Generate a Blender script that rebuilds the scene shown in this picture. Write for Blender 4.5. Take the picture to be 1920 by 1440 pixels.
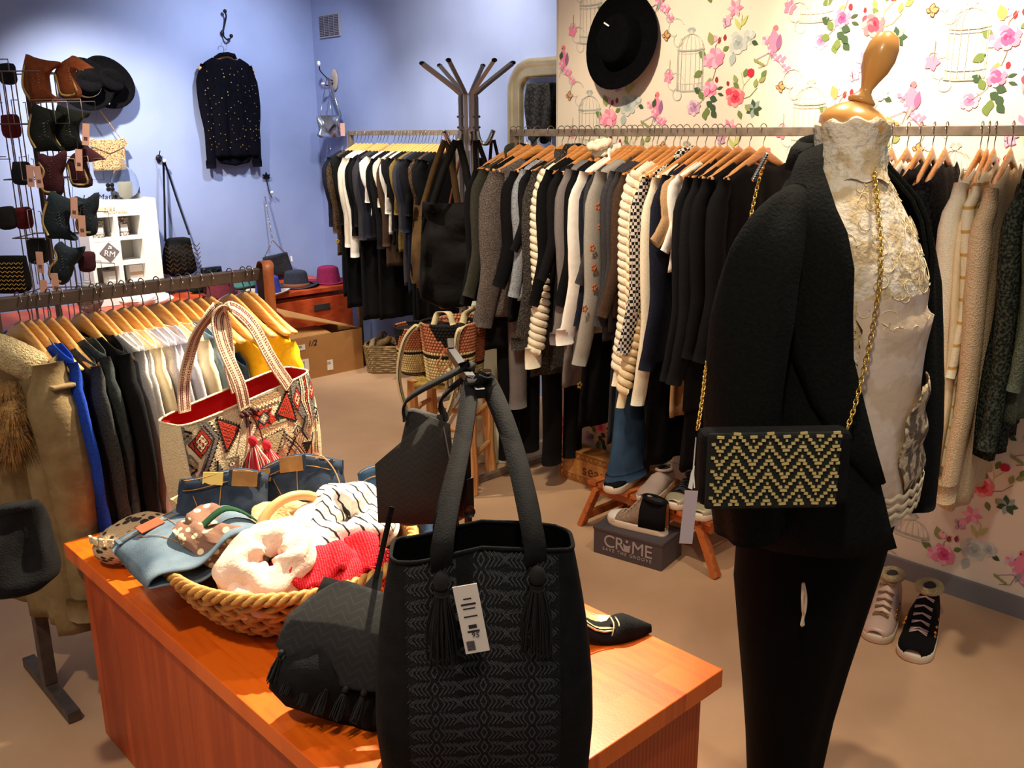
import bpy, math, random
from mathutils import Vector, Matrix, noise
random.seed(7)
PI = math.pi
for _o in list(bpy.data.objects):
    bpy.data.objects.remove(_o)
S = bpy.context.scene
COL = S.collection

# ------------------------------------------------------------------ camera
# room axes: x runs to the flowered wall, y to the wall with the blouse, z up; the camera stands at the origin, eye height 1.60 m
EYE, FPX = 1.6, 1741.0
_p, _r, _h = math.radians(15.35), math.radians(-.486), math.radians(133.25)
_fh = Vector((-math.cos(_h), math.sin(_h), 0))
_fw = Vector((_fh.x*math.cos(_p), _fh.y*math.cos(_p), -math.sin(_p)))
_rt = Vector((_fh.y, -_fh.x, 0))
_dn = _fw.cross(_rt)
if _dn.z > 0: _dn = -_dn
_c, _s = math.cos(_r), math.sin(_r)
CR = _rt*_c - _dn*_s
CD = _rt*_s + _dn*_c
CF = _fw
cam_d = bpy.data.cameras.new('camera')
cam = bpy.data.objects.new('camera', cam_d)
COL.objects.link(cam)
cam_d.sensor_width = 36
cam_d.lens = FPX*36/1920
cam_d.clip_start = .02
cam.matrix_world = Matrix(((CR.x, -CD.x, -CF.x, 0), (CR.y, -CD.y, -CF.y, 0), (CR.z, -CD.z, -CF.z, EYE), (0, 0, 0, 1)))
S.camera = cam

def ray(px, py):
    return CR*((px-960)/FPX) + CD*((py-720)/FPX) + CF
def at(px, py, x=None, y=None, z=None, d=None):
    """the point of the plane x=, y= or z= (or at depth d) seen at a place of the photograph"""
    v = ray(px, py); o = Vector((0, 0, EYE))
    t = d if d is not None else (x/v.x if x is not None else (y/v.y if y is not None else (z-EYE)/v.z))
    return o + v*t

# ------------------------------------------------------------------ world, exposure, lamps of the ceiling, added fill lamps
w = bpy.data.worlds.new('shop_air'); S.world = w; w.use_nodes = True
w.node_tree.nodes['Background'].inputs[0].default_value = (.86, .83, .88, 1)
w.node_tree.nodes['Background'].inputs[1].default_value = .13
S.view_settings.view_transform = 'Standard'
S.view_settings.look = 'None'
S.view_settings.exposure = 1.0
S.view_settings.gamma = 1
S.view_settings.use_curve_mapping = False
S.cycles.use_denoising = True
S.cycles.max_bounces = 6
S.cycles.transparent_max_bounces = 12
S.cycles.sample_clamp_indirect = 4

def spot(name, loc, aim, power, col, ang=60, blend=.6, size=.05):
    l = bpy.data.lights.new(name, 'SPOT')
    l.energy = power; l.color = col; l.spot_size = math.radians(ang); l.spot_blend = blend; l.shadow_soft_size = size
    o = bpy.data.objects.new(name, l); COL.objects.link(o)
    o.location = loc
    o.rotation_euler = (Vector(aim)-Vector(loc)).to_track_quat('-Z', 'Y').to_euler()
WARM = (1, .83, .60); NEUT = (1, .90, .76); COOL = (.88, .92, 1)
spot('spot_lamp', (2.05, 1.25, 2.75), (3.17, 1.32, 1.92), 165, WARM, 56, .9)      # flowered wall behind the mannequin
spot('spot_lamp', (1.55, 2.05, 2.75), (3.00, 2.35, 1.35), 100, WARM, 66, .8)      # rail of the flowered wall
spot('spot_lamp', (2.30, 2.30, 2.80), (.98, 1.80, .60), 520, WARM, 46, .5, .03)       # wooden table
spot('spot_lamp', (1.75, 2.00, 2.75), (1.10, 2.75, 1.05), 85, WARM, 36, .8)      # front rail
spot('spot_lamp', (1.75, 5.10, 2.80), (2.40, 6.20, 1.20), 260, NEUT, 64, 1)      # white shelf
spot('spot_lamp', (3.15, 5.05, 2.80), (3.20, 6.25, 1.50), 70, COOL, 104, 1)       # blue wall with the blouse
spot('spot_lamp', (2.65, 4.40, 2.80), (3.60, 4.85, 1.35), 80, NEUT, 60, .8)       # middle rail
spot('spot_lamp', (3.00, 3.95, 2.80), (3.92, 4.45, 1.80), 70, NEUT, 96, 1)       # wall by the mirror
spot('spot_lamp', (.35, .20, 2.75), (1.55, .95, 1.20), 34, WARM, 70, .9)          # mannequin from the front
spot('spot_lamp', (1.6, 3.6, 2.80), (2.4, 4.2, 0), 110, WARM, 80, .9)
spot('spot_lamp', (2.15, 1.45, 2.80), (1.35, 1.05, .57), 60, WARM, 46, .8)      # right end of the block
spot('spot_lamp', (2.05, .75, 2.80), (1.95, 1.15, 0), 60, WARM, 60, .9)      # floor before the flowered wall             # floor in the middle

spot('spot_lamp', (-.35, 1.5, 2.80), (.62, 1.75, .25), 60, WARM, 60, .9)      # added fill lamp: lifts the near side of the block and the parka
spot('spot_lamp', (-.6, 3.2, 2.80), (-1.8, 3.4, 1.4), 90, NEUT, 90, .9)     # added lamp, brightens the pale wall behind the entrance for the mirror
# ------------------------------------------------------------------ mesh builder
class MB:
    def __init__(s):
        s.v = []; s.f = []; s.m = []; s.mats = []
    def mi(s, m):
        if m is None: return 0
        if m not in s.mats: s.mats.append(m)
        return s.mats.index(m)
    def add(s, vs, fs, m=None):
        b = len(s.v); k = s.mi(m)
        s.v += [tuple(p) for p in vs]
        s.f += [tuple(b+i for i in f) for f in fs]; s.m += [k]*len(fs)
    def box(s, c, d, m=None, R=None, taper=1.0):
        x, y, z = d[0]/2, d[1]/2, d[2]/2
        vs = [Vector((a*x*(taper if e > 0 else 1), b*y*(taper if e > 0 else 1), e*z)) for a in (-1, 1) for b in (-1, 1) for e in (-1, 1)]
        if R is not None: vs = [R @ v for v in vs]
        c = Vector(c)
        s.add([v+c for v in vs], [(0, 1, 3, 2), (4, 6, 7, 5), (0, 4, 5, 1), (2, 3, 7, 6), (0, 2, 6, 4), (1, 5, 7, 3)], m)
        return s
    def bar(s, a, b, w, h=None, m=None, up=(0, 0, 1)):
        a, b = Vector(a), Vector(b); h = h or w
        d = (b-a).normalized(); u = Vector(up)
        if abs(d.dot(u)) > .98: u = Vector((1, 0, 0))
        sx = d.cross(u).normalized(); uu = sx.cross(d).normalized()
        R = Matrix((sx, d, uu)).transposed()
        return s.box((a+b)/2, (w, (b-a).length, h), m, R)
    def tube(s, pts, r, n=8, m=None, closed=False, flat=1.0, up=(0, 0, 1), caps=True):
        P = [Vector(p) for p in pts]; N = len(P)
        rr = r if isinstance(r, (list, tuple)) else [r]*N
        vs = []; u = Vector(up)
        T0 = (P[1]-P[0]).normalized()
        if abs(T0.dot(u)) > .95: u = Vector((1, 0, 0)) if abs(T0.x) < .9 else Vector((0, 1, 0))
        for i in range(N):
            if closed: t = P[(i+1) % N]-P[i-1]
            else: t = P[min(i+1, N-1)]-P[max(i-1, 0)]
            t = t.normalized() if t.length > 1e-9 else T0
            u = (u - t*u.dot(t))
            u = u.normalized() if u.length > 1e-6 else t.orthogonal().normalized()
            w_ = t.cross(u)
            for k in range(n):
                a = 2*PI*k/n
                vs.append(P[i]+u*(math.cos(a)*rr[i])+w_*(math.sin(a)*rr[i]*flat))
        fs = []
        for i in range(N if closed else N-1):
            j = (i+1) % N
            for k in range(n):
                l = (k+1) % n
                fs.append((i*n+k, j*n+k, j*n+l, i*n+l))
        if not closed and caps:
            fs.append(tuple(range(n-1, -1, -1))); fs.append(tuple((N-1)*n+k for k in range(n)))
        s.add(vs, fs, m); return s
    def ribbon(s, pts, nrm, w, t, m=None):
        """a flat strap: pts the path, nrm the direction(s) across its width"""
        P = [Vector(p) for p in pts]; N = len(P); vs = []
        ns = nrm if isinstance(nrm, list) else [nrm]*N
        for i in range(N):
            tg = (P[min(i+1, N-1)]-P[max(i-1, 0)]).normalized()
            a = Vector(ns[i]); a = (a-tg*a.dot(tg)).normalized(); b = tg.cross(a)
            ww = w[i] if isinstance(w, list) else w
            for q in ((-1, -1), (1, -1), (1, 1), (-1, 1)):
                vs.append(P[i]+a*(q[0]*ww/2)+b*(q[1]*t/2))
        fs = [(i*4+k, i*4+4+k, i*4+4+(k+1) % 4, i*4+(k+1) % 4) for i in range(N-1) for k in range(4)]
        fs += [(3, 2, 1, 0), tuple((N-1)*4+k for k in range(4))]
        s.add(vs, fs, m); return s
    def loft(s, rings, m=None, cap0=True, cap1=True, closed=True):
        n = len(rings[0]); vs = [p for r in rings for p in r]; fs = []
        for i in range(len(rings)-1):
            for k in range(n if closed else n-1):
                l = (k+1) % n
                fs.append((i*n+k, i*n+l, (i+1)*n+l, (i+1)*n+k))
        if cap0 and closed: fs.append(tuple(range(n-1, -1, -1)))
        if cap1 and closed: fs.append(tuple((len(rings)-1)*n+k for k in range(n)))
        s.add(vs, fs, m); return s
    def lathe(s, prof, c=(0, 0, 0), n=24, m=None, sx=1, sy=1, cap0=True, cap1=True, R=None):
        c = Vector(c); rings = []
        for r, z in prof:
            ring = [Vector((math.cos(2*PI*k/n)*r*sx, math.sin(2*PI*k/n)*r*sy, z)) for k in range(n)]
            if R is not None: ring = [R @ p for p in ring]
            rings.append([p+c for p in ring])
        return s.loft(rings, m, cap0, cap1)
    def grid(s, fn, nu, nv, m=None):
        vs = [fn(i/nu, j/nv) for j in range(nv+1) for i in range(nu+1)]
        fs = [(j*(nu+1)+i, j*(nu+1)+i+1, (j+1)*(nu+1)+i+1, (j+1)*(nu+1)+i) for j in range(nv) for i in range(nu)]
        s.add(vs, fs, m); return s
    def ball(s, c, r, m=None, n=12, k=8, R=None):
        r = r if isinstance(r, (tuple, list)) else (r, r, r)
        prof = []
        c = Vector(c); rings = []
        for i in range(k+1):
            a = -PI/2+PI*i/k; q = max(math.cos(a), .02)
            ring = [Vector((math.cos(2*PI*j/n)*r[0]*q, math.sin(2*PI*j/n)*r[1]*q, math.sin(a)*r[2])) for j in range(n)]
            if R is not None: ring = [R @ p for p in ring]
            rings.append([p+c for p in ring])
        return s.loft(rings, m)
    def poly(s, pts, m=None):
        s.add(pts, [tuple(range(len(pts)))], m); return s
    def build(s, name, mat=None, parent=None, smooth=True, bevel=0, solid=0, sub=0):
        me = bpy.data.meshes.new(name)
        me.from_pydata(s.v, [], s.f)
        ms = s.mats if s.mats else [mat]
        for x in ms: me.materials.append(x if x is not None else mat)
        if len(ms) > 1: me.polygons.foreach_set('material_index', s.m)
        me.polygons.foreach_set('use_smooth', [smooth]*len(me.polygons))
        me.update()
        o = bpy.data.objects.new(name, me); COL.objects.link(o)
        if parent is not None: o.parent = parent
        if solid:
            q = o.modifiers.new('thick', 'SOLIDIFY'); q.thickness = solid; q.offset = 0
        if bevel:
            q = o.modifiers.new('round', 'BEVEL'); q.width = bevel; q.segments = 2; q.limit_method = 'ANGLE'; q.angle_limit = math.radians(40)
        if sub:
            q = o.modifiers.new('soft', 'SUBSURF'); q.levels = sub; q.render_levels = sub
        return o

def thing(name, label, cat, loc=(0, 0, 0), rz=0, group=None):
    o = bpy.data.objects.new(name, None); COL.objects.link(o)
    o.empty_display_size = .05
    o.location = loc; o.rotation_euler = (0, 0, rz)
    o['label'] = label; o['category'] = cat
    if group: o['group'] = group
    return o
def tag(o, label, cat, group=None, kind=None):
    o['label'] = label; o['category'] = cat
    if group: o['group'] = group
    if kind: o['kind'] = kind
    return o
def struct(name, mb, mat, smooth=False, **k):
    o = mb.build(name, mat, None, smooth, **k); o['kind'] = 'structure'; return o
def smoothpath(pts, n=6):
    """Catmull-Rom through pts"""
    P = [Vector(p) for p in pts]; Q = [P[0]*2-P[1]]+P+[P[-1]*2-P[-2]]; out = []
    for i in range(1, len(Q)-2):
        for k in range(n):
            t = k/n; a, b, c, d = Q[i-1], Q[i], Q[i+1], Q[i+2]
            out.append(.5*((2*b)+(-a+c)*t+(2*a-5*b+4*c-d)*t*t+(-a+3*b-3*c+d)*t**3))
    out.append(P[-1]); return out
def letters(name, txt, size, mat, parent, M, depth=.0006, space=1.0, shear=0.0):
    """writing as flat raised letters; M places its x-y plane"""
    cu = bpy.data.curves.new(name, 'FONT'); cu.body = txt; cu.size = size; cu.extrude = depth
    cu.align_x = 'CENTER'; cu.align_y = 'CENTER'; cu.space_character = space; cu.shear = shear
    t = bpy.data.objects.new(name, cu); COL.objects.link(t)
    bpy.context.view_layer.update()
    me = bpy.data.meshes.new_from_object(t)
    bpy.data.objects.remove(t)
    me.transform(M)
    me.materials.clear(); me.materials.append(mat)
    o = bpy.data.objects.new(name, me); COL.objects.link(o); o.parent = parent
    return o
def basis(o, ax, ay):
    ax = Vector(ax).normalized(); ay = Vector(ay); ay = (ay-ax*ay.dot(ax)).normalized(); az = ax.cross(ay)
    M = Matrix((ax, ay, az)).transposed().to_4x4(); M.translation = Vector(o); return M

# ------------------------------------------------------------------ materials
_mc = {}
def srgb(c):
    return tuple(((v/255)/12.92 if v <= 10 else ((v/255+.055)/1.055)**2.4) for v in c)
def mat(name, col, rough=.6, metal=0, col2=None, scale=8, bump=0, bscale=60, kind='noise', detail=4, mixw=(.35, .65), alpha=1, trans=0, ior=1.45, emis=0, spec=.5, stretch=(1, 1, 1), sheen=0, bdist=.01, coat=0):
    if name in _mc: return _mc[name]
    m = bpy.data.materials.new(name); m.use_nodes = True
    N, L = m.node_tree.nodes, m.node_tree.links
    b = N['Principled BSDF']
    c = srgb(col)+(1,)
    b.inputs['Base Color'].default_value = c
    b.inputs['Roughness'].default_value = rough
    b.inputs['Metallic'].default_value = metal
    b.inputs['Specular IOR Level'].default_value = spec
    b.inputs['Alpha'].default_value = alpha
    b.inputs['Transmission Weight'].default_value = trans
    b.inputs['IOR'].default_value = ior
    if coat: b.inputs['Coat Weight'].default_value = coat
    if sheen:
        b.inputs['Sheen Weight'].default_value = sheen; b.inputs['Sheen Roughness'].default_value = .6
    tc = N.new('ShaderNodeTexCoord'); mp = N.new('ShaderNodeMapping')
    mp.inputs['Scale'].default_value = stretch
    L.new(tc.outputs['Object'], mp.inputs[0])
    if col2 is not None:
        c2 = srgb(col2)+(1,)
        cr = N.new('ShaderNodeValToRGB')
        cr.color_ramp.elements[0].color = c; cr.color_ramp.elements[1].color = c2
        cr.color_ramp.elements[0].position, cr.color_ramp.elements[1].position = mixw
        if kind == 'noise':
            t = N.new('ShaderNodeTexNoise'); t.inputs['Scale'].default_value = scale; t.inputs['Detail'].default_value = detail; o_ = t.outputs['Fac']
        elif kind == 'voronoi':
            t = N.new('ShaderNodeTexVoronoi'); t.inputs['Scale'].default_value = scale; o_ = t.outputs['Distance']
        elif kind == 'voroedge':
            t = N.new('ShaderNodeTexVoronoi'); t.feature = 'DISTANCE_TO_EDGE'; t.inputs['Scale'].default_value = scale; o_ = t.outputs['Distance']
        elif kind == 'wavez':
            t = N.new('ShaderNodeTexWave'); t.bands_direction = 'Z'; t.inputs['Scale'].default_value = scale; t.inputs['Distortion'].default_value = .6; o_ = t.outputs['Fac']
        elif kind == 'wavex':
            t = N.new('ShaderNodeTexWave'); t.bands_direction = 'X'; t.inputs['Scale'].default_value = scale; t.inputs['Distortion'].default_value = 3; t.inputs['Detail'].default_value = 3; o_ = t.outputs['Fac']
        elif kind == 'zigzag':   # woven chevrons
            sx = N.new('ShaderNodeSeparateXYZ'); L.new(mp.outputs[0], sx.inputs[0])
            pp = N.new('ShaderNodeMath'); pp.operation = 'PINGPONG'; L.new(sx.outputs['X'], pp.inputs[0]); pp.inputs[1].default_value = 1
            ad = N.new('ShaderNodeMath'); ad.operation = 'ADD'; L.new(pp.outputs[0], ad.inputs[0]); L.new(sx.outputs['Z'], ad.inputs[1])
            fr = N.new('ShaderNodeMath'); fr.operation = 'PINGPONG'; L.new(ad.outputs[0], fr.inputs[0]); fr.inputs[1].default_value = .5
            t = fr; o_ = fr.outputs[0]
        elif kind == 'brick':
            t = N.new('ShaderNodeTexBrick'); t.inputs['Scale'].default_value = 1; t.inputs['Brick Width'].default_value = .34; t.inputs['Row Height'].default_value = .062
            t.inputs['Mortar Size'].default_value = .0006; t.inputs['Color1'].default_value = (0, 0, 0, 1); t.inputs['Color2'].default_value = (1, 1, 1, 1); t.inputs['Mortar'].default_value = (.2, .2, .2, 1); t.offset_frequency = 2; t.offset = .37
            nz = N.new('ShaderNodeTexNoise'); nz.inputs['Scale'].default_value = 9; mp2 = N.new('ShaderNodeMapping'); mp2.inputs['Scale'].default_value = (1, 9, 1)
            L.new(mp.outputs[0], mp2.inputs[0]); L.new(mp2.outputs[0], nz.inputs['Vector'])
            mx = N.new('ShaderNodeMath'); mx.operation = 'MULTIPLY_ADD'; mx.inputs[1].default_value = .55
            L.new(t.outputs['Color'], mx.inputs[0]); L.new(nz.outputs['Fac'], mx.inputs[2]); o_ = mx.outputs[0]
        elif kind == 'check':
            t = N.new('ShaderNodeTexChecker'); t.inputs['Scale'].default_value = scale; o_ = t.outputs['Fac']
        if kind != 'zigzag': L.new(mp.outputs[0], t.inputs['Vector'])
        L.new(o_, cr.inputs[0]); L.new(cr.outputs[0], b.inputs['Base Color'])
    if bump:
        bt = N.new('ShaderNodeTexNoise'); bt.inputs['Scale'].default_value = bscale; bt.inputs['Detail'].default_value = 3
        L.new(mp.outputs[0], bt.inputs['Vector'])
        bn = N.new('ShaderNodeBump'); bn.inputs['Strength'].default_value = bump; bn.inputs['Distance'].default_value = bdist
        L.new(bt.outputs['Fac'], bn.inputs['Height']); L.new(bn.outputs[0], b.inputs['Normal'])
    if emis:
        b.inputs['Emission Color'].default_value = c; b.inputs['Emission Strength'].default_value = emis
    _mc[name] = m; return m
def woodmat(name, c1, c2, rough=.45, st=(1, 1, 1), sc=3, coat=0):
    return mat(name, c1, rough, 0, c2, sc, .05, 120, 'wavex', stretch=st, mixw=(.2, .9), coat=coat)

BLACKM = mat('black_metal', (22, 22, 24), .45, .6)
STEEL = mat('brushed_steel', (150, 140, 130), .35, 1, (110, 102, 96), 12)
RAIL = mat('raw_steel', (140, 126, 112), .5, .3, (112, 100, 88), 25)
CHROME = mat('chrome', (215, 212, 208), .15, 1)
WOODH = mat('pale_hanger_wood', (226, 178, 108), .35, 0, (206, 152, 84), 6, stretch=(2, 30, 30), coat=.3)
WOODO = mat('amber_hanger_wood', (214, 148, 84), .38, 0, (190, 122, 62), 6, stretch=(2, 30, 30), coat=.3)
GOLD = mat('gold_metal', (232, 190, 96), .28, 1)
WHITE = mat('white_paint', (238, 236, 230), .5)
PAPER = mat('white_card', (236, 230, 220), .6)
PINKTAG = mat('pink_card', (226, 176, 158), .7)
INK = mat('dark_ink', (40, 38, 40), .7)
# ------------------------------------------------------------------ the setting
FLOOR = mat('floor_screed', (184, 148, 116), .55, 0, (206, 170, 136), 2.2, .04, 30, detail=8, mixw=(.3, .75), spec=.3)
struct('floor', MB().box((2, 2.6, -.03), (9, 9.6, .06)), FLOOR)
BLUE = mat('blue_paint', (142, 156, 198), .75, 0, (135, 149, 191), 3, .06, 300, spec=.2)
struct('wall_back', MB().box((1.66, 6.33, 1.5), (4.66, .12, 3.0)), BLUE)            # carries the blouse and the hats
struct('wall_side', MB().box((3.98, 4.2, 1.5), (.12, 4.3, 3.0)), BLUE)             # carries the mirror
struct('wall_front', MB().box((-1.86, 2.6, 1.5), (.12, 7.4, 3.0)), mat('pale_shop_paint', (222, 216, 208), .8))
WX = 3.168
PARTM = mat('partition_paint', (214, 208, 198), .7)

def wallpaper():
    base = mat('wallpaper_ground', (236, 222, 204), .7, 0, (230, 216, 198), 4, .03, 500, spec=.25)
    C = lambda n, c: mat('print_'+n, c, .72, spec=.2)
    GR = C('grey', (196, 198, 188)); GR2 = C('grey_dark', (168, 174, 168)); LG = C('leaf_green', (112, 130, 72)); DG = C('leaf_dark', (66, 88, 62)); OL = C('leaf_olive', (150, 156, 96))
    PK = [C('pink_a', (206, 62, 118)), C('pink_b', (226, 92, 142)), C('pink_c', (240, 140, 172)), C('pink_d', (246, 178, 196))]
    RD = [C('red_a', (196, 44, 70)), C('red_b', (222, 76, 96)), C('red_c', (238, 122, 130)), C('red_d', (244, 160, 160))]
    LI = [C('lilac_a', (158, 104, 148)), C('lilac_b', (186, 138, 172)), C('lilac_c', (208, 170, 196)), C('lilac_d', (224, 196, 212))]
    GY = [C('smoke_a', (150, 160, 160)), C('smoke_b', (176, 184, 180)), C('smoke_c', (196, 202, 196)), C('smoke_d', (212, 214, 206))]
    BR = C('twig', (150, 120, 92)); BUD = C('bud', (160, 50, 66)); OR = C('butterfly', (222, 160, 96)); DK = C('butterfly_dark', (96, 74, 78)); YL = C('lime', (196, 200, 122))
    rnd = random.Random(5)
    mb = MB()
    mb.box((WX+.09, 1.60, 1.5), (.178, 2.9, 3.0), base)
    k = [0]
    def P(pts, m, s0, z0):
        k[0] = (k[0]+1) % 40
        xx = WX-.0006-.00008*k[0]
        q = [(p[0]+s0, p[1]+z0) for p in pts]
        # s runs to the right in the picture, which is -y
        if max(a for a, b in q) > 2.88 or min(a for a, b in q) < 0.0 or min(b for a, b in q) < .075: return
        mb.poly([(xx, 3.05-a, b) for a, b in q], m)
    def blob(s, z, rx, rz, m, s0, z0, a0=0, n=9, jag=.12):
        P([(s+math.cos(a0)*rx*c_*j-math.sin(a0)*rz*s_*j, z+math.sin(a0)*rx*c_*j+math.cos(a0)*rz*s_*j) for c_, s_, j in [(math.cos(2*PI*i/n), math.sin(2*PI*i/n), 1+rnd.uniform(-jag, jag)) for i in range(n)]], m, s0, z0)
    def leaf(s, z, a, l, m, s0, z0, w=.32):
        pts = []
        for i in range(7):
            t = i/6; pts.append((t*l, math.sin(PI*t)*l*w*(1.15-.4*t)))
        for i in range(5, 0, -1):
            t = i/6; pts.append((t*l, -math.sin(PI*t)*l*w*(1.15-.4*t)))
        P([(s+x*math.cos(a)-y*math.sin(a), z+x*math.sin(a)+y*math.cos(a)) for x, y in pts], m, s0, z0)
    def line(pts, w_, m, s0, z0):
        for (a, b), (c, d) in zip(pts[:-1], pts[1:]):
            l = math.hypot(c-a, d-b) or 1; nx, nz = -(d-b)/l*w_/2, (c-a)/l*w_/2
            P([(a+nx, b+nz), (c+nx, d+nz), (c-nx, d-nz), (a-nx, b-nz)], m, s0, z0)
    def rose(s, z, r, cs, s0, z0):
        for i in range(7):
            a = 2*PI*i/7+.3; blob(s+math.cos(a)*r*.55, z+math.sin(a)*r*.5, r*.5, r*.42, cs[2+i % 2], s0, z0, a)
        for i in range(6):
            a = 2*PI*i/6; blob(s+math.cos(a)*r*.34, z+math.sin(a)*r*.32, r*.4, r*.26, cs[1+(i % 3 == 0)], s0, z0, a+1.2)
        for i in range(5):
            a = 2*PI*i/5+.6; blob(s+math.cos(a)*r*.16, z+math.sin(a)*r*.16, r*.26, r*.13, cs[i % 2], s0, z0, a+1.4)
        blob(s, z, r*.12, r*.1, cs[0], s0, z0)
    def cage(s, z, w_, h, s0, z0, m=GR):
        L_ = .0022
        for i in range(-4, 5):
            x = w_/2*math.sin(i/4*PI/2*.98)
            line([(s+x, z-h*.5), (s+x, z+h*.15)], L_, m, s0, z0)
            line([(s+x*math.cos(t), z+h*.15+math.sin(t)*h*.24) for t in [j*PI/2/5 for j in range(6)]], L_*.8, m, s0, z0)
        for zz, t in ((.15, .006), (.10, .003), (-.38, .004), (-.5, .006)):
            line([(s-w_*.52, z+h*zz), (s-w_*.25, z+h*(zz-.022)), (s+w_*.25, z+h*(zz-.022)), (s+w_*.52, z+h*zz)], t, GR2 if t > .005 else m, s0, z0)
        for i in range(-3, 4): line([(s+i*w_/7, z-h*.5), (s+i*w_/7, z-h*.41)], .003, m, s0, z0)
        blob(s, z+h*.42, .012, .009, m, s0, z0); blob(s-.01, z+h*.46, .01, .006, GR2, s0, z0, .6); blob(s+.01, z+h*.46, .01, .006, GR2, s0, z0, -.6)
    def butter(s, z, a, s0, z0, m1=OR, m2=DK):
        for d, l in ((a+.5, .024), (a-.5, .024), (a+1.9, .018), (a-1.9, .018)):
            leaf(s, z, d, l*1.15, m2, s0, z0, .42); leaf(s, z, d, l, m1, s0, z0, .34)
        line([(s-.01*math.cos(a+1.57), z-.01*math.sin(a+1.57)), (s+.012*math.cos(a+1.57), z+.012*math.sin(a+1.57))], .003, DK, s0, z0)
    def bird(s, z, s0, z0):
        leaf(s+.004, z-.05, 1.75, .085, PK[2], s0, z0, .3); leaf(s+.012, z-.045, 1.45, .06, LI[0], s0, z0, .2)
        leaf(s+.0, z-.03, -1.9, .05, GY[0], s0, z0, .12); blob(s-.004, z+.034, .012, .011, RD[2], s0, z0); blob(s-.012, z+.03, .004, .003, DK, s0, z0)
    def twig(pts, s0, z0, m=BR): line(pts, .0022, m, s0, z0)
    def scroll(s, z, s0, z0):
        for r, a0, a1, dx, dz in ((.045, .3, 5, 0, 0), (.028, 2, 7, .02, -.045), (.02, 0, 5, -.03, .04)):
            line([(s+dx+math.cos(a0+(a1-a0)*j/9)*r*(1-.05*j), z+dz+math.sin(a0+(a1-a0)*j/9)*r*(1-.05*j)) for j in range(10)], .004, GR, s0, z0)
    def cell(s0, z0):
        cage(0, 0, .125, .235, s0, z0)
        # pink rose spray right of the cage
        twig([(.10, -.11), (.12, -.05), (.115, .04), (.14, .07)], s0, z0)
        for q in ((.075, .0, 2.6, .045), (.10, .045, 1.9, .05), (.15, .02, .5, .03), (.06, -.05, 3.6, .045), (.1, -.075, 4.5, .05)): leaf(*q, LG if q[3] < .046 else OL, s0, z0)
        for a in range(5): leaf(.085, -.012, a*1.257, .03, PK[2+a % 2], s0, z0, .4)
        rose(.118, -.004, .040, PK, s0, z0)
        for q in ((.13, .058), (.155, .066), (.108, .065)): leaf(q[0], q[1]-.012, 1.5, .026, BUD, s0, z0, .3)
        for a in range(4): leaf(.105, .055, 1+a*.7, .026, PK[3], s0, z0, .4)
        # grey rose and lily
        rose(.215, .045, .044, GY, s0, z0); rose(.262, .062, .028, GY, s0, z0); leaf(.2, .01, -1.8, .05, GY[1], s0, z0); leaf(.275, .045, -.4, .03, DG, s0, z0)
        twig([(.222, .09), (.228, .14), (.205, .165)], s0, z0, YL); leaf(.222, .10, .9, .05, YL, s0, z0, .18); leaf(.222, .09, 2.1, .05, YL, s0, z0, .18)
        for a in range(6): leaf(.196, .168, a*1.05, .036, PK[2+a % 2], s0, z0, .26)
        for a in range(5): leaf(.17, .135, a*1.257, .018, PK[3], s0, z0, .3)
        # bird on a flowering twig
        twig([(.30, -.02), (.35, .0), (.40, -.04), (.44, -.075)], s0, z0, LI[0]); twig([(.36, .0), (.345, -.04), (.31, -.05)], s0, z0)
        bird(.375, .05, s0, z0); 
        for q in ((.335, .045), (.405, -.02), (.425, -.055), (.385, -.015), (.36, .01)):
            for a in range(5): leaf(q[0], q[1], a*1.257, .020, (PK[2], LI[3])[a % 2], s0, z0, .4)
        leaf(.352, .035, 1.2, .036, DG, s0, z0); 
        for i in range(4): leaf(.30+i*.012, -.03-i*.004, 2.2+i*.2, .018, OL, s0, z0)
        # lower pink rose, lilac rose and leaves
        twig([(.09, -.10), (.075, -.15), (.03, -.19)], s0, z0)
        rose(.098, -.118, .032, PK, s0, z0); blob(.128, -.085, .008, .011, BUD, s0, z0); leaf(.13, -.12, .3, .03, DG, s0, z0, .2); leaf(.135, -.135, -.3, .03, DG, s0, z0, .2)
        for i, q in enumerate(((.055, -.13, 2.6), (.065, -.155, 2.0), (.085, -.165, -.6), (.09, -.185, -1.6), (.105, -.175, -.9), (.06, -.18, 3.0), (.1, -.15, -.3), (.075, -.2, -1.3), (.11, -.2, -.8))): leaf(q[0], q[1], q[2], .036, (DG, LG)[i % 2], s0, z0, .38)
        rose(.025, -.185, .032, LI, s0, z0)
        # red rose with long bud sprays
        twig([(.235, -.17), (.25, -.11), (.235, -.06)], s0, z0, YL); twig([(.25, -.11), (.28, -.08)], s0, z0, YL); twig([(.245, -.16), (.28, -.15), (.31, -.12)], s0, z0, LG)
        rose(.215, -.150, .040, RD, s0, z0); blob(.185, -.13, .014, .014, RD[1], s0, z0); blob(.278, -.066, .016, .015, RD[0], s0, z0)
        blob(.18, -.10, .006, .009, BUD, s0, z0)
        for i, q in enumerate(((.23, -.12, 2.4), (.22, -.10, 2.0), (.25, -.08, 1.2), (.315, -.10, .5), (.325, -.085, .9), (.30, -.12, 1.4), (.235, -.2, -1.2), (.262, -.18, -.8))): leaf(q[0], q[1], q[2], .034, (LG, OL)[i % 2], s0, z0, .3)
        for a in range(7): leaf(.30, -.195, a*.9, .036, (DG, GY[0])[a % 2], s0, z0, .3)
        butter(.405, -.125, .8, s0, z0); butter(.155, .12, .2, s0, z0, LI[2], LI[1])
        scroll(.45, -.10, s0, z0); scroll(-.075, -.09, s0, z0)
        for a in range(5): leaf(-.105, -.065, a*1.257, .028, PK[2], s0, z0, .4)
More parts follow.
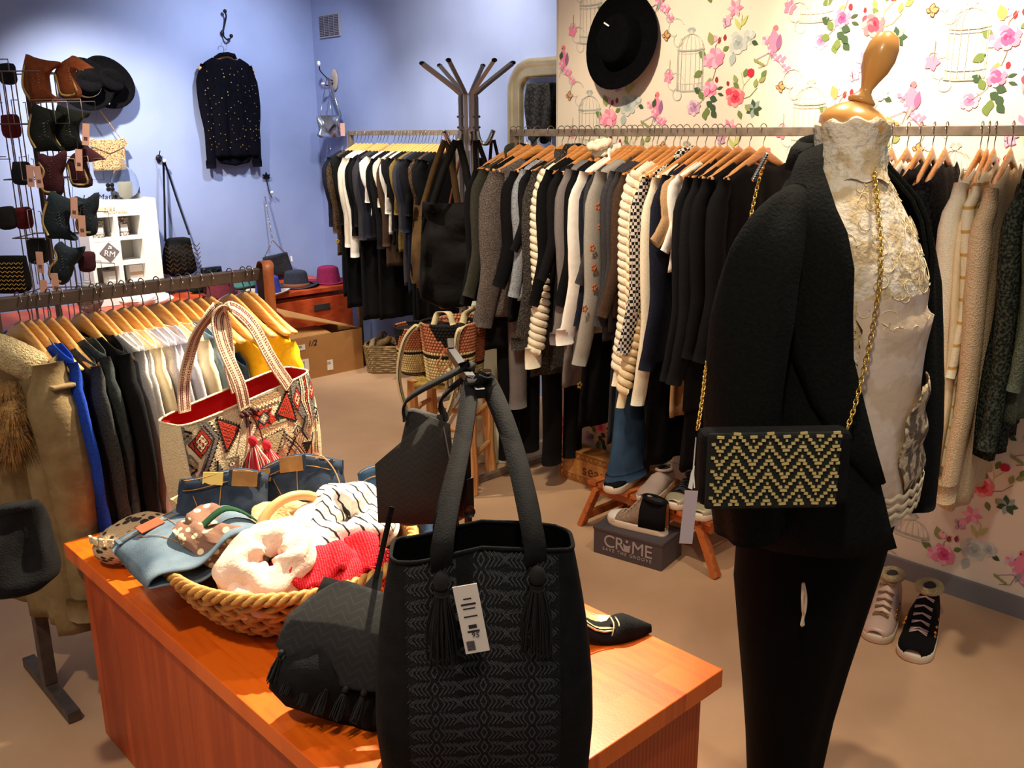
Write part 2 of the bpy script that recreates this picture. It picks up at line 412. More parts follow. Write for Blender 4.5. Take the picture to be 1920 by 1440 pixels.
        twig([(-.1, -.06), (-.10, .0)], s0, z0)
    for i in range(-1, 7):
        for j in range(-1, 7):
            cell(.725+(i-1)*.53, 1.862+(j-4)*.43+(i-1) % 2*.215)
    o = mb.build('wall_right', base, None, False); o['kind'] = 'structure'
wallpaper()
BB = mat('baseboard_grey', (120, 118, 122), .6)
struct('baseboard_right', MB().box((WX-.008, 1.60, .036), (.016, 2.9, .072)), BB)
struct('trim_1', MB().box((WX+.09, 3.056, 1.5), (.178, .008, 3.0)), PARTM)

# ventilation grille high in the corner
g = thing('vent_grille', 'small square ventilation grille of four slat columns high on the blue wall', 'vent', at(618, 48, x=3.914))
GM = mat('vent_plastic', (150, 148, 158), .6); GD = mat('vent_gap', (60, 56, 74), .8)
MB().box((0, 0, 0), (.012, .26, .155)).build('grille_frame', GM, g, False)
for i in range(4):
    s_ = MB().box((-.008, -.095+i*.063, 0), (.004, .05, .135), GD)
    for k in range(12): s_.box((-.011, -.095+i*.063, -.06+k*.011), (.004, .05, .003), GM)
    s_.build('grille_panel', GM, g, False)
# ------------------------------------------------------------------ cloth materials
def cloth(name, c1, c2=None, kind='noise', scale=90, bump=.25, bscale=320, st=(1, 1, 1), rough=.92, mixw=(.35, .65), sheen=0, spec=.15, bdist=.006):
    return mat(name, c1, rough, 0, c2, scale, bump, bscale, kind, stretch=st, mixw=mixw, sheen=sheen, spec=spec, bdist=bdist)
BLK = cloth('black_wool', (17, 17, 19), (24, 24, 27), scale=200)
BLKJ = cloth('black_jersey', (12, 12, 14), (16, 16, 18), scale=160, bump=.1)
NAVY = cloth('navy_cloth', (24, 27, 40), (32, 36, 52), scale=160)
CHAR = cloth('charcoal_cloth', (50, 49, 53), (64, 63, 68), scale=220)
GREYC = cloth('mid_grey_cloth', (112, 106, 106), (126, 120, 120), scale=240)
OLIVE = cloth('dark_olive_cloth', (50, 50, 44), (64, 63, 54), scale=150)
BROWN = cloth('dark_brown_cloth', (62, 46, 36), (76, 58, 46), scale=150)
MELG = cloth('grey_brown_melange_knit', (84, 76, 74), (132, 122, 116), scale=260, bump=.9, bscale=260, mixw=(.42, .6), bdist=.012)
BOUC = cloth('charcoal_boucle', (44, 42, 42), (104, 98, 92), scale=240, bump=1, bscale=220, mixw=(.42, .62), bdist=.016)
CREAM = cloth('cream_knit', (236, 226, 200), (246, 238, 216), scale=160, bump=.5, bscale=300)
WHT = cloth('white_cotton', (244, 240, 232), (236, 230, 220), scale=40, bump=.2, bscale=60)
BEIGE = cloth('beige_knit', (214, 186, 148), (228, 202, 166), scale=200, bump=.8, bscale=240, bdist=.01)
TAN = cloth('tan_rib_knit', (170, 136, 98), (196, 160, 118), 'wavex', 90, .5, 200)
GING = cloth('black_white_gingham', (26, 25, 28), (206, 198, 188), 'check', 85, .15, 100)
SEQ = cloth('blue_grey_sequin_cloth', (38, 42, 52), (150, 156, 166), 'voronoi', 190, .4, 300, rough=.45, mixw=(.05, .5))
FLOR = cloth('grey_cloth', (150, 146, 138), (162, 158, 150), scale=220)
LACEB = cloth('black_lace', (14, 14, 18), (40, 38, 44), 'voroedge', 70, .3, 200, mixw=(.05, .2))
GOLDB = cloth('brown_gold_lace', (54, 40, 30), (104, 82, 58), 'voroedge', 90, .3, 200, mixw=(.06, .3), rough=.6)
LGREY = cloth('light_grey_sweat', (186, 184, 182), (202, 200, 198), scale=220, bump=.25, bscale=260)
LILAC = cloth('lilac_grey_sweat', (188, 186, 196), (204, 202, 212), scale=220, bump=.25, bscale=260)
ECRU = cloth('ecru_cotton', (232, 212, 172), (238, 222, 186), scale=60, bump=.2, bscale=90)
COBALT = cloth('cobalt_cloth', (26, 58, 158), (34, 70, 178), scale=160)
DENIM = cloth('mid_blue_denim', (44, 68, 96), (62, 90, 120), scale=18, bump=.3, bscale=500, mixw=(.3, .8))
DENIMD = cloth('dark_blue_denim', (38, 48, 64), (62, 76, 96), scale=26, bump=.3, bscale=500, mixw=(.3, .8))
DENIML = cloth('washed_denim', (78, 98, 120), (128, 148, 162), scale=12, bump=.3, bscale=500, mixw=(.25, .75))
MUST = cloth('mustard_cloth', (232, 174, 22), (240, 188, 40), scale=60, bump=.15)
KHAKI = cloth('khaki_canvas', (118, 100, 70), (134, 116, 84), scale=20, bump=.5, bscale=40)
SHERPA = cloth('sherpa_pile', (226, 208, 164), (206, 184, 138), scale=160, bump=1, bscale=190, bdist=.02)
STRM = cloth('cream_mustard_stripe', (232, 222, 194), (204, 160, 84), 'wavez', 5, .4, 300, mixw=(.93, .97))
TWEED = cloth('green_black_tweed', (24, 28, 25), (66, 72, 60), 'noise', 120, .9, 120, mixw=(.45, .6), bdist=.01)
GREENK = cloth('grey_green_knit', (78, 88, 72), (104, 112, 94), scale=200, bump=.9, bscale=160, bdist=.012)
ORG = mat('orange_embroidery', (186, 96, 48), .8)
GOLDT = mat('gold_thread', (206, 178, 104), .4, .8)

def fr(x, y, z, s=1.0): return noise.noise(Vector((x, y, z))*s)

# ------------------------------------------------------------------ hangers: hook and shaped wooden bar, meshes shared by every copy
def _hanger_mesh(kind):
    hk = MB()
    pts = []
    for i in range(11):
        a = math.radians(-70+i*25)
        pts.append((math.cos(a)*.017*(1), 0, .017*math.sin(a)-.004))
    # hook turns over the rail and drops to the wood
    loop = [(-.004+.0205*math.cos(math.radians(t)), 0, -.013+.0205*math.sin(math.radians(t))) for t in (190, 165, 140, 115, 90, 65, 40, 15, -10, -35)]
    loop += [(.006, 0, -.044), (.0, 0, -.054), (0, 0, -.088)]
    hk.tube(loop, .0017, 6)
    wd = MB(); W = .212 if kind == 'wide' else .202
    n = 21; rings = []
    for i in range(n):
        u = -1+2*i/(n-1); a = abs(u)
        z = (-.094 - .080*a**1.15 - (.004 if a > .8 else 0) + .006*math.exp(-(u*6)**2)) if kind != 'wide' else -.100-.080*(.45*a+.55*a*a*(3-2*a))
        th = (.0065+.006*a**2) if kind != 'wide' else (.007+.006*a**2)
        hh = .021*(1-.55*a)+.0045*(a > .9) if kind != 'wide' else .030*math.sqrt(max(.0, 1-(a*1.02)**2.2*.86))*(1-.30*a)
        yb = 0
        r = []
        for k in range(8):
            t = 2*PI*k/8
            r.append(Vector((u*W, yb+math.cos(t)*th, z+math.sin(t)*hh)))
        rings.append(r)
    wd.loft(rings)
    return hk, wd
_proto = {}
def hanger(kind, label, loc, rz, wood=None, group=None, tilt=0):
    key = (kind, wood.name)
    if key not in _proto:
        hk, wd = _hanger_mesh(kind)
        r = thing('clothes_hanger', label, 'hanger', loc, rz, group)
        hk.build('hook', STEEL, r); wd.build('wooden_bar', wood, r)
        _proto[key] = r
        r.rotation_euler = (0, 0, rz+tilt); return r
    s = _proto[key]
    r = s.copy(); COL.objects.link(r); r.location = loc; r.rotation_euler = (0, 0, rz+tilt)
    r['label'] = label
    if group: r['group'] = group
    for ch in s.children:
        c = ch.copy(); COL.objects.link(c); c.parent = r
    return r

def garment(name, label, cat, loc, rz, m, L=.62, W=.216, wb=None, T=.03, sl=.55, sm=None, rope=False, cuff=None, collar=None, collar_mat=None, fold=1.0, seed=0, group=None, tilt=0, hood=False, sr=.048, embro=None, near_only=False, far_in=False, drop=0, open_neck=True, neck=.52, hem=None, flare=0, bend=0, strap=False, out=0, tw=.75):
    """a garment hanging from its hanger; local x runs along the shoulders (its near shoulder at -x), z is 0 at the rail"""
    g = thing(name, label, cat, loc, rz+tilt, group)
    wb = wb or W*1.02; rn = random.Random(seed); ph = 1+rn.uniform(0, .9)
    nu, nv = 22, 26
    def surf(sgn):
        def f(a, v):
            u = -1+2*a
            ztop = -.064-.084*abs(u)**1.15 - drop
            if open_neck and abs(u) < neck: ztop -= .012+(.055 if sgn > 0 else .03)*(1-(u/neck)**2)
            ww = W+(wb-W)*v - .014*math.sin(PI*min(1, v*2.2))*(v < .45)
            z = ztop+(-L-ztop)*v
            if far_in and u > 0: ww = W*.97
            x = u*ww*(1-.03*math.cos(v*PI))
            tt = T*max(0, 1-abs(u)**6)**.5*(tw+(1-tw)*min(1, v*5))*(1+.0*v)
            fo = fold*min(1, v*2.5)*(.010*math.sin(u*9+ph+v*1.2)+.006*math.sin(u*17+ph*2)+.010*fr(u*2+ph, v*3, seed))*min(1, T/.02)
            z += .004*fr(u*3, seed, ph)*v
            if v > .97 and sgn < 0: pass
            return Vector((x, sgn*tt+fo+flare*v*sgn*math.sqrt(max(0, 1-u*u)), z))
        return f
    b = MB(); b.grid(surf(-1), nu, nv, m); b.grid(surf(1), nu, nv, m)
    vs, fs = b.v, b.f
    o = b.build('body', m, g)
    o.modifiers.new('thick', 'SOLIDIFY').thickness = .0025
    if sl > 0:
        for sx in ((-1,) if near_only else (-1, 1)):
            q = MB(); mm = sm or m
            fi = far_in and sx > 0; x0 = sx*(W-.012)-(.035 if fi else 0); z0 = -.166-drop
            N = 18; pts = []; rr = []
            for i in range(N+1):
                t = i/N
                px = x0+sx*(.022*math.sin(PI*min(1, t*1.6))+.012*t+(0 if fi else out)*t*t)+bend*math.sin(PI*t)*sx
                py = .010*math.sin(t*5+ph)*(t > .1)+.004*fr(t*6, ph, 1)
                pts.append((px, py, z0+.012-(sl-.08)*t))
                r = sr*(.55+.45*min(1, t*6))*(1-.30*t)*(.7 if fi else 1)
                if rope: r = sr*(.62+.25*min(1, t*8))*(1-.12*t)
                rr.append(r*(1+.05*fr(t*14, ph, 3)))
            if rope:
                # twisted rope: two strands wound down the sleeve edge
                q.tube(pts, [r*.75 for r in rr], 10, mm, flat=min(1, T*1.2/sr), up=(1, 0, 0))
                zN = len(pts)*5
                for sph in (0, PI):
                    hp = []
                    for i in range(int((sl-.14)/.0035)):
                        t = i*.0035/(sl-.08); j = min(N-1, int(t*N)); f_ = t*N-j
                        c = Vector(pts[j]).lerp(Vector(pts[j+1]), f_); a = i*.0035/.030*PI+sph
                        rad = rr[j]*.70
                        hp.append(c+Vector((math.cos(a)*rad, math.sin(a)*rad*max(.7, min(1, T/sr)), 0)))
                    q.tube(hp, .0150, 7, mm)
            else:
                fl = min(1, max(.24, T*1.1/sr))
                q.tube(pts, rr, 12, mm, flat=fl, up=(1, 0, 0))
            s_ = q.build('sleeve', mm, g)
            if cuff:
                e = Vector(pts[-1]); c = MB(); r = rr[-1]
                c.tube([e+Vector((0, 0, cuff*.85)), e+Vector((0, 0, cuff*.4)), e+Vector((0, 0, -.004))], [r*1.12, r*1.16, r*1.10], 12, flat=min(1, max(.35, T*1.2/sr)), up=(1, 0, 0))
                c.build('cuff', mm, g)
    if collar:
        c = MB(); cm = collar_mat or m
        if collar == 'stand':
            c.tube([(-.075, .012, -.112-drop), (-.05, -.02, -.085), (0, -.03, -.078), (.05, -.02, -.085), (.075, .012, -.112-drop)], .014, 8)
        elif collar == 'shawl':
            for sx in (-1, 1):
                c.ribbon(smoothpath([(sx*.01, .024, -.085), (sx*.07, .012, -.092), (sx*.095, -T-.004, -.16), (sx*.06, -T-.01, -.27), (sx*.03, -T-.01, -.40)], 5), (1, 0, .3), [.05]*10+[.06]*11, .012)
        elif collar == 'flat':
            for sx in (-1, 1):
                c.ribbon(smoothpath([(0, .02, -.078), (sx*.05, .018, -.088), (sx*.085, -.008, -.115), (sx*.07, -T-.006, -.175)], 4), (.4*sx, 0, 1), .045, .006)
        elif collar == 'roll':
            for k in range(4):
                pp = [(math.cos(a)*.062, -.005+math.sin(a)*.036, -.105+.026*k+.006*math.cos(a*2)) for a in [2*PI*i/14 for i in range(14)]]
                c.tube(pp, .016, 7, closed=True)
        elif collar == 'hood':
            rings = []
            for i in range(7):
                t = i/6
                rings.append([Vector((math.cos(a)*(.085-.035*t+.01*math.sin(t*9)), -.01+math.sin(a)*.042*(1-.3*t)-.02*t, -.115+.13*t+.012*math.sin(a*3+i))) for a in [2*PI*k/14 for k in range(14)]])
            c.loft(rings)
        c.build('collar', cm, g)
    if embro:
        em, n_ = embro; q = MB()
        for i in range(n_):
            t = (i+.6)/n_; z = -.24-(L-.32)*t; x = -W-.012+.02*math.sin(i*2.1)
            for a in range(5): q.ball((x-.02-.05*t*t+math.cos(a*1.257)*.010, -min(T*1.2, .03)-.006, z+math.sin(a*1.257)*.010), (.006, .002, .006), n=6, k=4)
        q.build('embroidery', em, g)
    if hem:
        q = MB(); q.tube([(x, 0, -L+.01) for x in (-wb, -wb*.5, 0, wb*.5, wb)], .02, 8, flat=.8*T/.02, up=(0, 0, 1)); q.build('hem_band', hem, g)
    return g

def trousers(label, loc, rz, m, top, bottom, w=.17, wl=.055, T=.02, flare=0, name='trousers', cat='trousers', dx=0, tilt=0, split=.5, hemc=None, one=False):
    g = thing(name, label, cat, loc, rz+tilt)
    L = top-bottom
    b = MB(); rings = []
    for i in range(8):
        t = i/7; z = -(EYE*0)+(-(RZ-top))-t*.26
        rings.append([Vector((dx+math.cos(a)*w*(.82+.18*t), math.sin(a)*T*(1+.2*math.sin(a*3)), z)) for a in [2*PI*k/16 for k in range(16)]])
    b.loft(rings); b.build('waist', m, g)
    for sx in ((-1,) if one else (-1, 1)):
        q = MB(); pts = []; rr = []; N = 12; zt = -(RZ-top)-.22
        for i in range(N+1):
            t = i/N
            pts.append((dx+sx*w*split*(1+.1*t), .004*math.sin(t*7+sx), zt+(-(RZ-bottom)-zt)*t))
            rr.append(w*.5*(1-.25*t)*(1-t)+(wl+flare*max(0, t-.35)*1.5)*t+.002*fr(t*9, sx, dx))
        q.tube(pts, rr, 14, flat=min(1, T*1.2/max(wl, .02)), up=(1, 0, 0)); q.build('trouser_leg', m, g)
        if hemc:
            c = MB(); e = Vector(pts[-1]); c.tube([e+Vector((0, 0, .035)), e+Vector((0, 0, .03)), e+Vector((0, 0, .0))], [rr[-1]*1.0, rr[-1]*1.02, rr[-1]*1.03], 14, flat=min(1, T*1.2/max(wl, .02)), up=(1, 0, 0)); c.build('turned_hem', hemc, g)
    return g
RZ = 1.60

# ------------------------------------------------------------------ rail in front of the flowered wall
def rack(name, label, posts, rail, z, tube=.028, foot=.52, fdir=(1, 0, 0), m=RAIL, cat='clothes rail'):
    a, b = Vector(rail[0]), Vector(rail[1])
    r = thing(name, label, cat, (a.x, a.y, 0))
    o = Vector((a.x, a.y, 0)); fd = Vector(fdir)
    MB().bar(Vector((a.x, a.y, z))-o, Vector((b.x, b.y, z))-o, tube, tube*1.0, m).build('rail', m, r, False, bevel=.002)
    for p in posts:
        p = Vector((p[0], p[1], 0))
        MB().bar(p-o+Vector((0, 0, tube)), p-o+Vector((0, 0, z-tube/2)), tube, tube, m, up=(1, 0, 0)).build('post', m, r, False, bevel=.002)
        MB().bar(p-o-fd*foot/2+Vector((0, 0, tube/2+.001)), p-o+fd*foot/2+Vector((0, 0, tube/2+.001)), tube, tube*.9, m).build('foot', m, r, False, bevel=.002)
    return r
WRX, WRZ = 2.93, 1.60
rack('clothes_rail', 'long raw steel clothes rail in front of the flowered wallpaper', [(WRX, 3.085), (WRX, .55)], ((WRX, 3.10), (WRX, .53)), WRZ-.016, .030)
def wy(px): return at(px, 243, x=WRX).y

# (hook px, hanger?, kwargs) from the mirror end to the right edge of the picture
WL = [
 (964, 'black wool coat at the mirror end of the wallpaper rail', 'coat', BLK, dict(L=.86, sl=.66, T=.035, wb=.23)),
 (974, 'dark olive shirt jacket with pointed collar beside the black end coat', 'jacket', OLIVE, dict(L=.84, sl=.62, T=.02, collar='flat')),
 (990, 'black sleeveless dress with beige neck label showing beside the melange knit', 'dress', BLKJ, dict(L=.95, sl=0, T=.022)),
 (1009, 'thick grey brown melange knit waistcoat with front pocket seam', 'waistcoat', MELG, dict(L=.80, sl=.74, sr=.070, T=.050, wb=.22)),
 (1034, 'black cardigan squeezed between melange waistcoat and sequin jacket', 'cardigan', BLKJ, dict(L=.80, sl=.55, T=.028)),
 (1054, 'blue grey sequinned jacket with narrow sleeves', 'jacket', SEQ, dict(L=.70, sl=.60, T=.026, sr=.040)),
 (1065, 'black beaded top right beside the sequinned jacket', 'top', BLK, dict(L=.62, sl=.40, T=.014, sr=.03)),
 (1078, 'charcoal boucle coat with wide turned collar and cuffs', 'coat', BOUC, dict(L=1.02, sl=.80, T=.045, sr=.062, collar='shawl', cuff=.06)),
 (1092, 'cream knit jumper with rope twist sleeve and plain ribbed cuff', 'jumper', CREAM, dict(L=.70, sl=.88, T=.034, rope=True, sr=.052, cuff=.10)),
 (1104, 'black blouse tucked behind the cream rope sleeve jumper', 'blouse', BLKJ, dict(L=.74, sl=.62, T=.018, sr=.04)),
 (1121, 'black tunic under the chunky cream snood', 'tunic', BLK, dict(L=.86, sl=.5, T=.018, sr=.036)),
 (1141, 'long mid grey wool coat with flat stand collar', 'coat', GREYC, dict(L=1.03, sl=.76, T=.040, sr=.060, collar='flat', cuff=.05)),
 (1156, 'black fine knit next to the long grey coat', 'jumper', BLKJ, dict(L=.72, sl=.6, T=.022, sr=.04)),
 (1171, 'white cotton shirt with long loose sleeve and buttoned cuff', 'shirt', WHT, dict(L=.72, sl=.74, T=.034, sr=.062, collar='flat', cuff=.07)),
 (1182, 'navy jersey top half hidden behind the white shirt', 'top', NAVY, dict(L=.78, sl=.66, T=.022, sr=.05)),
 (1191, 'dark blue grey blouse beside the orange flowered one', 'blouse', CHAR, dict(L=.62, sl=.5, T=.016, sr=.034)),
 (1202, 'stone grey blouse with small orange embroidered flowers', 'blouse', FLOR, dict(L=.78, sl=.82, T=.026, sr=.055, embro=(ORG, 6))),
 (1224, 'charcoal pleated cardigan after the orange flowered blouse', 'cardigan', CHAR, dict(L=.80, sl=.66, T=.030, sr=.052)),
 (1233, 'charcoal fine jumper doubled against the pleated cardigan', 'jumper', CHAR, dict(L=.76, sl=.6, T=.015, sr=.034)),
 (1248, 'dark brown mohair jumper before the two rope sleeves', 'jumper', BROWN, dict(L=.70, sl=.6, T=.024, sr=.04)),
 (1264, 'ivory jumper with thick rope twist sleeve, longer cuff', 'jumper', CREAM, dict(L=.72, sl=.88, T=.032, rope=True, sr=.056)),
 (1276, 'ivory cardigan with slimmer rope twist edge', 'cardigan', ECRU, dict(L=.76, sl=.94, T=.024, rope=True, sr=.042)),
 (1289, 'black and white gingham shirt', 'shirt', GING, dict(L=.82, sl=.72, T=.026, sr=.050, collar='stand')),
 (1307, 'plain cream sweater behind the gingham shirt', 'sweater', CREAM, dict(L=.84, sl=.92, T=.030, sr=.050)),
 (1324, 'navy black jacket with small white collar flower', 'jacket', NAVY, dict(L=.84, sl=.78, T=.034, sr=.062)),
 (1342, 'tan ribbed knit dress showing only its wide hem', 'dress', TAN, dict(L=1.06, sl=.3, T=.026, sr=.04, wb=.19)),
 (1352, 'white lace trimmed blouse between two black jackets', 'blouse', WHT, dict(L=.5, sl=.34, T=.014, sr=.034)),
 (1365, 'black jacket next to the white lace trimmed blouse', 'jacket', BLK, dict(L=.9, sl=.8, T=.024, sr=.05)),
 (1386, 'black coat nearest the mannequin shoulder, on wallpaper rail', 'coat', BLK, dict(L=1.0, sl=.8, T=.03, sr=.055)),
 (1407, 'black knit hidden behind the mannequin shoulder', 'jumper', BLKJ, dict(L=.8, sl=.7, T=.03, sr=.05)),
 (1433, 'black cardigan hidden behind the mannequin collar', 'cardigan', BLKJ, dict(L=.8, sl=.7, T=.03, sr=.05)),
 (1675, 'beige blouse peeping between the mannequin and black lace dress', 'blouse', BEIGE, dict(L=.6, sl=.3, T=.026)),
 (1704, 'white top behind the black lace dress', 'top', WHT, dict(L=.6, sl=.3, T=.03)),
 (1728, 'black lace dress with gold glints on the shoulder', 'dress', LACEB, dict(L=.92, sl=.62, T=.034, sr=.05)),
 (1752, 'black jacket between lace dress and scooped black top', 'jacket', BLK, dict(L=.9, sl=.6, T=.028, sr=.05)),
 (1776, 'black lace top with low scooped neck and beige lining', 'top', LACEB, dict(L=.84, sl=.60, T=.036, sr=.05)),
 (1842, 'cream jumper with long plain sleeve right of the mannequin', 'jumper', CREAM, dict(L=.76, sl=.84, T=.032, sr=.060)),
 (1855, 'cream blouse with embroidered cuff line', 'blouse', ECRU, dict(L=.86, sl=.98, T=.020, sr=.058)),
 (1868, 'cream cardigan striped with mustard bands', 'cardigan', STRM, dict(L=1.0, sl=.62, T=.022, sr=.046)),
 (1900, 'long beige knit coat with braided seam and rolled cuff', 'coat', BEIGE, dict(L=1.10, sl=.96, T=.036, sr=.062, cuff=.06)),
 (1950, 'dark green tweed cardigan at the right picture edge', 'cardigan', TWEED, dict(L=.92, sl=.8, T=.04, sr=.06)),
 (1985, 'grey green chunky knit past the tweed cardigan', 'cardigan', GREENK, dict(L=.80, sl=.62, T=.04, sr=.06)),
]
for i, (px, lab, cat, m, kw) in enumerate(WL):
    y = wy(px)
    nb = [abs(wy(WL[j][0])-y) for j in (i-1, i+1) if 0 <= j < len(WL)]
    short = lab.split(' with ')[0].split(' behind ')[0].split(' beside ')[0]
    short = ' '.join(lab.split()[:11])
    ti = -.22 if px == 1009 else (-.07 if px < 1600 else .20)+.035*math.sin(i*1.9)
    hanger('slim', 'amber wooden hanger carrying the '+short, (WRX, y, WRZ+.004), 0, WOODO, 'wooden hangers on the wallpaper rail', ti)
    kw = dict(kw); kw['far_in'] = True; kw['neck'] = random.Random(i*7).uniform(.40, .68); kw['drop'] = random.Random(i*5).uniform(0, .022); kw['out'] = .075+.02*math.sin(i*2.1); kw['tw'] = .5; kw.setdefault('wb', .25); kw['T'] = max(.012, min(kw['T'], sum(nb)/len(nb)*.5))
    name = cat.replace(' ', '_')
    garment(name, lab, cat, (WRX, y, WRZ), 0, m, seed=i+3, tilt=ti, group='clothes on the wallpaper rail', **kw)

# pieces that hang lower or between the others
trousers('black trousers hanging to the floor at the mirror end', (WRX-.03, 3.035, WRZ), 0, BLKJ, 1.12, .10, w=.13, wl=.058, T=.03)
trousers('grey brushed jogging trousers with ribbed ankle', (WRX-.03, 2.975, WRZ), 0, GREYC, 1.12, .36, w=.12, wl=.05, T=.024, one=True, hemc=GREYC)
trousers('black straight trousers behind the charcoal boucle coat', (WRX+.02, 2.80, WRZ), 0, BLKJ, 1.12, .12, w=.13, wl=.055, T=.028)
garment('dress', 'long black dress with gold leaf embroidery and uneven hem', 'dress', (WRX, wy(1163), WRZ), 0, BLKJ, L=1.20, W=.16, wb=.23, T=.016, sl=0, seed=91, embro=(GOLDT, 3))
garment('dress', 'charcoal straight dress ending above the slatted bench', 'dress', (WRX, wy(1212), WRZ), 0, CHAR, L=1.24, W=.15, wb=.20, T=.012, sl=0, seed=92)
trousers('mid blue flared jeans touching the shoes on the bench', (WRX-.115, wy(1252), WRZ), 0, DENIM, 1.15, .245, w=.13, wl=.085, T=.028, flare=.04, hemc=DENIM, name='jeans', cat='jeans', one=True)
garment('dress', 'long black dress behind the flared jeans', 'dress', (WRX, wy(1296), WRZ), 0, BLKJ, L=1.28, W=.15, wb=.21, T=.016, sl=0, seed=93)
garment('dress', 'long black gown near the mannequin hip', 'dress', (WRX, wy(1375), WRZ), 0, BLKJ, L=1.25, W=.15, wb=.22, T=.02, sl=0, seed=94)
# chunky snood that sits over its hanger
sn = thing('snood', 'chunky cream rope knit snood standing above its hanger', 'snood', (WRX-.02, wy(1150), WRZ-.135))
for k in range(5):
    q = MB(); pp = []
    for i in range(30):
        a = 2*PI*i/30; b = a*8
        pp.append((math.cos(a)*(.062-.005*k)+.03*math.sin(k)-.01*k, math.sin(a)*.034, -.03+.026*k+.004*math.sin(b)+.010*math.cos(a)))
    q.tube(pp, .014, 8, closed=True); q.build('knit_roll', CREAM, sn)
# ------------------------------------------------------------------ middle rail by the blue wall
MRX = 3.60
rack('clothes_rail', 'raw steel clothes rail of dark clothes along the blue side wall', [(MRX, 5.37), (MRX, 4.26)], ((MRX, 5.385), (MRX, 4.245)), 1.584, .030)
ML = [
 (667, 'navy jacket at the corner end of the middle rail', 'jacket', NAVY, dict(L=.62, sl=.52, T=.03)),
 (674, 'brown lace blouse with gold shimmer', 'blouse', GOLDB, dict(L=.78, sl=.56, T=.02)),
 (682, 'black dress with gold beaded neckline', 'dress', BLK, dict(L=1.05, sl=.2, T=.02, embro=(GOLDT, 1))),
 (688, 'black tunic after the gold beaded dress', 'tunic', BLKJ, dict(L=1.12, sl=.5, T=.02)),
 (695, 'cream ruffled blouse on the middle rail', 'blouse', CREAM, dict(L=.70, sl=.64, T=.028, sr=.04)),
 (706, 'white shirt beside the cream ruffled blouse', 'shirt', WHT, dict(L=.72, sl=.70, T=.026)),
 (711, 'black silk blouse after the white shirt', 'blouse', BLKJ, dict(L=.62, sl=.56, T=.03)),
 (717, 'black long dress, middle rail, left half', 'dress', BLK, dict(L=1.18, sl=.5, T=.03)),
 (724, 'charcoal blazer next to the black long dress', 'blazer', CHAR, dict(L=.66, sl=.58, T=.026)),
 (737, 'charcoal navy cardigan before the white wide sleeve top', 'cardigan', NAVY, dict(L=.6, sl=.56, T=.03)),
 (745, 'white wide sleeve top in the middle of the dark clothes', 'top', WHT, dict(L=.5, sl=.34, T=.03, sr=.075)),
 (751, 'black fitted dress after the white wide sleeve top', 'dress', BLKJ, dict(L=1.15, sl=.55, T=.024)),
 (758, 'black wrap top beside the fitted dress', 'top', BLK, dict(L=.7, sl=.62, T=.02)),
 (765, 'cream frilled sleeve blouse near the brown tunic', 'blouse', CREAM, dict(L=.66, sl=.36, T=.02, cuff=.06)),
 (771, 'brown tunic behind the hanging suede bag', 'tunic', BROWN, dict(L=.8, sl=.6, T=.02)),
 (777, 'white piped blouse with short cuff', 'blouse', WHT, dict(L=.6, sl=.40, T=.016)),
 (783, 'black short sleeve top with white piping', 'top', BLK, dict(L=.66, sl=.30, T=.024, sr=.06)),
 (790, 'black satin top on the right half of the middle rail', 'top', BLKJ, dict(L=.7, sl=.5, T=.02)),
 (796, 'olive gold scarf top between black pieces', 'top', cloth('olive_gold_cloth', (112, 92, 50), (136, 112, 62)), dict(L=.7, sl=.4, T=.016)),
 (802, 'charcoal jersey dress after the olive gold top', 'dress', CHAR, dict(L=.9, sl=.5, T=.024)),
 (810, 'dark navy jersey dress near the coat stand', 'dress', NAVY, dict(L=.95, sl=.5, T=.024)),
 (817, 'black pleated dress near the coat stand', 'dress', BLK, dict(L=1.2, sl=.4, T=.024)),
 (825, 'black camisole dress behind the hanging straps', 'dress', BLKJ, dict(L=1.1, sl=0, T=.022)),
 (832, 'dark brown lace top behind the hanging straps', 'top', GOLDB, dict(L=.7, sl=.4, T=.02)),
 (839, 'black velvet top close to the coat stand column', 'top', BLK, dict(L=.8, sl=.4, T=.02)),
 (847, 'black knit dress at the coat stand end of the middle rail', 'dress', BLKJ, dict(L=1.1, sl=.5, T=.03)),
]
for i, (px, lab, cat, m, kw) in enumerate(ML):
    y = at(px, 242, x=MRX).y
    ti = .04*math.sin(i*1.7)*.3
    hanger('slim', 'wooden hanger carrying the '+' '.join(lab.split()[:12]), (MRX, y, WRZ-.012), 0, WOODH, 'wooden hangers on the middle rail', ti)
    kw = dict(kw); nb = [abs(at(ML[j][0], 242, x=MRX).y-y) for j in (i-1, i+1) if 0 <= j < len(ML)]
    kw['T'] = max(.011, min(kw['T'], sum(nb)/len(nb)*.5))
    garment(cat, lab, cat, (MRX, y, WRZ-.016), 0, m, seed=i+60, tilt=ti, group='clothes on the middle rail', **kw)

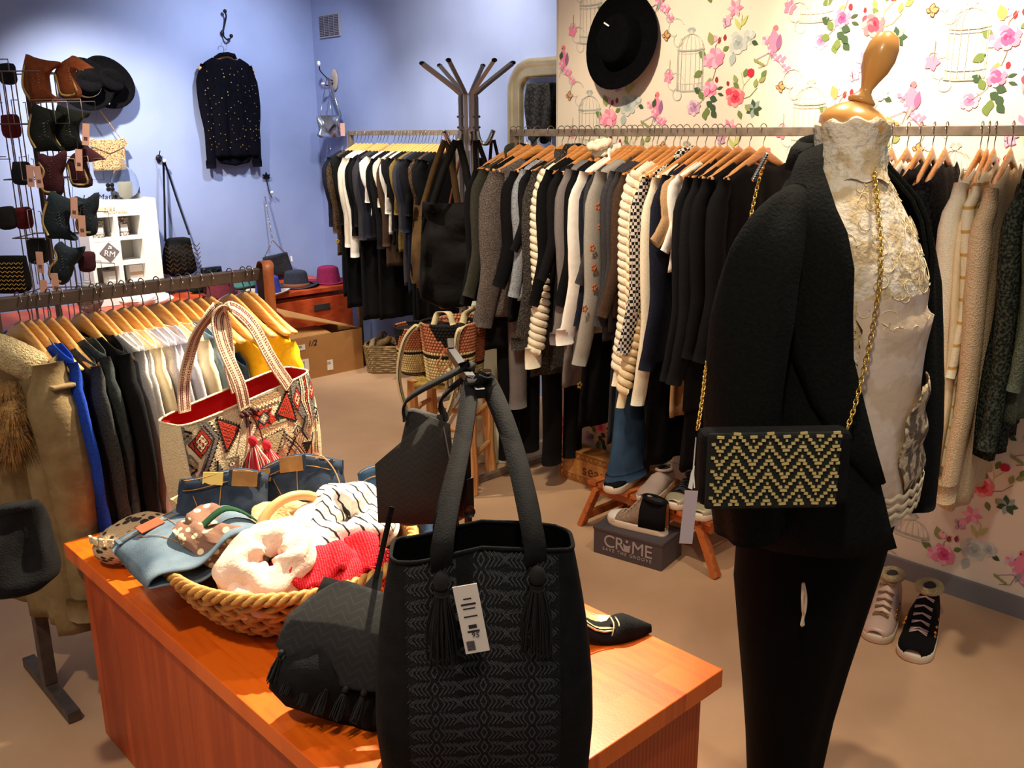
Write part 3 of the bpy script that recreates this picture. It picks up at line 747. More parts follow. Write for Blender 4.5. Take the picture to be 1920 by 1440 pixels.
# ------------------------------------------------------------------ low rail at the left
LRY, LRZ = 2.70, 1.18
rack('clothes_rail', 'low steel clothes rail with sweatshirts and parka in the left foreground', [(.655, LRY), (1.455, LRY)], ((.638, LRY), (1.472, LRY)), LRZ-.018, .036, .40, (0, 1, 0), mat('dark_raw_steel', (92, 78, 70), .5, .3, (72, 62, 56), 25))
def lx(px): return at(px, 600-px*.19, y=LRY).x
LL = [
 (37, None), (55, ('cobalt blue jersey jacket beside the khaki parka', 'jacket', COBALT, dict(L=.74, sl=.70, T=.026, sr=.045))),
 (71, ('charcoal jersey top under the bare hanger bar', 'top', CHAR, dict(L=.7, sl=0, T=.012, drop=.06))),
 (94, ('charcoal marled sweatshirt left of the black coat', 'sweatshirt', cloth('charcoal_marl', (40, 41, 42), (64, 66, 66), scale=240), dict(L=.74, sl=.68, T=.030, sr=.055, drop=.02))),
 (115, ('dark grey green sweatshirt tight against the black coat', 'sweatshirt', cloth('slate_cloth', (44, 50, 50), (58, 64, 64)), dict(L=.70, sl=.62, T=.018, sr=.045))),
 (150, ('black tailored coat in the left foreground rail', 'coat', BLK, dict(L=.80, sl=.72, T=.05, sr=.070))),
 (175, ('pale grey marl sweatshirt right after the black coat', 'sweatshirt', LGREY, dict(L=.66, sl=.60, T=.028, sr=.055))),
 (187, ('light grey sweatshirt with dropped shoulder seam', 'sweatshirt', LGREY, dict(L=.68, sl=.64, T=.024, sr=.062))),
 (210, ('ecru cotton shirt between grey and lilac sweatshirts', 'shirt', ECRU, dict(L=.66, sl=.60, T=.024, sr=.05))),
 (230, ('lilac grey sweatshirt with wide sleeve, first of three', 'sweatshirt', LILAC, dict(L=.66, sl=.60, T=.028, sr=.066))),
 (247, ('lilac grey sweatshirt, middle one of three', 'sweatshirt', LILAC, dict(L=.62, sl=.56, T=.024, sr=.052))),
 (266, ('lilac grey sweatshirt with tiny dark motif, last of three', 'sweatshirt', LILAC, dict(L=.62, sl=.55, T=.030, sr=.055))),
 (294, ('cream jacket with brightly lit shoulder', 'jacket', ECRU, dict(L=.7, sl=.62, T=.035, sr=.06))),
 (317, ('blue chambray shirt between two cream jackets', 'shirt', DENIML, dict(L=.6, sl=.5, T=.022, sr=.045))),
 (335, ('cream soft cardigan after the chambray shirt', 'cardigan', CREAM, dict(L=.66, sl=.6, T=.028, sr=.055))),
 (352, ('navy denim skirt clipped under its hanger, left one', 'skirt', DENIMD, dict(L=.60, sl=0, T=.018, drop=.10, W=.15))),
 (372, ('dark denim jeans clipped under the pale hanger', 'jeans', DENIMD, dict(L=.75, sl=0, T=.022, drop=.12, W=.15))),
 (392, ('dark denim skirt clipped beside the mustard top', 'skirt', DENIMD, dict(L=.62, sl=0, T=.022, drop=.12, W=.16))),
 (430, ('mustard yellow skirt with buckle on the far hanger', 'skirt', MUST, dict(L=.62, sl=0, T=.028, drop=.08, W=.16))),
 (455, ('mustard yellow blouse at the far end of the low rail', 'blouse', MUST, dict(L=.66, sl=.50, T=.032, sr=.055, drop=.05))),
]
for i, (px, gm) in enumerate(LL):
    x = lx(px); ti = .11+.015*math.sin(i*2.3)
    lab = gm[0] if gm else 'khaki parka with sherpa collar'
    hanger('wide', 'broad pale wooden hanger carrying the '+' '.join(lab.split()[:10]), (x, LRY, LRZ+.003), PI/2, WOODH, 'wooden hangers on the low rail', ti)
    if not gm: continue
    lab, cat, m, kw = gm; kw = dict(kw)
    nb = [abs(lx(LL[j][0])-x) for j in (i-1, i+1) if 0 <= j < len(LL)]
    kw['T'] = max(.0145, min(kw['T'], sum(nb)/len(nb)*.5))
    kw.setdefault('W', .228); kw['neck'] = .56; kw['out'] = .05; kw.setdefault('wb', .25)
    garment(cat, lab, cat, (x, LRY, LRZ), PI/2, m, seed=i+120, tilt=ti, group='clothes on the low rail', **kw)
# extra hanger with nothing on it
hanger('wide', 'bare broad wooden hanger last on the low rail, by the leather strap', (lx(467), LRY, LRZ+.003), PI/2, WOODH, 'wooden hangers on the low rail', .12)

# khaki parka with sherpa and fur
pk = garment('parka', 'khaki canvas parka with sherpa lined hood and brown fur trim on the low rail', 'parka', (lx(37)-.02, LRY, LRZ), PI/2, KHAKI, L=.90, W=.19, wb=.24, T=.062, fold=2.2, out=.03, sl=.78, sr=.080, seed=5, tilt=.12, cuff=.07)
q = MB()
for i in range(9):
    a = i/8*PI
    q.ball((-.05+.085*math.cos(a), .02+.04*math.sin(a), -.165+.035*math.sin(a)), (.046, .044, .046), n=12, k=8)
q.build('sherpa_collar', SHERPA, pk)
FURM = mat('brown_faux_fur', (190, 146, 84), .95, 0, (112, 78, 44), 30, 1, 120, mixw=(.3, .7), bdist=.02)
fm = MB(); rn = random.Random(3)
fur_c = [(-.11, .075, -.24), (-.14, .085, -.28), (-.14, .09, -.33), (-.11, .09, -.37), (-.06, .095, -.38)]
for c in fur_c: fm.ball(c, (.045, .04, .045), n=10, k=7)
for i in range(1500):
    c = Vector(fur_c[rn.randrange(5)]); d = Vector((rn.gauss(0, 1), rn.gauss(0, 1), rn.gauss(0, 1))).normalized()
    p = c+Vector((d.x*.043, d.y*.038, d.z*.043)); e = p+(d*.55+Vector((0, 0, -.8))).normalized()*rn.uniform(.025, .05)
    s_ = d.cross(Vector((.3, .2, 1))).normalized()*.0016
    fm.add([p-s_, p+s_, e], [(0, 1, 2)], FURM)
fm.build('fur_trim', FURM, pk)
q = MB(); q.box((-.215, 0, -.205), (.09, .06, .012)); q.build('shoulder_tab', KHAKI, pk, bevel=.004)
# brown leather strap over the far end of the low rail
LEA = mat('tan_leather', (150, 84, 44), .5, 0, (128, 68, 36), 12, .1, 90)
st = thing('leather_strap', 'tan leather strap looped over the far end of the low rail', 'strap', (1.452, LRY-.03, LRZ))
MB().ribbon(smoothpath([(0, -.03, -.34), (-.012, -.026, -.16), (-.012, -.022, -.02), (0, .0, .016), (.01, .052, .012), (.012, .07, -.05), (.03, .075, -.2), (.05, .08, -.36)], 5), (1, 0, 0), .036, .004).build('strap_loop', LEA, st)
MB().tube([(-.012, -.03, -.30), (.012, -.03, -.30), (.012, -.03, -.34), (-.012, -.03, -.34)], .002, 6, closed=True).build('buckle', GOLD, st)
FACE = math.atan2(-.685, .728)      # things turned to the shop's entrance, where the camera stands
IRON = mat('black_iron', (30, 28, 30), .5, .7)
PORC = mat('porcelain', (232, 220, 206), .3)
GLASS = mat('clear_glass', (245, 248, 250), .03, 0, trans=1, ior=1.3)
YB = 6.27

def bagbody(mb, w0, w1, h, t0, t1, m=None, n=28, rows=12, sag=0, puff=.3, exp=.5, wr=.004, seed=0, open_=False, z0=0, edge=0):
    """rounded bag: top width w0, bottom w1, height h, depth t0..t1; local x across, -y towards the viewer"""
    rings = []
    for i in range(rows+1):
        v = i/rows; w_ = (w0+(w1-w0)*v)/2; t = (t0+(t1-t0)*v)/2*(1+puff*math.sin(PI*v))
        rnd = 1 if v < .86 else math.sqrt(max(.02, 1-((v-.86)/.14)**2*.6))
        ring = []
        for k in range(n):
            a = 2*PI*k/n; c_, s_ = math.cos(a), math.sin(a)
            x = math.copysign(abs(c_)**exp, c_)*w_*rnd; y = math.copysign(abs(s_)**exp, s_)*t*rnd
            z = z0-h*v - sag*(1-(x/w_ if w_ else 0)**2)*(1-v)
            z += edge*(1-v)*math.cos(a*2)
            d = wr*noise.noise(Vector((x*14+seed, y*14, z*9)))
            ring.append(Vector((x*(1+d), y+d*2, z)))
        rings.append(ring)
    mb.loft(rings, m, not open_, True)
    return mb

def wall_hook(name, label, p, kind, rz=0):
    h = thing(name, label, 'wall hook', p, rz)
    if kind == 'iron':
        MB().tube(smoothpath([(0, -.04, .145), (.012, -.03, .12), (.006, -.012, .07), (-.005, -.008, .03), (-.012, -.012, 0), (0, -.035, -.03), (.022, -.045, -.022), (.03, -.045, -.01)], 5), .0055, 8).build('hook_stem', IRON, h)
        q = MB(); q.ball((0, -.042, .150), .013); q.ball((.03, -.045, -.006), .013); q.ball((-.014, -.008, .012), (.014, .008, .02)); q.build('knob', IRON, h)
    elif kind == 'porcelain':
        MB().ball((0, -.008, 0), (.022, .012, .026)).build('rose_plate', IRON, h)
        MB().tube(smoothpath([(0, -.01, .005), (.0, -.04, -.01), (.012, -.05, -.02)], 4), .005, 8).tube([(0, -.012, .01), (.004, -.03, .05)], .003, 6).build('hook_stem', IRON, h)
        q = MB(); q.ball((.016, -.055, -.016), (.013, .014, .011)); q.build('knob', PORC, h)
    elif kind == 'leaf':
        MB().tube(smoothpath([(0, -.01, .11), (.008, -.012, .05), (.016, -.014, 0), (.02, -.03, -.03)], 4), .0035, 8).build('hook_stem', IRON, h)
        q = MB()
        for a, l in ((90, .05), (45, .045), (135, .045), (10, .034), (170, .034)):
            a = math.radians(a); d = Vector((math.cos(a), 0, math.sin(a))); n_ = Vector((-d.z, 0, d.x)); o = Vector((0, -.014, .105))
            q.add([o, o+d*l*.5+n_*l*.26, o+d*l, o+d*l*.5-n_*l*.26, o+Vector((0, .006, 0))], [(0, 1, 2, 3), (0, 4, 1), (0, 3, 4), (1, 4, 2), (2, 4, 3)])
        q.build('iron_leaf', IRON, h, False)
        MB().ball((.024, -.036, .005), (.012, .012, .011)).build('knob', PORC, h)
    elif kind == 'oval':
        MB().ball((0, -.006, -.01), (.045, .012, .075), n=20).build('rose_plate', mat('bleached_wood', (176, 162, 152), .6, 0, (156, 140, 130), 14), h)
        MB().tube(smoothpath([(0, -.01, -.02), (-.02, -.05, .0), (-.045, -.09, .05), (-.04, -.10, .085)], 4), .004, 8).tube(smoothpath([(0, -.012, -.03), (-.02, -.05, -.05), (-.03, -.075, -.04)], 4), .005, 8).build('hook_stem', IRON, h)
        q = MB(); q.ball((-.04, -.102, .10), (.013, .013, .019)); q.ball((-.038, -.08, -.038), (.022, .012, .010)); q.build('knob', PORC, h)
    return h

# blouse with gold dots on its own hook
BLOUSEM = cloth('sheer_black_voile', (7, 7, 14), (11, 11, 20), scale=60, bump=.2, spec=.05)
hp = at(420, 66, y=YB-.005)
wall_hook('wall_hook', 'black iron wall hook high above the dotted blouse', hp, 'iron')
bp = at(421, 79, y=YB-.055)
hanger('slim', 'pale wooden hanger carrying the black dotted blouse on the wall', bp, 0, WOODH, None, 0)
bl = garment('blouse', 'sheer black blouse with scattered gold dots hanging on the blue wall', 'blouse', (bp.x, bp.y, bp.z), 0, BLOUSEM, L=.76, W=.175, wb=.185, T=.022, sl=.76, sr=.048, seed=77, collar='stand', cuff=.06, drop=-.005)
MB().grid(lambda a, v: Vector(((a-.5)*.29*(1-.25*v*v), -.006+.006*math.sin(a*20), -.745-.075*v+.02*abs(2*a-1))), 20, 5).build('shirt_tail', BLOUSEM, bl, solid=.002)
q = MB(); rn = random.Random(2); pts = []
while len(pts) < 96:
    x, z = rn.uniform(-.20, .20), rn.uniform(-.72, -.17)
    if all((x-a)**2+(z-b)**2 > .0004 for a, b in pts): pts.append((x, z))
for x, z in pts: q.ball((x, -.040-.006*(1-abs(x)/.2), z), (.0034, .0012, .0034), n=6, k=4)
q.build('gold_dot_pattern', GOLD, bl)

# two black felt hats hung at the left of the wall
FELT = mat('black_felt', (3, 3, 5), .95, 0, (6, 6, 8), 60, .2, 200, spec=.08)
def felt_hat(name, label, loc, m, R=.17, rh=.085, h=.11, rot=(0, 0, 0), band=None, brim=None, pinch=.022, curl=.012, group=None, tear=1):
    t = thing(name, label, 'hat', loc, 0, group); t.rotation_euler = rot
    c = MB(); rings = []; n = 36
    for i in range(13):
        v = i/12
        if v < .7: r = rh*(1-.16*(v/.7)); z = h*v/.7*.86
        else:
            u = (v-.7)/.3; r = rh*.84*math.cos(u*PI/2*.97); z = h*(.86+.14*math.sin(u*PI/2))
        ring = []
        for k in range(n):
            a = 2*PI*k/n; x, y = r*math.cos(a)*1.12, r*math.sin(a)*.94
            zz = z-pinch*max(0, (v-.6)/.4)*math.exp(-(y/.018)**2)*(1 if x > -.09 else 0)
            py = 1-.16*max(0, v-.3)*max(0, math.cos(a))**2
            ring.append(Vector((x, y*py, zz)))
        rings.append(ring)
    c.loft(rings, None, False, True); c.build('crown', m, t)
    b = MB(); rings = []
    for r_, z in ((rh*.97, .004), (rh*1.15, .001), (R*.72, 0), (R*.92, .003+curl*.3), (R, .004+curl), (R*.99, .0005+curl), (R*.90, -.003+curl*.3), (R*.72, -.004), (rh*.97, -.001)):
        rings.append([Vector((math.cos(2*PI*k/n)*r_*1.06, math.sin(2*PI*k/n)*r_*.97, z+.010*math.cos(4*PI*k/n)*(r_/R)**2)) for k in range(n)])
    b.loft(rings, None, False, False); b.build('brim', brim or m, t)
    if band:
        q = MB(); q.loft([[Vector((math.cos(2*PI*k/n)*rh*1.12*s_, math.sin(2*PI*k/n)*rh*.94*s_, z)) for k in range(n)] for s_, z in ((1.02, .003), (1.025, .012), (.995, .026), (.985, .026))], None, False, False); q.build('hat_band', band, t)
    return t
h1 = felt_hat('felt_hat', 'black wide brim felt hat pinned flat on the wall, right of the pair', at(200, 155, y=YB-.06), FELT, .165, .085, .10, (math.radians(78), math.radians(28), 0), group=None)
MB().box((.04, -.12, .004), (.03, .012, .003)).build('price_pin', WHITE, h1, False)
h2 = felt_hat('felt_hat', 'black felt hat hung behind the rust cuffs, left of the pair', at(158, 158, y=YB-.12), FELT, .165, .085, .10, (math.radians(80), math.radians(10), 0), band=mat('cream_ribbon', (226, 214, 190), .7))

# glitter purse on a chain
GLIT = mat('rose_gold_glitter', (112, 70, 40), .25, .5, (226, 190, 140), 110, 1, 200, 'voronoi', mixw=(.25, .45), bdist=.012)
pc = at(200, 262, y=YB-.045)
gp = thing('glitter_purse', 'rose gold glitter purse hanging on a chain below the black hats', 'purse', pc)
q = MB(); q.box((0, 0, -.095), (.205, .05, .19)); q.build('purse_body', GLIT, gp, False, bevel=.012)
q = MB(); q.ribbon([(-.112, -.028, -.01), (0, -.030, -.06), (.112, -.028, -.01)], (0, 0, 1), .05, .004); q.build('purse_flap', GLIT, gp, False)
def chain(mb, pts, r=.004, w=.0012, m=None):
    P = [Vector(p) for p in pts]; L_ = 0
    for a, b in zip(P[:-1], P[1:]): L_ += (b-a).length
    step = r*1.75; n = max(2, int(L_/step)); tot = 0; seg = 0; acc = 0
    for i in range(n):
        s_ = (i+.5)*L_/n
        while seg < len(P)-2 and s_ > acc+(P[seg+1]-P[seg]).length: acc += (P[seg+1]-P[seg]).length; seg += 1
        d = (P[seg+1]-P[seg]); c = P[seg]+d*((s_-acc)/d.length); t = d.normalized(); u = t.orthogonal().normalized(); w_ = t.cross(u)
        if i % 2: u, w_ = w_, u
        mb.tube([c+t*(math.cos(a)*r*1.25)+u*(math.sin(a)*r*.7) for a in [2*PI*k/8 for k in range(8)]], w, 4, m, closed=True, up=w_)
    return mb
q = MB(); chain(q, [(-.05, -.01, .40), (-.035, -.012, .2), (.085, -.02, 0)], .005, .0014); q.build('chain', GOLD, gp)

# black chevron shoulder bag on its hook
hk = at(297, 297, y=YB-.003)
wall_hook('wall_hook', 'iron hook with porcelain knob holding the chevron shoulder bag', hk, 'porcelain')
cb_c = at(333, 448, y=YB-.10)
cbg = thing('shoulder_bag', 'black gathered shoulder bag with gold chevron threads on the blue wall', 'bag', cb_c)
BAGBLK = cloth('black_woven_bag', (16, 16, 18), (24, 24, 28), scale=120, bump=.6, bscale=140)
q = MB(); bagbody(q, .17, .235, .245, .05, .10, seed=4, sag=-.012, puff=.25, wr=.03); q.build('bag_body', BAGBLK, cbg)
q = MB()
for i in range(5):
    x0 = -.10+i*.05
    for j in range(6):
        z0 = -.055-j*.03
        for s_ in (-1, 1): q.bar((x0, -.066, z0), (x0+s_*.022, -.066, z0+.022), .0042, .0040)
q.build('chevron_threads', GOLD, cbg, False)
q = MB(); hk_l = Vector(hk)-Vector(cb_c)+Vector((.012, -.05, -.02))
for a, b in (((-.085, 0, -.01), -.003), ((.085, 0, .02), .006), ((-.075, .03, -.01), .0)):
    q.ribbon([Vector(a), Vector(a)*.5+hk_l*.5+Vector((0, 0, 0)), hk_l+Vector((b, 0, 0))], (1, 0, 0), .012, .003)
q.build('strap', BAGBLK, cbg)

# black sequin clutch on a silver chain, leaf hook
hk2 = at(500, 362, y=YB-.003)
wall_hook('wall_hook', 'iron hook shaped like a leaf with porcelain knob', hk2, 'leaf')
sc = at(516, 478, y=YB-.08)
sb = thing('sequin_bag', 'small black sequinned bag hanging by a silver chain over the cabinet', 'bag', sc, 0); sb.rotation_euler = (0, math.radians(-7), 0)
SEQB = mat('black_sequins', (8, 8, 10), .35, 0, (26, 26, 32), 190, 1, 260, 'voronoi', mixw=(.1, .4), bdist=.006, spec=.35)
q = MB(); bagbody(q, .20, .225, .17, .04, .06, seed=8, wr=.01); q.build('bag_body', SEQB, sb)
q = MB(); hl = Vector((hk2.x-sc.x+.02, hk2.y-sc.y-.03, hk2.z-sc.z-.02)); mid = Vector((-.005, -.01, .11))
chain(q, [(-.09, 0, .0), mid], .007, .0026); chain(q, [(.08, 0, .0), mid], .007, .0026); chain(q, [mid, hl], .007, .0026); q.build('chain', CHROME, sb)
q = MB(); q.box((.11, -.03, -.05), (.014, .002, .04)); q.build('security_tag', WHITE, sb, False)

# oval plate hook with silver and blue pouches on the side wall
XS = 3.92
ho = at(628, 147, x=XS-.003)
wall_hook('wall_hook', 'oval bleached wood wall hook with two porcelain knobs in the corner', ho, 'oval', -PI/2)
so = at(619, 216, x=XS-.09)
SILV = mat('silver_foil_leather', (196, 200, 212), .18, .85, (150, 156, 172), 14, .6, 16)
sl_ = thing('silver_bag', 'crinkled silver shoulder bag hanging from the oval hook', 'bag', so, -PI/2+.5)
q = MB(); bagbody(q, .185, .165, .155, .03, .05, seed=12, wr=.05); q.build('bag_body', SILV, sl_)
q = MB(); q.add([(-.088, -.034, -.002), (.088, -.034, -.002), (.0, -.044, -.115), (0, -.034, -.09)], [(0, 1, 2), (0, 2, 3), (1, 3, 2)]); q.build('flap', SILV, sl_, False)
q = MB()
for a, b, w_ in (((-.08, 0, 0), (-.01, 0, .255), .006), ((.085, 0, 0), (.0, 0, .255), .018), ((.0, .02, 0), (.0, 0, .25), .005)): q.ribbon([a, Vector(a)*.55+Vector(b)*.45, b], (1, .3, 0), w_, .002)
q.build('strap', SILV, sl_)
MB().box((.10, -.01, -.10), (.036, .002, .09)).build('price_tag', PINKTAG, sl_, False)
to = at(618, 298, x=XS-.05)
BLG = mat('turquoise_glitter', (40, 150, 186), .3, .4, (130, 214, 232), 60, .8, 120, 'voronoi', mixw=(.05, .3))
bt = thing('glitter_pouch', 'narrow turquoise glitter pouch hanging below the silver bag', 'pouch', to, -PI/2+.3)
q = MB(); q.box((0, 0, -.08), (.085, .02, .165)); q.build('pouch_body', BLG, bt, False, bevel=.01)
MB().tube([(-.03, 0, 0), (-.012, 0, .10), (0, 0, .34), (.01, 0, .10), (.03, 0, 0)], .0014, 5).build('cord', CHROME, bt)

# ------------------------------------------------------------------ mirror with champagne frame
FRM = mat('champagne_leaf', (206, 192, 160), .32, .75, (188, 172, 138), 9)
mr = thing('mirror', 'tall champagne framed mirror with rounded corners on the side wall', 'mirror', (XS-.004, 3.72, .35), -PI/2)
def rrect(w_, h, r, inset, z, n=7):
    pts = []
    for cx, cz, a0 in ((w_/2-r, h-r, 0), (-w_/2+r, h-r, 90), (-w_/2+r, r, 180), (w_/2-r, r, 270)):
        for i in range(n):
            a = math.radians(a0+90*i/(n-1)); rr_ = max(.01, r-inset)
            pts.append(Vector((cx+math.cos(a)*rr_, z, cz+math.sin(a)*rr_)))
    return pts
MW, MH = .86, 1.635
prof = [(0, 0), (0, -.03), (.012, -.042), (.03, -.044), (.045, -.034), (.06, -.030), (.085, -.034), (.098, -.030), (.105, -.018), (.105, -.006)]
q = MB(); q.loft([rrect(MW, MH, .18, a, b) for a, b in prof], None, False, False); q.build('frame', FRM, mr)
q = MB(); q.poly(rrect(MW, MH, .18, .10, -.010)); q.build('mirror_glass', mat('silvered_glass', (225, 228, 228), .02, 1), mr, False)
# black lace scarf over the mirror
sp = at(1010, 160, x=XS-.06)
ls = thing('lace_scarf', 'black lace scarf hung inside the champagne mirror', 'scarf', sp, -PI/2)
LACE2 = mat('black_fishnet_lace', (10, 10, 12), .9, 0, (48, 46, 46), 40, .6, 120, 'voroedge', mixw=(.03, .2))
q = MB(); q.grid(lambda a, v: Vector(((a-.5)*.19*(1+.1*math.sin(v*5)), -.012*math.sin(a*14+v*3), -.30*v-.03*math.sin(a*7)*v+.01)), 24, 14); q.build('lace_cloth', LACE2, ls, solid=.004)
MB().tube([(-.09, .02, .008), (.09, .02, .008)], .006, 8).build('rod', IRON, ls)

# black hat pinned on the flowered wallpaper
h3 = felt_hat('felt_hat', 'big black felt hat pinned on the flowered wallpaper', at(1168, 80, x=WX-.035), FELT, .185, .10, .085, (math.radians(0), math.radians(-80), math.radians(4)), group=None, pinch=.01, curl=.02)
MB().box((.075, .02, .08), (.0, .0, .0)) 
MB().bar((.062, .045, .083), (.045, .012, .092), .006, .003).build('price_pin', WHITE, h3, False)
# ------------------------------------------------------------------ orange wooden display block
TWOOD = mat('cherry_blocks', (184, 66, 10), .36, 0, (226, 102, 18), 1, .03, 200, 'brick', mixw=(.25, 1.0), coat=.12, stretch=(1, 1, 1))
TSIDE = woodmat('cherry_panel', (166, 64, 22), (190, 82, 32), .45, (14, 14, 1), 2)
TX0, TX1, TY0, TY1, TZ = .670, 1.404, .893, 2.420, .572
tb = thing('display_table', 'low orange wooden display block in the foreground carrying the basket', 'table', ((TX0+TX1)/2, (TY0+TY1)/2, 0))
top = MB().box((0, 0, 0), (TY1-TY0, TX1-TX0, .040)).build('table_top', TWOOD, tb, False, bevel=.002); top.location = (0, 0, TZ-.020); top.rotation_euler = (0, 0, PI/2)
MB().box((0, 0, (TZ-.04)/2), (TX1-TX0-.056, TY1-TY0-.056, TZ-.04)).build('body_panel', TSIDE, tb, False, bevel=.003)

def supery(x, w_, t, e):
    c = min(1, abs(x/w_)) ** (1/e); return -(math.sqrt(max(0, 1-c*c)) ** e)*t

# ---- patterned tote
TT = thing('tote_bag', 'large ethnic patterned tote with red lining and tasselled straps behind the basket', 'bag', (1.140, 2.270, TZ+.018), .27)
TT.rotation_euler = (0, -.085, .27)
CRM = cloth('tapestry_cream', (226, 214, 178), (212, 198, 160), scale=200, bump=.7, bscale=220, bdist=.006)
tp = lambda n, c: cloth('tapestry_'+n, c, None, bump=.7, bscale=220)
TBK, TGR, TGL, TRD, TTA, TSG = tp('black', (34, 30, 32)), tp('grey', (112, 108, 104)), tp('pale_grey', (160, 154, 140)), tp('brick_red', (176, 58, 40)), tp('taupe', (160, 132, 96)), tp('sage', (166, 164, 128))
TH, TW, TD, TE = .325, .470, .125, .40
q = MB()
def tote_ring(v, k=1.0, n=48):
    w_ = (TW/2+.006*math.sin(v*PI))*k; t = (TD/2+.018*math.sin(PI*v))*k
    ring = []
    for i in range(n):
        a = 2*PI*i/n; c_, s_ = math.cos(a), math.sin(a)
        x = math.copysign(abs(c_)**TE, c_)*w_; y = math.copysign(abs(s_)**TE, s_)*t
        ring.append(Vector((x, y, TH*(1-v)+.002)))
    return ring
q.loft([tote_ring(v/10) for v in range(11)], None, False, True); q.build('bag_body', CRM, TT)
q = MB(); q.loft([tote_ring(v/10*.8, .975) for v in range(11)], None, False, True); q.build('lining', cloth('red_lining', (196, 34, 36)), TT)
q = MB(); q.tube([p for p in tote_ring(0, .99, 48)], .0035, 6, closed=True); q.build('piping', CRM, TT)
def tf(cx, cy, k=0):
    """place on the front face from its position in the weave drawing"""
    dx, dy = cx-510, cy-820
    det = 905*510-(-300)*110
    u = (dx*510-dy*110)/det; v = (905*dy+300*dx)/det
    u = max(.004, min(.996, u)); v = max(.004, min(1.5, v))*.64
    w_ = TW/2+.006*math.sin(v*PI); t = TD/2+.018*math.sin(PI*v)
    x = (u-.5)*2*w_*.985
    return Vector((x, supery(x, w_, t, TE)-.0014-.00025*k, TH*(1-v)+.002))
pt = MB(); kk = [0]
def tpoly(P, m):
    kk[0] += .035
    def rec(a, b, c, dep):      # subdivided so that it follows the cloth
        L_ = [math.dist(a, b), math.dist(b, c), math.dist(c, a)]; i = L_.index(max(L_))
        if L_[i] > 34 and dep < 7:
            if i == 0: h = ((a[0]+b[0])/2, (a[1]+b[1])/2); rec(a, h, c, dep+1); rec(h, b, c, dep+1)
            elif i == 1: h = ((b[0]+c[0])/2, (b[1]+c[1])/2); rec(a, b, h, dep+1); rec(a, h, c, dep+1)
            else: h = ((a[0]+c[0])/2, (a[1]+c[1])/2); rec(a, b, h, dep+1); rec(h, b, c, dep+1)
        else: pt.poly([tf(*a, kk[0]), tf(*b, kk[0]), tf(*c, kk[0])], m)
    if len(P) > 4:
        c = (sum(p[0] for p in P)/len(P), sum(p[1] for p in P)/len(P))
        for a, b in zip(P, P[1:]+P[:1]): rec(a, b, c, 0)
    else:
        for i in range(1, len(P)-1): rec(P[0], P[i], P[i+1], 0)
def tline(P, w_, m):
    for a, b in zip(P[:-1], P[1:]):
        l = math.hypot(b[0]-a[0], b[1]-a[1]) or 1; w_k = w_*.8; nx, ny = -(b[1]-a[1])/l*w_k, (b[0]-a[0])/l*w_k
        tpoly([(a[0]+nx, a[1]+ny), (b[0]+nx, b[1]+ny), (b[0]-nx, b[1]-ny), (a[0]-nx, a[1]-ny)], m)
def tzig(a, b, n, amp, w_, m):
    l = math.hypot(b[0]-a[0], b[1]-a[1]); nx, ny = -(b[1]-a[1])/l*amp, (b[0]-a[0])/l*amp
    tline([(a[0]+(b[0]-a[0])*i/(2*n)+nx*(i % 2), a[1]+(b[1]-a[1])*i/(2*n)+ny*(i % 2)) for i in range(2*n+1)], w_, m)
def tteeth(a, b, n, amp, m):
    l = math.hypot(b[0]-a[0], b[1]-a[1]); nx, ny = -(b[1]-a[1])/l*amp, (b[0]-a[0])/l*amp
    for i in range(n):
        p = [(a[0]+(b[0]-a[0])*t/n, a[1]+(b[1]-a[1])*t/n) for t in (i, i+.92)]
        tpoly([p[0], p[1], ((p[0][0]+p[1][0])/2+nx, (p[0][1]+p[1][1])/2+ny)], m)
def tdia(cx, cy, rx, ry, m, sk=-.12): tpoly([(cx-rx, cy-rx*sk), (cx, cy-ry), (cx+rx, cy+rx*sk), (cx, cy+ry)], m)
tline([(520, 825), (540, 960), (610, 1200), (660, 1330)], 9, TGR)
# left diamonds
tpoly([(590, 800), (650, 800), (712, 900), (690, 1010), (640, 1150), (610, 1140), (640, 1010), (665, 900)], TGR)
tteeth((650, 800), (712, 900), 5, -14, TBK); tteeth((712, 900), (640, 1150), 9, -14, TBK); tzig((625, 815), (690, 905), 6, 8, 4, TBK); tzig((688, 910), (628, 1130), 10, 8, 4, TBK)
for rx, ry, m in ((64, 100, TBK), (58, 92, TRD), (42, 66, TBK), (36, 56, CRM), (18, 30, TRD), (9, 15, TTA)): tdia(612, 930, rx, ry, m)
for i in range(3): tline([(528, 850+i*18), (560, 860+i*16), (528+i*4, 905+i*14)], 8, (TBK, TTA, TGR)[i]); tline([(560, 1000+i*30), (600, 1060+i*20), (575, 1110+i*14)], 7, (TGR, TTA, TBK)[i])
# red triangles
for P, s_ in (([(698, 778), (850, 848), (760, 1010)], 1), ([(1190, 640), (1250, 866), (1096, 800)], 1)):
    cx, cy = sum(p[0] for p in P)/3, sum(p[1] for p in P)/3
    tpoly(P, TBK)
    for a, b in zip(P, P[1:]+P[:1]): tteeth(a, b, 9, -15, TBK)
    tpoly([(cx+(p[0]-cx)*.86, cy+(p[1]-cy)*.86) for p in P], TRD)
    for k in range(1, 7):
        t = k/7; a = [(P[0][0]+(P[2][0]-P[0][0])*t, P[0][1]+(P[2][1]-P[0][1])*t), (P[1][0]+(P[2][0]-P[1][0])*t, P[1][1]+(P[2][1]-P[1][1])*t)]
        m_ = [(cx+(p[0]-cx)*.72, cy+(p[1]-cy)*.72) for p in a]; tline(m_, 2.2, TBK)
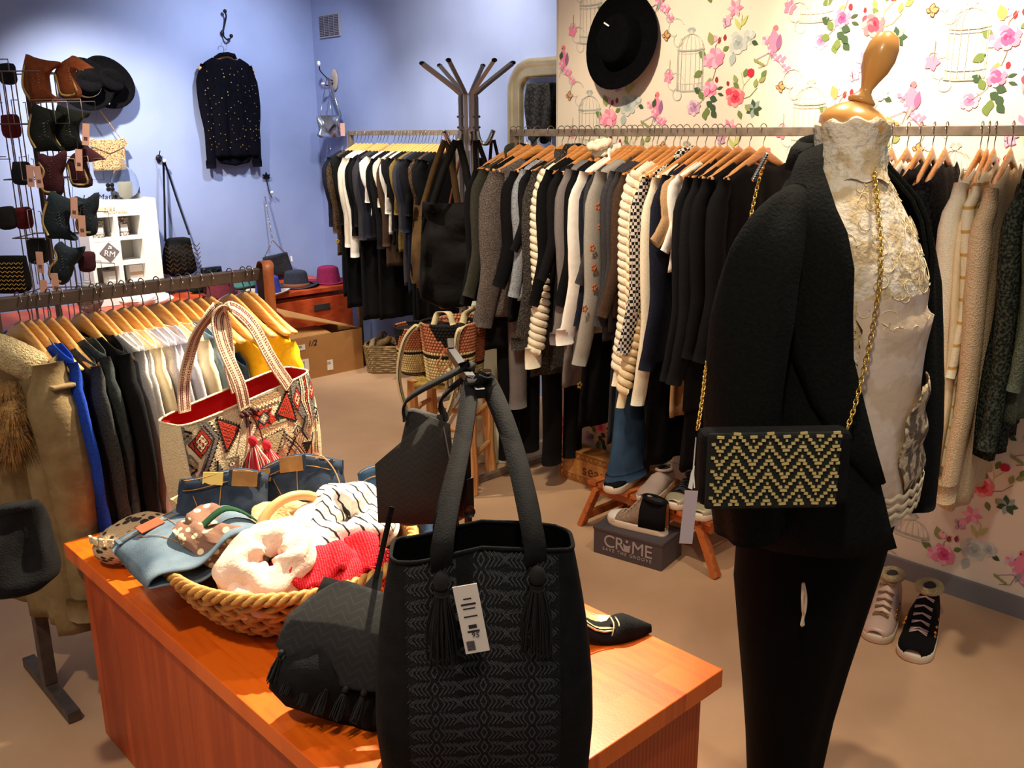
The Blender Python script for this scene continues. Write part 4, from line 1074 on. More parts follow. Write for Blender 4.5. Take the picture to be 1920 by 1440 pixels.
# central bands and star
for y0 in (0, 190):
    tpoly([(870+y0*.4, 690+y0), (1125+y0*.25, 610+y0*1.18), (1140+y0*.2, 690+y0*1.0), (880+y0*.4, 770+y0)], TTA)
    tline([(872+y0*.4, 694+y0), (1122+y0*.25, 618+y0*1.16)], 12, TSG); tline([(868+y0*.4, 706+y0), (1126+y0*.25, 632+y0*1.15)], 5, TGR)
    tzig((880+y0*.4, 750+y0), (1138+y0*.2, 676+y0), 11, 24, 6, CRM)
tpoly([(925, 770), (1075, 748), (1060, 790), (1118, 815), (1060, 866), (950, 888), (975, 830)], TRD)
for k in range(4): tline([(935+k*10, 775+k*3), (985+k*4, 800), (975, 840), (955+k*8, 880-k*3)], 4, TBK); tline([(1070-k*12, 752+k*6), (1040, 790), (1048, 836), (1062-k*10, 864-k*4)], 4, TBK)
for rx, ry, m in ((46, 52, TBK), (36, 42, TGR), (22, 27, CRM), (10, 14, TGL)): tdia(1012, 815, rx, ry, m, -.2)
tpoly([(885, 800), (930, 830), (890, 870)], TBK); tdia(902, 832, 12, 20, TGR); tpoly([(1122, 790), (1085, 810), (1120, 850)], TBK)
# right side: two red diamonds on both sides of wavy stripes
tpoly([(1222, 610), (1262, 560), (1300, 640), (1312, 730), (1378, 905), (1358, 925), (1225, 740)], TGR)
tpoly([(1345, 545), (1400, 545), (1425, 650), (1415, 760), (1392, 900), (1372, 905), (1365, 700)], TGR)
tteeth((1222, 610), (1225, 740), 5, 10, TBK); tteeth((1225, 740), (1358, 925), 8, 10, TBK)
for cx, cy, rx, ry in ((1262, 705, 34, 78), (1388, 655, 34, 72)):
    for k, m in ((1.18, TBK), (1, TRD), (.7, TBK), (.58, CRM), (.3, TRD)): tdia(cx, cy, rx*k, ry*k, m, -.3)
for i, m in enumerate((TBK, CRM, TGR, CRM, TBK, TRD, TBK, CRM, TGR)):
    x = 1292+i*9; tline([(x-6, 560+i*-3), (x+4, 640), (x-2, 720), (1352+i*4, 860), (1366+i*2, 912)], 6, m)
for i in range(9): tdia(1324+i*2.5, 590+i*34, 5, 8, (CRM, TTA)[i % 2])
# lower right: bundles of diagonal lines
for i, m in enumerate((TBK, CRM, TGR, TBK, CRM, TTA, CRM, TGR)): tline([(1150+i*4, 930+i*12), (1250, 1020+i*10), (1335-i*4, 1115+i*7)], 8, m)
tteeth((1100, 905), (1215, 1010), 7, 16, TBK); tteeth((1175, 900), (1380, 1130), 13, -14, TTA)
tpoly([(1018, 942), (1150, 912), (1148, 985), (1090, 1105)], TSG); tline([(1018, 942), (1090, 1110), (1162, 1000), (1155, 915)], 9, TGR); tteeth((1150, 915), (1090, 1100), 9, -16, TBK)
for rx, ry, m in ((36, 46, TBK), (30, 40, TGR), (16, 22, CRM), (8, 12, TBK)): tdia(1255, 930, rx, ry, m, -.3)
for i in range(3): tline([(1320+i*16, 830+i*20), (1290+i*18, 940), (1345+i*14, 1010-i*8)], 8, (TBK, TGR, TTA)[i])
tpoly([(1298, 1022), (1385, 1022), (1350, 1110)], TBK); tteeth((1298, 1022), (1350, 1110), 5, 12, TBK)
for i in range(5): tline([(1385+i*13, 960), (1378+i*18, 1040), (1390+i*22, 1125)], 6, (TBK, CRM, TGR, TBK, CRM)[i])
for i in range(4): tline([(1400+i*10, 780+i*26), (1435, 800+i*26), (1405+i*10, 850+i*20)], 7, (TBK, TGR)[i % 2])
# lower left
tpoly([(745, 1042), (838, 1042), (842, 1120), (748, 1132)], TSG); tzig((745, 1045), (838, 1042), 8, 8, 4, TGR); tdia(794, 1086, 30, 40, TGR); tdia(794, 1086, 18, 26, CRM); tdia(794, 1086, 6, 9, TBK)
for i, m in enumerate((TBK, TGR, TBK)): tline([(700+i*14, 1050+i*28), (704+i*16, 1192-i*16), (850, 1192-i*16)], 9, m)
tteeth((690, 1030), (694, 1200), 8, 12, TBK); tteeth((694, 1205), (860, 1205), 8, -12, TBK)
for i in range(9): tline([(930+i*22, 1120+i*16), (944+i*22, 1140+i*16), (930+i*22, 1156+i*16)], 8, TBK)
for i in range(8): tline([(1150+i*10, 1150-i*22), (1172+i*10, 1140-i*22), (1160+i*10, 1122-i*22)], 7, TBK); tline([(1095+i*9, 1190-i*20), (1112+i*9, 1180-i*20)], 8, TTA)
for i in range(7): tline([(1200+i*8, 1160-i*18), (1222+i*8, 1150-i*18)], 8, TGR)
tline([(880, 1040), (850, 1240)], 10, TGR); tline([(905, 1060), (880, 1240)], 8, TBK); tteeth((860, 1060), (835, 1230), 8, 12, TTA)
for i in range(6): tline([(560+i*14, 1240+i*12), (575+i*14, 1258+i*12), (560+i*14, 1275+i*12)], 9, TBK)
for i in range(5): tpoly([(880+i*40, 1230), (900+i*40, 1200), (920+i*40, 1232)], TTA)
tpoly([(1040, 1120), (1090, 1180), (1000, 1200)], TSG); tline([(640, 1230), (700, 1240), (760, 1200)], 8, TGR); tzig((620, 1215), (840, 1225), 10, 12, 5, TGR)
pt.build('woven_pattern', CRM, TT, False)
STRW = cloth('woven_strap_cream', (226, 206, 178), (214, 190, 160), scale=220, bump=.8, bscale=300)
STRD = mat('strap_stitch', (112, 52, 44), .9)
def handle(P, w_=.040):
    pth = smoothpath(P, 8); b = MB(); b.ribbon(pth, (1, .1, 0), w_, .005, STRW)
    for i in range(1, len(pth)-1):
        for f_ in (0, .5):
            p = pth[i].lerp(pth[i+1], f_); t = (pth[i+1]-pth[i]).normalized(); a = Vector((1, .1, 0)); a = (a-t*a.dot(t)).normalized(); n_ = t.cross(a)
            for off in (-.0135, -.0075, .0075, .0135):
                for sd in (-1, 1):
                    c = p+a*off+n_*sd*.0029; h_ = t*.0022; g_ = a*.0017
                    b.poly([c-h_-g_, c-h_+g_, c+h_+g_, c+h_-g_], STRD)
    b.build('strap', STRW, TT, False)
fy, by = -TD/2-.004, TD/2-.006
handle([(-.045, fy-.004, TH-.012), (-.048, fy, TH+.06), (-.055, fy+.03, TH+.16), (-.035, fy+.055, TH+.225), (.005, fy+.05, TH+.245), (.05, fy+.03, TH+.19), (.085, fy+.01, TH+.08), (.125, fy, TH-.006)])
handle([(-.135, by, TH-.01), (-.12, by, TH+.07), (-.085, by-.02, TH+.17), (-.05, by-.04, TH+.222), (-.005, by-.04, TH+.238), (.025, by-.02, TH+.17), (.035, by, TH+.06), (.045, by, TH-.01)])
def tassel(parent, top, length, r, mats, n=60, name='tassel', seed=1, head=.012, side=(0, -1, 0), th=.0011):
    rn = random.Random(seed); b = MB(); top = Vector(top)
    b.ball(top-Vector((0, 0, head)), (head*.85, head*.85, head*1.1), mats[0], n=10, k=6)
    b.tube([top-Vector((0, 0, head*2.0)), top-Vector((0, 0, head*2.5))], head*.75, 8, mats[-1])
    for i in range(n):
        a = rn.uniform(0, 2*PI); k = math.sqrt(rn.random())
        s_ = top+Vector((math.cos(a)*head*.6*k, math.sin(a)*head*.6*k, -head*2))
        e = top+Vector((math.cos(a)*r*k*rn.uniform(.8, 1.15), math.sin(a)*r*k*.8, -length*rn.uniform(.85, 1.03)))
        m_ = s_.lerp(e, .5)+Vector((rn.uniform(-1, 1), rn.uniform(-1, 1), 0))*r*.12+Vector((math.cos(a), math.sin(a), 0))*r*.18*k
        b.tube([s_, m_, e], th, 4, mats[i % len(mats)], caps=False)
    return b.build(name, mats[0], parent)
RDY, CRY = mat('red_yarn', (200, 34, 56), .9), mat('cream_yarn', (244, 230, 212), .9)
pl = MB()
for a_, b_ in (((-.05, fy-.006, TH-.03), (-.063, fy-.026, TH-.085)), ((-.03, fy-.006, TH-.03), (-.020, fy-.026, TH-.115))): pl.tube([a_, Vector(a_).lerp(Vector(b_), .5)+Vector((0, -.008, 0)), b_], .0022, 6)
for i in range(7): pl.ball((-.062+i*.009, fy-.008, TH-.026+.006*math.sin(i*2)), .0065, n=8, k=5)
pl.build('tassel_cord', mat('cord_mix', (96, 40, 44), .9, 0, (50, 36, 36), 90), TT)
tassel(TT, (-.063, fy-.034, TH-.078), .125, .040, [RDY, CRY, RDY, CRY, RDY], 150, seed=3, th=.0014, head=.014)
tassel(TT, (-.018, fy-.034, TH-.108), .130, .044, [RDY, CRY, RDY, CRY, RDY], 150, seed=4, th=.0014, head=.014)

# ---- wicker bowl basket
WICK = mat('wicker_straw', (214, 164, 88), .55, 0, (178, 122, 58), 26, .3, 90)
BC = Vector((.958, 1.745, TZ))
bk = thing('wicker_basket', 'round woven straw basket full of scarves on the orange block', 'basket', BC)
def bkr(z): t = z/.128; return .155+.112*t**.62
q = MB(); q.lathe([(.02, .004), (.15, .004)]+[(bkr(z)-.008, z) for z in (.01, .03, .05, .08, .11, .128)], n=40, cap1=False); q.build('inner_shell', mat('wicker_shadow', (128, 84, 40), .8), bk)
q = MB(); rn = random.Random(9)
for row in range(7):
    z = .012+row*.0170; R_ = bkr(z); n = 34
    for i in range(n):
        a = 2*PI*(i+.5*(row % 2))/n; l = 2*PI*R_/n
        Rm = Matrix.Rotation(a+PI/2, 3, 'Z') @ Matrix.Rotation(math.radians(22 if row % 2 else -22), 3, 'Y')
        q.ball((math.cos(a)*(R_+.004), math.sin(a)*(R_+.004), z), (l*.66, .0095, .0082), n=6, k=5, R=Rm)
q.build('woven_wall', WICK, bk)
q = MB()
for ph in (0, 2.1, 4.2):
    P = []
    for i in range(240):
        a = 2*PI*i/240; tw = a*26+ph
        R_ = bkr(.128)+.003+math.cos(tw)*.0085
        P.append((math.cos(a)*R_, math.sin(a)*R_, .134+math.sin(tw)*.0085))
    q.tube(P, .0068, 6, closed=True)
q.build('braided_rim', WICK, bk)
hoop = MB(); P = []
for i in range(13):
    a = math.radians(14+i*12.6); P.append((math.cos(a)*.105+.03, .02+.06*math.sin(a)*.5, .125+math.sin(a)*.095))
hoop.tube(P, .0115, 10); hoop.build('handle_hoop', mat('peeled_wood', (222, 176, 118), .5, 0, (204, 154, 94), 9), bk)

# ---- scarves in the basket
def scarf(name, label, c, R, r, m, rot=(0, 0, 0), seed=0, wraps=2, squash=.75, nrm=0, cat='scarf', amp=.35):
    t = thing(name, label, cat, c); t.rotation_euler = rot
    for w_ in range(wraps):
        b = MB(); NU, NV = 72, 20; ph = seed*1.7+w_*2
        def f(u, v):
            a = u*2*PI; b_ = v*2*PI
            rr = r*(.82+amp*noise.noise(Vector((math.cos(a)*1.3+ph, math.sin(a)*1.3, 0)))+.42*abs(math.sin(b_*2.0+a*1.5+ph))+.16*abs(math.sin(b_*5-a*2.5)))
            RR = R*(1-.22*w_)+.42*R*noise.noise(Vector((math.cos(a)+ph, math.sin(a), 5)))
            return Vector(((RR+rr*math.cos(b_))*math.cos(a), (RR+rr*math.cos(b_))*math.sin(a)*.92, rr*squash*math.sin(b_)+w_*r*.75+.25*r*math.sin(a*2+ph)))
        b.grid(f, NU, NV); b.build('scarf_roll', m, t)
    return t
PINKC = cloth('pinkish_cream_scarf', (236, 208, 190), (226, 194, 176), scale=30, bump=.4, bscale=120)
REDS = cloth('coral_red_scarf', (216, 34, 52), (236, 80, 86), 'wavex', 60, .8, 220, mixw=(.55, .95), bdist=.006)
WHTS = cloth('white_scarf', (238, 228, 218), (228, 216, 206), scale=30, bump=.5, bscale=160)
FLS = mat('leaf_print_scarf', (236, 210, 170), .9, 0, (132, 96, 78), 52, .3, 60, 'voronoi', mixw=(.34, .40), stretch=(1, .6, 1))
BGS = cloth('beige_fringed_scarf', (216, 172, 118), (230, 196, 150), scale=120, bump=.7, bscale=160)
scarf('scarf', 'pale pink cream scarf coiled at the front rim of the basket', BC+Vector((-.098, -.078, .132)), .080, .034, PINKC, (.25, -.35, .4), 1)
sf = scarf('scarf', 'white scarf with fine black stripes at the right of the basket', BC+Vector((.130, -.030, .136)), .078, .036, WHTS, (.35, -.15, .2), 2, 2, .8)
sf.children[1].data.materials[0] = mat('striped_white_scarf', (240, 230, 220), .9, 0, (40, 36, 38), 14, .3, 160, 'wavex', mixw=(.90, .94))
sf = scarf('scarf', 'beige scarf with white fringe under the wooden hoop', BC+Vector((.02, .055, .118)), .062, .034, BGS, (.5, -.2, .9), 3)
q = MB(); rn = random.Random(12)
for i in range(60):
    x = -.06+i*.0016; q.tube([(x, -.055, .045), (x+rn.uniform(-.006, .006), -.075, .030), (x+rn.uniform(-.01, .01), -.080, .008)], .0010, 4, caps=False)
q.build('fringe', CRY, sf)
sf = scarf('scarf', 'brown leaf printed scarf with yellow spots and green ribbon', BC+Vector((-.115, .095, .128)), .074, .036, FLS, (.35, -.3, 2.2), 4)
q = MB(); q.ribbon(smoothpath([(.05, .06, .03), (.02, .035, .085), (-.03, .01, .085), (-.075, -.02, .055), (-.10, -.05, -.01)], 5), (1, -1, .1), .024, .003); q.build('green_ribbon', cloth('green_ribbon', (36, 74, 48)), sf)
q = MB(); YEL = cloth('yellow_print', (238, 176, 44))
for x, y, z in ((.01, -.075, .05), (-.02, -.08, .045), (.035, -.06, .062), (.03, -.085, .03), (-.045, -.07, .04)): q.ball((x, y, z), (.010, .006, .012), n=8, k=5)
q.build('yellow_spots', YEL, sf)
# red folded scarf: a draped double cloth
rs = thing('scarf', 'coral red woven scarf folded over the front rim, fringed end', 'scarf', BC+Vector((-.005, -.130, .112)), -.35)
q = MB()
def redf(u, v):
    x = (u-.5)*.20; y = -.07+.14*v
    z = .040*math.sin(PI*min(1, v*1.15))*(1-.35*abs(u-.5))+.012*math.sin(u*13+v*3)+.008*math.sin(u*23)+.02*u
    return Vector((x+.02*math.sin(v*4), y, z))
q.grid(redf, 40, 22); q.build('cloth_fold', REDS, rs, solid=.010)
q = MB(); q.grid(lambda u, v: redf(u*.8+.15, v)+Vector((.05*v, -.035, -.030)), 30, 16); q.build('cloth_fold', REDS, rs, solid=.010)
q = MB(); rn = random.Random(4)
for i in range(90):
    p = Vector((.09+rn.uniform(-.02, .06), -.06+rn.uniform(-.03, .06), .01+rn.uniform(-.01, .02))); q.tube([p, p+Vector((rn.uniform(0, .03), rn.uniform(-.03, 0), -.006)), p+Vector((rn.uniform(.01, .05), rn.uniform(-.05, -.01), -.03))], .0016, 4, caps=False)
q.build('fringe', mat('coral_yarn', (206, 26, 44), .85), rs)

# ---- folded jeans and pouch
e1_, e2_ = Vector((.728, -.685, 0)), Vector((.685, .728, 0))
PATCH = mat('leather_patch', (168, 122, 62), .6, 0, (142, 98, 48), 20, .2, 60)
STI = mat('ochre_stitch', (196, 142, 74), .8)
def folded_jeans(label, c, w_, h, t, rot, m, patches, seed=0, open_loop=True, string=False):
    g = thing('folded_jeans', label, 'jeans', c); g.rotation_euler = rot
    b = MB(); NU, NV = 30, 18
    def face(sg):
        def f(u, v):
            x = (u-.5)*w_*(1+.10*v); z = -h*v-.010*math.sin(u*5+seed)*(1-v)
            y = sg*(t/2)*(1-abs(2*u-1)**3.5)**.5*(.7+.5*math.sin(PI*min(1, v+.15)))+.010*math.sin(x*36+seed+v*4)*(.3+v)
            z += .006*math.sin(x*18+seed)
            return Vector((x, y, z))
        return f
    b.grid(face(-1), NU, NV); b.grid(face(1), NU, NV); b.build('folded_leg', m, g, solid=.004)
    q = MB(); P = [(face(-1)(u/16, .0)+Vector((0, -.004, .004))) for u in range(17)]; P2 = [(face(1)((16-u)/16, .0)+Vector((0, .004, .004))) for u in range(17)]
    q.ribbon(P, (0, .1, 1), .034, .006); q.ribbon(P2, (0, .1, 1), .034, .006); q.build('waistband', m, g)
    q = MB()
    for dz in (.012, -.012): q.tube([p+Vector((0, -.0045, dz)) for p in P], .0009, 4)
    q.tube([face(-1)(.2+.02*i, .12+.05*i)+Vector((0, -.004, 0)) for i in range(12)], .0010, 4); q.tube([face(-1)(.5, .05+.08*i)+Vector((0, -.004, 0)) for i in range(11)], .0010, 4)
    q.build('stitching', STI, g)
    for u in (.06, .60, .92):
        p = face(-1)(u, 0)+Vector((0, -.008, .0)); MB().box(p, (.009, .004, .038)).build('belt_loop', m, g, False, bevel=.001)
    for u, wz, hz, pm, v in patches:
        p = face(-1)(u, v)+Vector((0, -.009, .0)); MB().box(p, (wz, .003, hz)).build('leather_patch', pm, g, False, bevel=.0008)
    if string:
        MB().tube(smoothpath([face(-1)(.75, 0)+Vector((0, -.012, .012)), face(-1)(.85, 0)+Vector((0, -.02, .02)), face(-1)(.97, .1)+Vector((0, -.02, 0)), face(-1)(.99, .5)+Vector((0, -.02, 0))], 5), .0016, 5).build('string_tie', mat('jute', (206, 158, 104), .9), g)
    return g
FZ = FACE
folded_jeans('dark jeans with two leather patches leaning on the tote, left pair', BC+Vector((-.035, .245, .215)), .20, .19, .095, (-.40, .10, FZ+.15), DENIMD, [(.40, .046, .030, mat('yellow_card', (232, 206, 120), .7), -.04), (.76, .058, .036, PATCH, .02)], 1)
folded_jeans('dark jeans with tan patch and jute string leaning on the tote, right pair', BC+Vector((.155, .205, .212)), .20, .19, .095, (-.40, -.12, FZ), DENIMD, [(.10, .026, .032, PATCH, .02), (.44, .060, .038, PATCH, .01)], 2, string=True)
folded_jeans('mid blue folded jeans at the right end behind the striped scarf', BC+Vector((.315, .06, .185)), .15, .17, .09, (-.5, -.25, FZ), DENIM, [], 3)
po = at(268, 985, z=.665)
fj = folded_jeans('washed blue jeans with red brown patch rolled at the left of the basket', Vector((.845, 2.065, .715)), .25, .27, .05, (-1.05, .30, FZ-.35), DENIML, [(.34, .055, .050, mat('red_brown_patch', (186, 92, 62), .6), .06)], 5)
X_ = (e1_*.75+e2_*.62+Vector((0, 0, .22))).normalized(); Z_ = -(e1_*.70-e2_*.62+Vector((0, 0, .10))); Z_ = (Z_-X_*Z_.dot(X_)).normalized(); Y_ = Z_.cross(X_)
fj.rotation_euler = Matrix((X_, Y_, Z_)).transposed().to_euler()
fj.location = Vector((.790, 2.020, .705))
tg = at(335, 985, z=.70)
q = MB(); q.box((.055, -.045, .015), (.034, .002, .065)); q.build('kraft_tag', mat('kraft_card', (226, 196, 146), .8), fj, False)
# ethnic pouch under the washed jeans
pp = at(250, 1015, z=.62)
eg = thing('tapestry_pouch', 'rounded tapestry pouch with white rope pull at the left table corner', 'pouch', (pp.x, pp.y, TZ+.004), FACE+.35)
q = MB(); EP = mat('tapestry_mix', (52, 42, 42), .9, 0, (206, 176, 140), 38, .7, 200, 'voronoi', mixw=(.40, .46), stretch=(1, 1, 2))
rings = []
for i in range(13):
    v = i/12; z = .006+.095*v; k = math.sin(PI*(.12+.80*v))**.6
    rings.append([Vector((math.cos(a)*.105*k*(1+.1*math.cos(a)), math.sin(a)*.075*k, z+.012*math.cos(a))) for a in [2*PI*j/28 for j in range(28)]])
q.loft(rings); q.build('pouch_body', EP, eg)
q = MB()
for i in range(7):
    a = math.radians(200+i*14); q.box((math.cos(a)*.098, math.sin(a)*.072, .075), (.014, .006, .018), R=Matrix.Rotation(a+PI/2, 3, 'Z'))
q.build('white_teeth', CRM, eg, False)
MB().tube([(-.0, -.075, .05), (.012, -.092, .045), (.03, -.10, .02)], .009, 8).build('rope_pull', mat('white_rope', (232, 218, 196), .7), eg)

# ---- black leaf patterned tote, nearest object
SUEDE = cloth('black_suede', (15, 15, 16), (22, 22, 24), scale=40, bump=.3, bscale=300, spec=.2)
WVB = cloth('black_woven_panel', (26, 27, 29), (34, 35, 37), scale=300, bump=.8, bscale=320)
WVL = cloth('grey_black_thread', (58, 60, 64), (74, 76, 82), scale=300, bump=.6, bscale=320)
BT = thing('tote_bag', 'big black tote with woven leaf pattern, tassels and price tag in the foreground', 'bag', (.884, 1.012, TZ+.003), FACE+.04)
BH, BW0, BW1, BD = .400, .285, .335, .17
def bt_w(v): return (BW0+(BW1-BW0)*min(1, v*1.35)**.8+.022*math.sin(PI*v))/2
def bt_t(v): return (.10+(BD-.10)*min(1, v*1.5)+.03*math.sin(PI*v))/2
BE = .42
def bt_ring(v, k=1.0, n=44, z=None):
    r = []
    for i in range(n):
        a = 2*PI*i/n; c_, s_ = math.cos(a), math.sin(a)
        x = math.copysign(abs(c_)**BE, c_)*bt_w(v)*k; y = math.copysign(abs(s_)**BE, s_)*bt_t(v)*k
        wv = .006*math.sin(x*38+2)*(1-v)+.010*noise.noise(Vector((x*9, y*9, v*6)))*(abs(c_) > .7)
        r.append(Vector((x, y+wv, BH*(1-v)+(.012*math.sin(x*16+1)*(1-v)**3))))
    return r
q = MB(); q.loft([bt_ring(v/16) for v in range(17)], None, False, True); q.build('bag_body', SUEDE, BT)
q = MB(); q.loft([bt_ring(v/8*.5, .965) for v in range(9)], None, False, True); q.build('lining', BLKJ, BT)
def btf(x, z, k=0):
    v = 1-z/BH; w_, t = bt_w(v), bt_t(v)
    wv = .006*math.sin(x*38+2)*(1-v)+.010*noise.noise(Vector((x*9, supery(x, w_, t, BE)*9, v*6)))*(abs(x/w_)**(1/BE) > .7)
    return Vector((x, supery(x, w_, t, BE)+wv-.0010-k, z+(.012*math.sin(x*16+1)*(1-v)**3)))
q = MB(); q.grid(lambda u, v: btf((u-.5)*.235, BH*(.985-.975*v)), 30, 40, WVB); q.build('woven_panel', WVB, BT)
q = MB()
def bl_(pts, w_=.0019):
    for a, b in zip(pts[:-1], pts[1:]):
        l = math.hypot(b[0]-a[0], b[1]-a[1]) or 1; nx, nz = -(b[1]-a[1])/l*w_/2, (b[0]-a[0])/l*w_/2
        P = [(a[0]+nx, a[1]+nz), (b[0]+nx, b[1]+nz), (b[0]-nx, b[1]-nz), (a[0]-nx, a[1]-nz)]
        if max(abs(p[0]) for p in P) < .125: q.poly([btf(p[0], p[1], .0009) for p in P], WVL)
for c in (-.076, -.002, .072):
    for r_ in range(15):
        z = .012+r_*.0262+(.006 if c else 0)
        for sd in (-1, 1):
            for k in range(5):      # nested chevrons pointing outwards
                d = .006+k*.0068; hgt = .0125-.0008*k
                bl_([(c+sd*d, z+hgt), (c+sd*(d+.0085), z), (c+sd*d, z-hgt)] if k < 4 else [(c+sd*d, z+.006), (c+sd*(d+.006), z), (c+sd*d, z-.006)])
                bl_([(c+sd*(d+.004), z+hgt*.55+.003), (c+sd*(d+.010), z+hgt*.55-.003)], .0014)
        bl_([(c, z+.010), (c+.005, z), (c, z-.010), (c-.005, z), (c, z+.010)], .0022)
q.build('leaf_weave', WVL, BT, False)
q = MB(); q.tube([p+Vector((0, 0, 0)) for p in bt_ring(0, 1.0)], .0035, 6, closed=True); q.build('rim', SUEDE, BT)
# handles run back over the black bar
nb_ = Vector((1.112, 1.272, 1.142))
def loc_bt(p): return Matrix.Rotation(-(FACE+.04), 3, 'Z') @ (Vector(p)-Vector((.884, 1.012, TZ+.003)))
ap = loc_bt(nb_)
for sd, yy in ((-1, .052), (1, -.052)):
    q = MB(); q.ribbon(smoothpath([(-.062, yy, BH-.03), (-.058, yy*.9, BH+.03), (-.030+ap.x*.4, ap.y*.55, ap.z*.82+.04), (ap.x-.016, ap.y+sd*.01, ap.z-.012), (ap.x, ap.y+sd*.01, ap.z+.003), (ap.x+.020, ap.y+sd*.01, ap.z-.012), (ap.x*.5+.055, ap.y*.55, ap.z*.82+.035), (.078, yy*.9, BH+.03), (.082, yy, BH-.03)], 6), (.9, .2*sd, .35), .034, .005)
    q.build('handle', SUEDE, BT)
BY = mat('black_yarn', (14, 14, 16), .85)
tassel(BT, (-.062, -.082, BH-.010), .150, .026, [BY], 110, seed=7, head=.015)
tassel(BT, (.082, -.082, BH-.005), .145, .028, [BY], 110, seed=8, head=.015)
q = MB(); Rt = Matrix.Rotation(math.radians(-9), 3, 'Y'); q.box((0, 0, 0), (.036, .0012, .112), PAPER, Rt)
for i, (z, h_, w_) in enumerate(((.025, .003, .022), (.018, .002, .018), (-.012, .006, .012), (-.02, .003, .018), (.034, .002, .012), (.005, .002, .020))): q.box(Rt @ Vector((0, -.0009, z)), (w_, .0006, h_), INK, Rt)
for i in range(9): q.box(Rt @ Vector((-.008, -.0009, -.036-i*.0018)), (.012, .0006, .0009), INK, Rt)
tgp = q.build('price_tag', PAPER, BT, False); tgp.location = (-.018, -.112, BH-.072)
lt = letters('tag_writing', '95', .012, INK, tgp, basis((.006, -.0012, -.026), (1, 0, 0), (0, 0, 1)), .0002)

# ---- stand with the black bar
SP = Vector((1.190, 1.405, TZ)); bz = 1.130
sd_ = thing('bag_stand', 'black metal bag stand with square bar on the orange block', 'stand', SP)
MB().lathe([(.075, .001), (.075, .006), (.02, .010)], n=28).build('base_plate', BLACKM, sd_)
MB().box((0, 0, (bz-TZ)/2), (.012, .012, bz-TZ)).build('post', BLACKM, sd_, False, bevel=.001)
MB().box((0, 0, .275), (.019, .019, .09)).build('sleeve_tube', BLACKM, sd_, False, bevel=.001)
MB().tube([(0, 0, .25), (-.012, -.02, .25)], [.009, .012], 14).build('clamp_knob', BLACKM, sd_)
MB().bar(Vector((1.085, 1.238, bz))-SP, Vector((1.262, 1.535, bz))-SP, .018, .018).build('bar', BLACKM, sd_, False, bevel=.001)
MB().bar(Vector((1.262, 1.535, bz+.009))-SP, Vector((1.266, 1.542, bz+.028))-SP, .014, .010).build('end_stop', STEEL, sd_, False)

# ---- grey black woven shoulder bag hanging on the middle of the bar
gc = Vector((1.147, 1.488, .895))
gb = thing('shoulder_bag', 'dark woven suede shoulder bag hanging from the black bar behind the tote', 'bag', gc, FACE-.1)
WVG = mat('charcoal_chevron_weave', (30, 29, 29), .85, 0, (52, 49, 47), 1, .5, 300, 'zigzag', stretch=(70, 1, 70))
q = MB(); bagbody(q, .08, .19, .25, .03, .075, seed=21, wr=.02, z0=.13, exp=.7); q.build('bag_body', WVG, gb)
q = MB(); q.add([(-.100, -.046, .03), (.02, -.042, .135), (.06, -.040, .12), (.075, -.048, -.10), (-.098, -.052, -.10), (.0, -.056, -.02)], [(0, 1, 5), (1, 2, 5), (2, 3, 5), (3, 4, 5), (4, 0, 5)]); q.build('flap', WVG, gb, True, solid=.004)
gl = lambda p: Matrix.Rotation(-(FACE-.1), 3, 'Z') @ (Vector(p)-gc)
b1 = gl((1.165, 1.372, bz+.016))
q = MB()
for s_ in (-1, 1): q.ribbon(smoothpath([(s_*.045, .01, .11), (s_*.035, .006, .16), (b1.x+s_*.014, b1.y, b1.z-.01), (b1.x, b1.y, b1.z)], 5), (0, 1, .2), .030, .004)
q.build('strap', SUEDE, gb)
MB().bar((.05, -.055, .12), (.066, -.058, .02), .008, .003).build('zip', CHROME, gb, False)

# ---- black woven clutch with flap and tassels leaning on the tote
cc = at(655, 1235, z=.668)
cl = thing('flap_bag', 'black woven flap bag with row of small tassels lying before the basket', 'bag', cc); cl.rotation_euler = (math.radians(-34), math.radians(16), FACE-.15)
q = MB(); bagbody(q, .20, .25, .235, .05, .085, seed=31, wr=.02, z0=.125, exp=.6, puff=.5); q.build('bag_body', SUEDE, cl)
q = MB()
def flapf(u, v):
    x = (u-.5)*(.10+.15*min(1, v*1.6)**.7); z = .128-.175*v+.030*(2*u-1)**2*(v)
    return Vector((x, -.052-.018*math.sin(PI*min(1, v))*(1-(2*u-1)**2)+.012*(1-v), z))
q.grid(flapf, 24, 20); WVC = mat('black_chevron_weave', (34, 34, 36), .85, 0, (62, 62, 66), 1, .6, 300, 'zigzag', stretch=(60, 1, 60)); q.build('flap', WVC, cl, solid=.005)
for i in range(6):
    u = .06+i*.13; p = flapf(u, 1)
    tassel(cl, p+Vector((0, -.006, .004)), .060, .011, [BY], 34, seed=40+i, head=.007)
q = MB(); hb = Matrix(cl.rotation_euler.to_matrix()).transposed() @ (Vector(at(735, 950, z=.93))-Vector(cc))
q.ribbon([(.0, .0, .125), Vector((0, 0, .125)).lerp(hb, .5), hb], (1, 0, 0), .010, .003); q.build('strap', SUEDE, cl)
q = MB(); q.add([(-.02, -.03, .115), (.02, -.03, .115), (.006, -.0, .165), (-.006, 0, .165)], [(0, 1, 2, 3)]); q.build('strap_tab', SUEDE, cl, False, solid=.006)

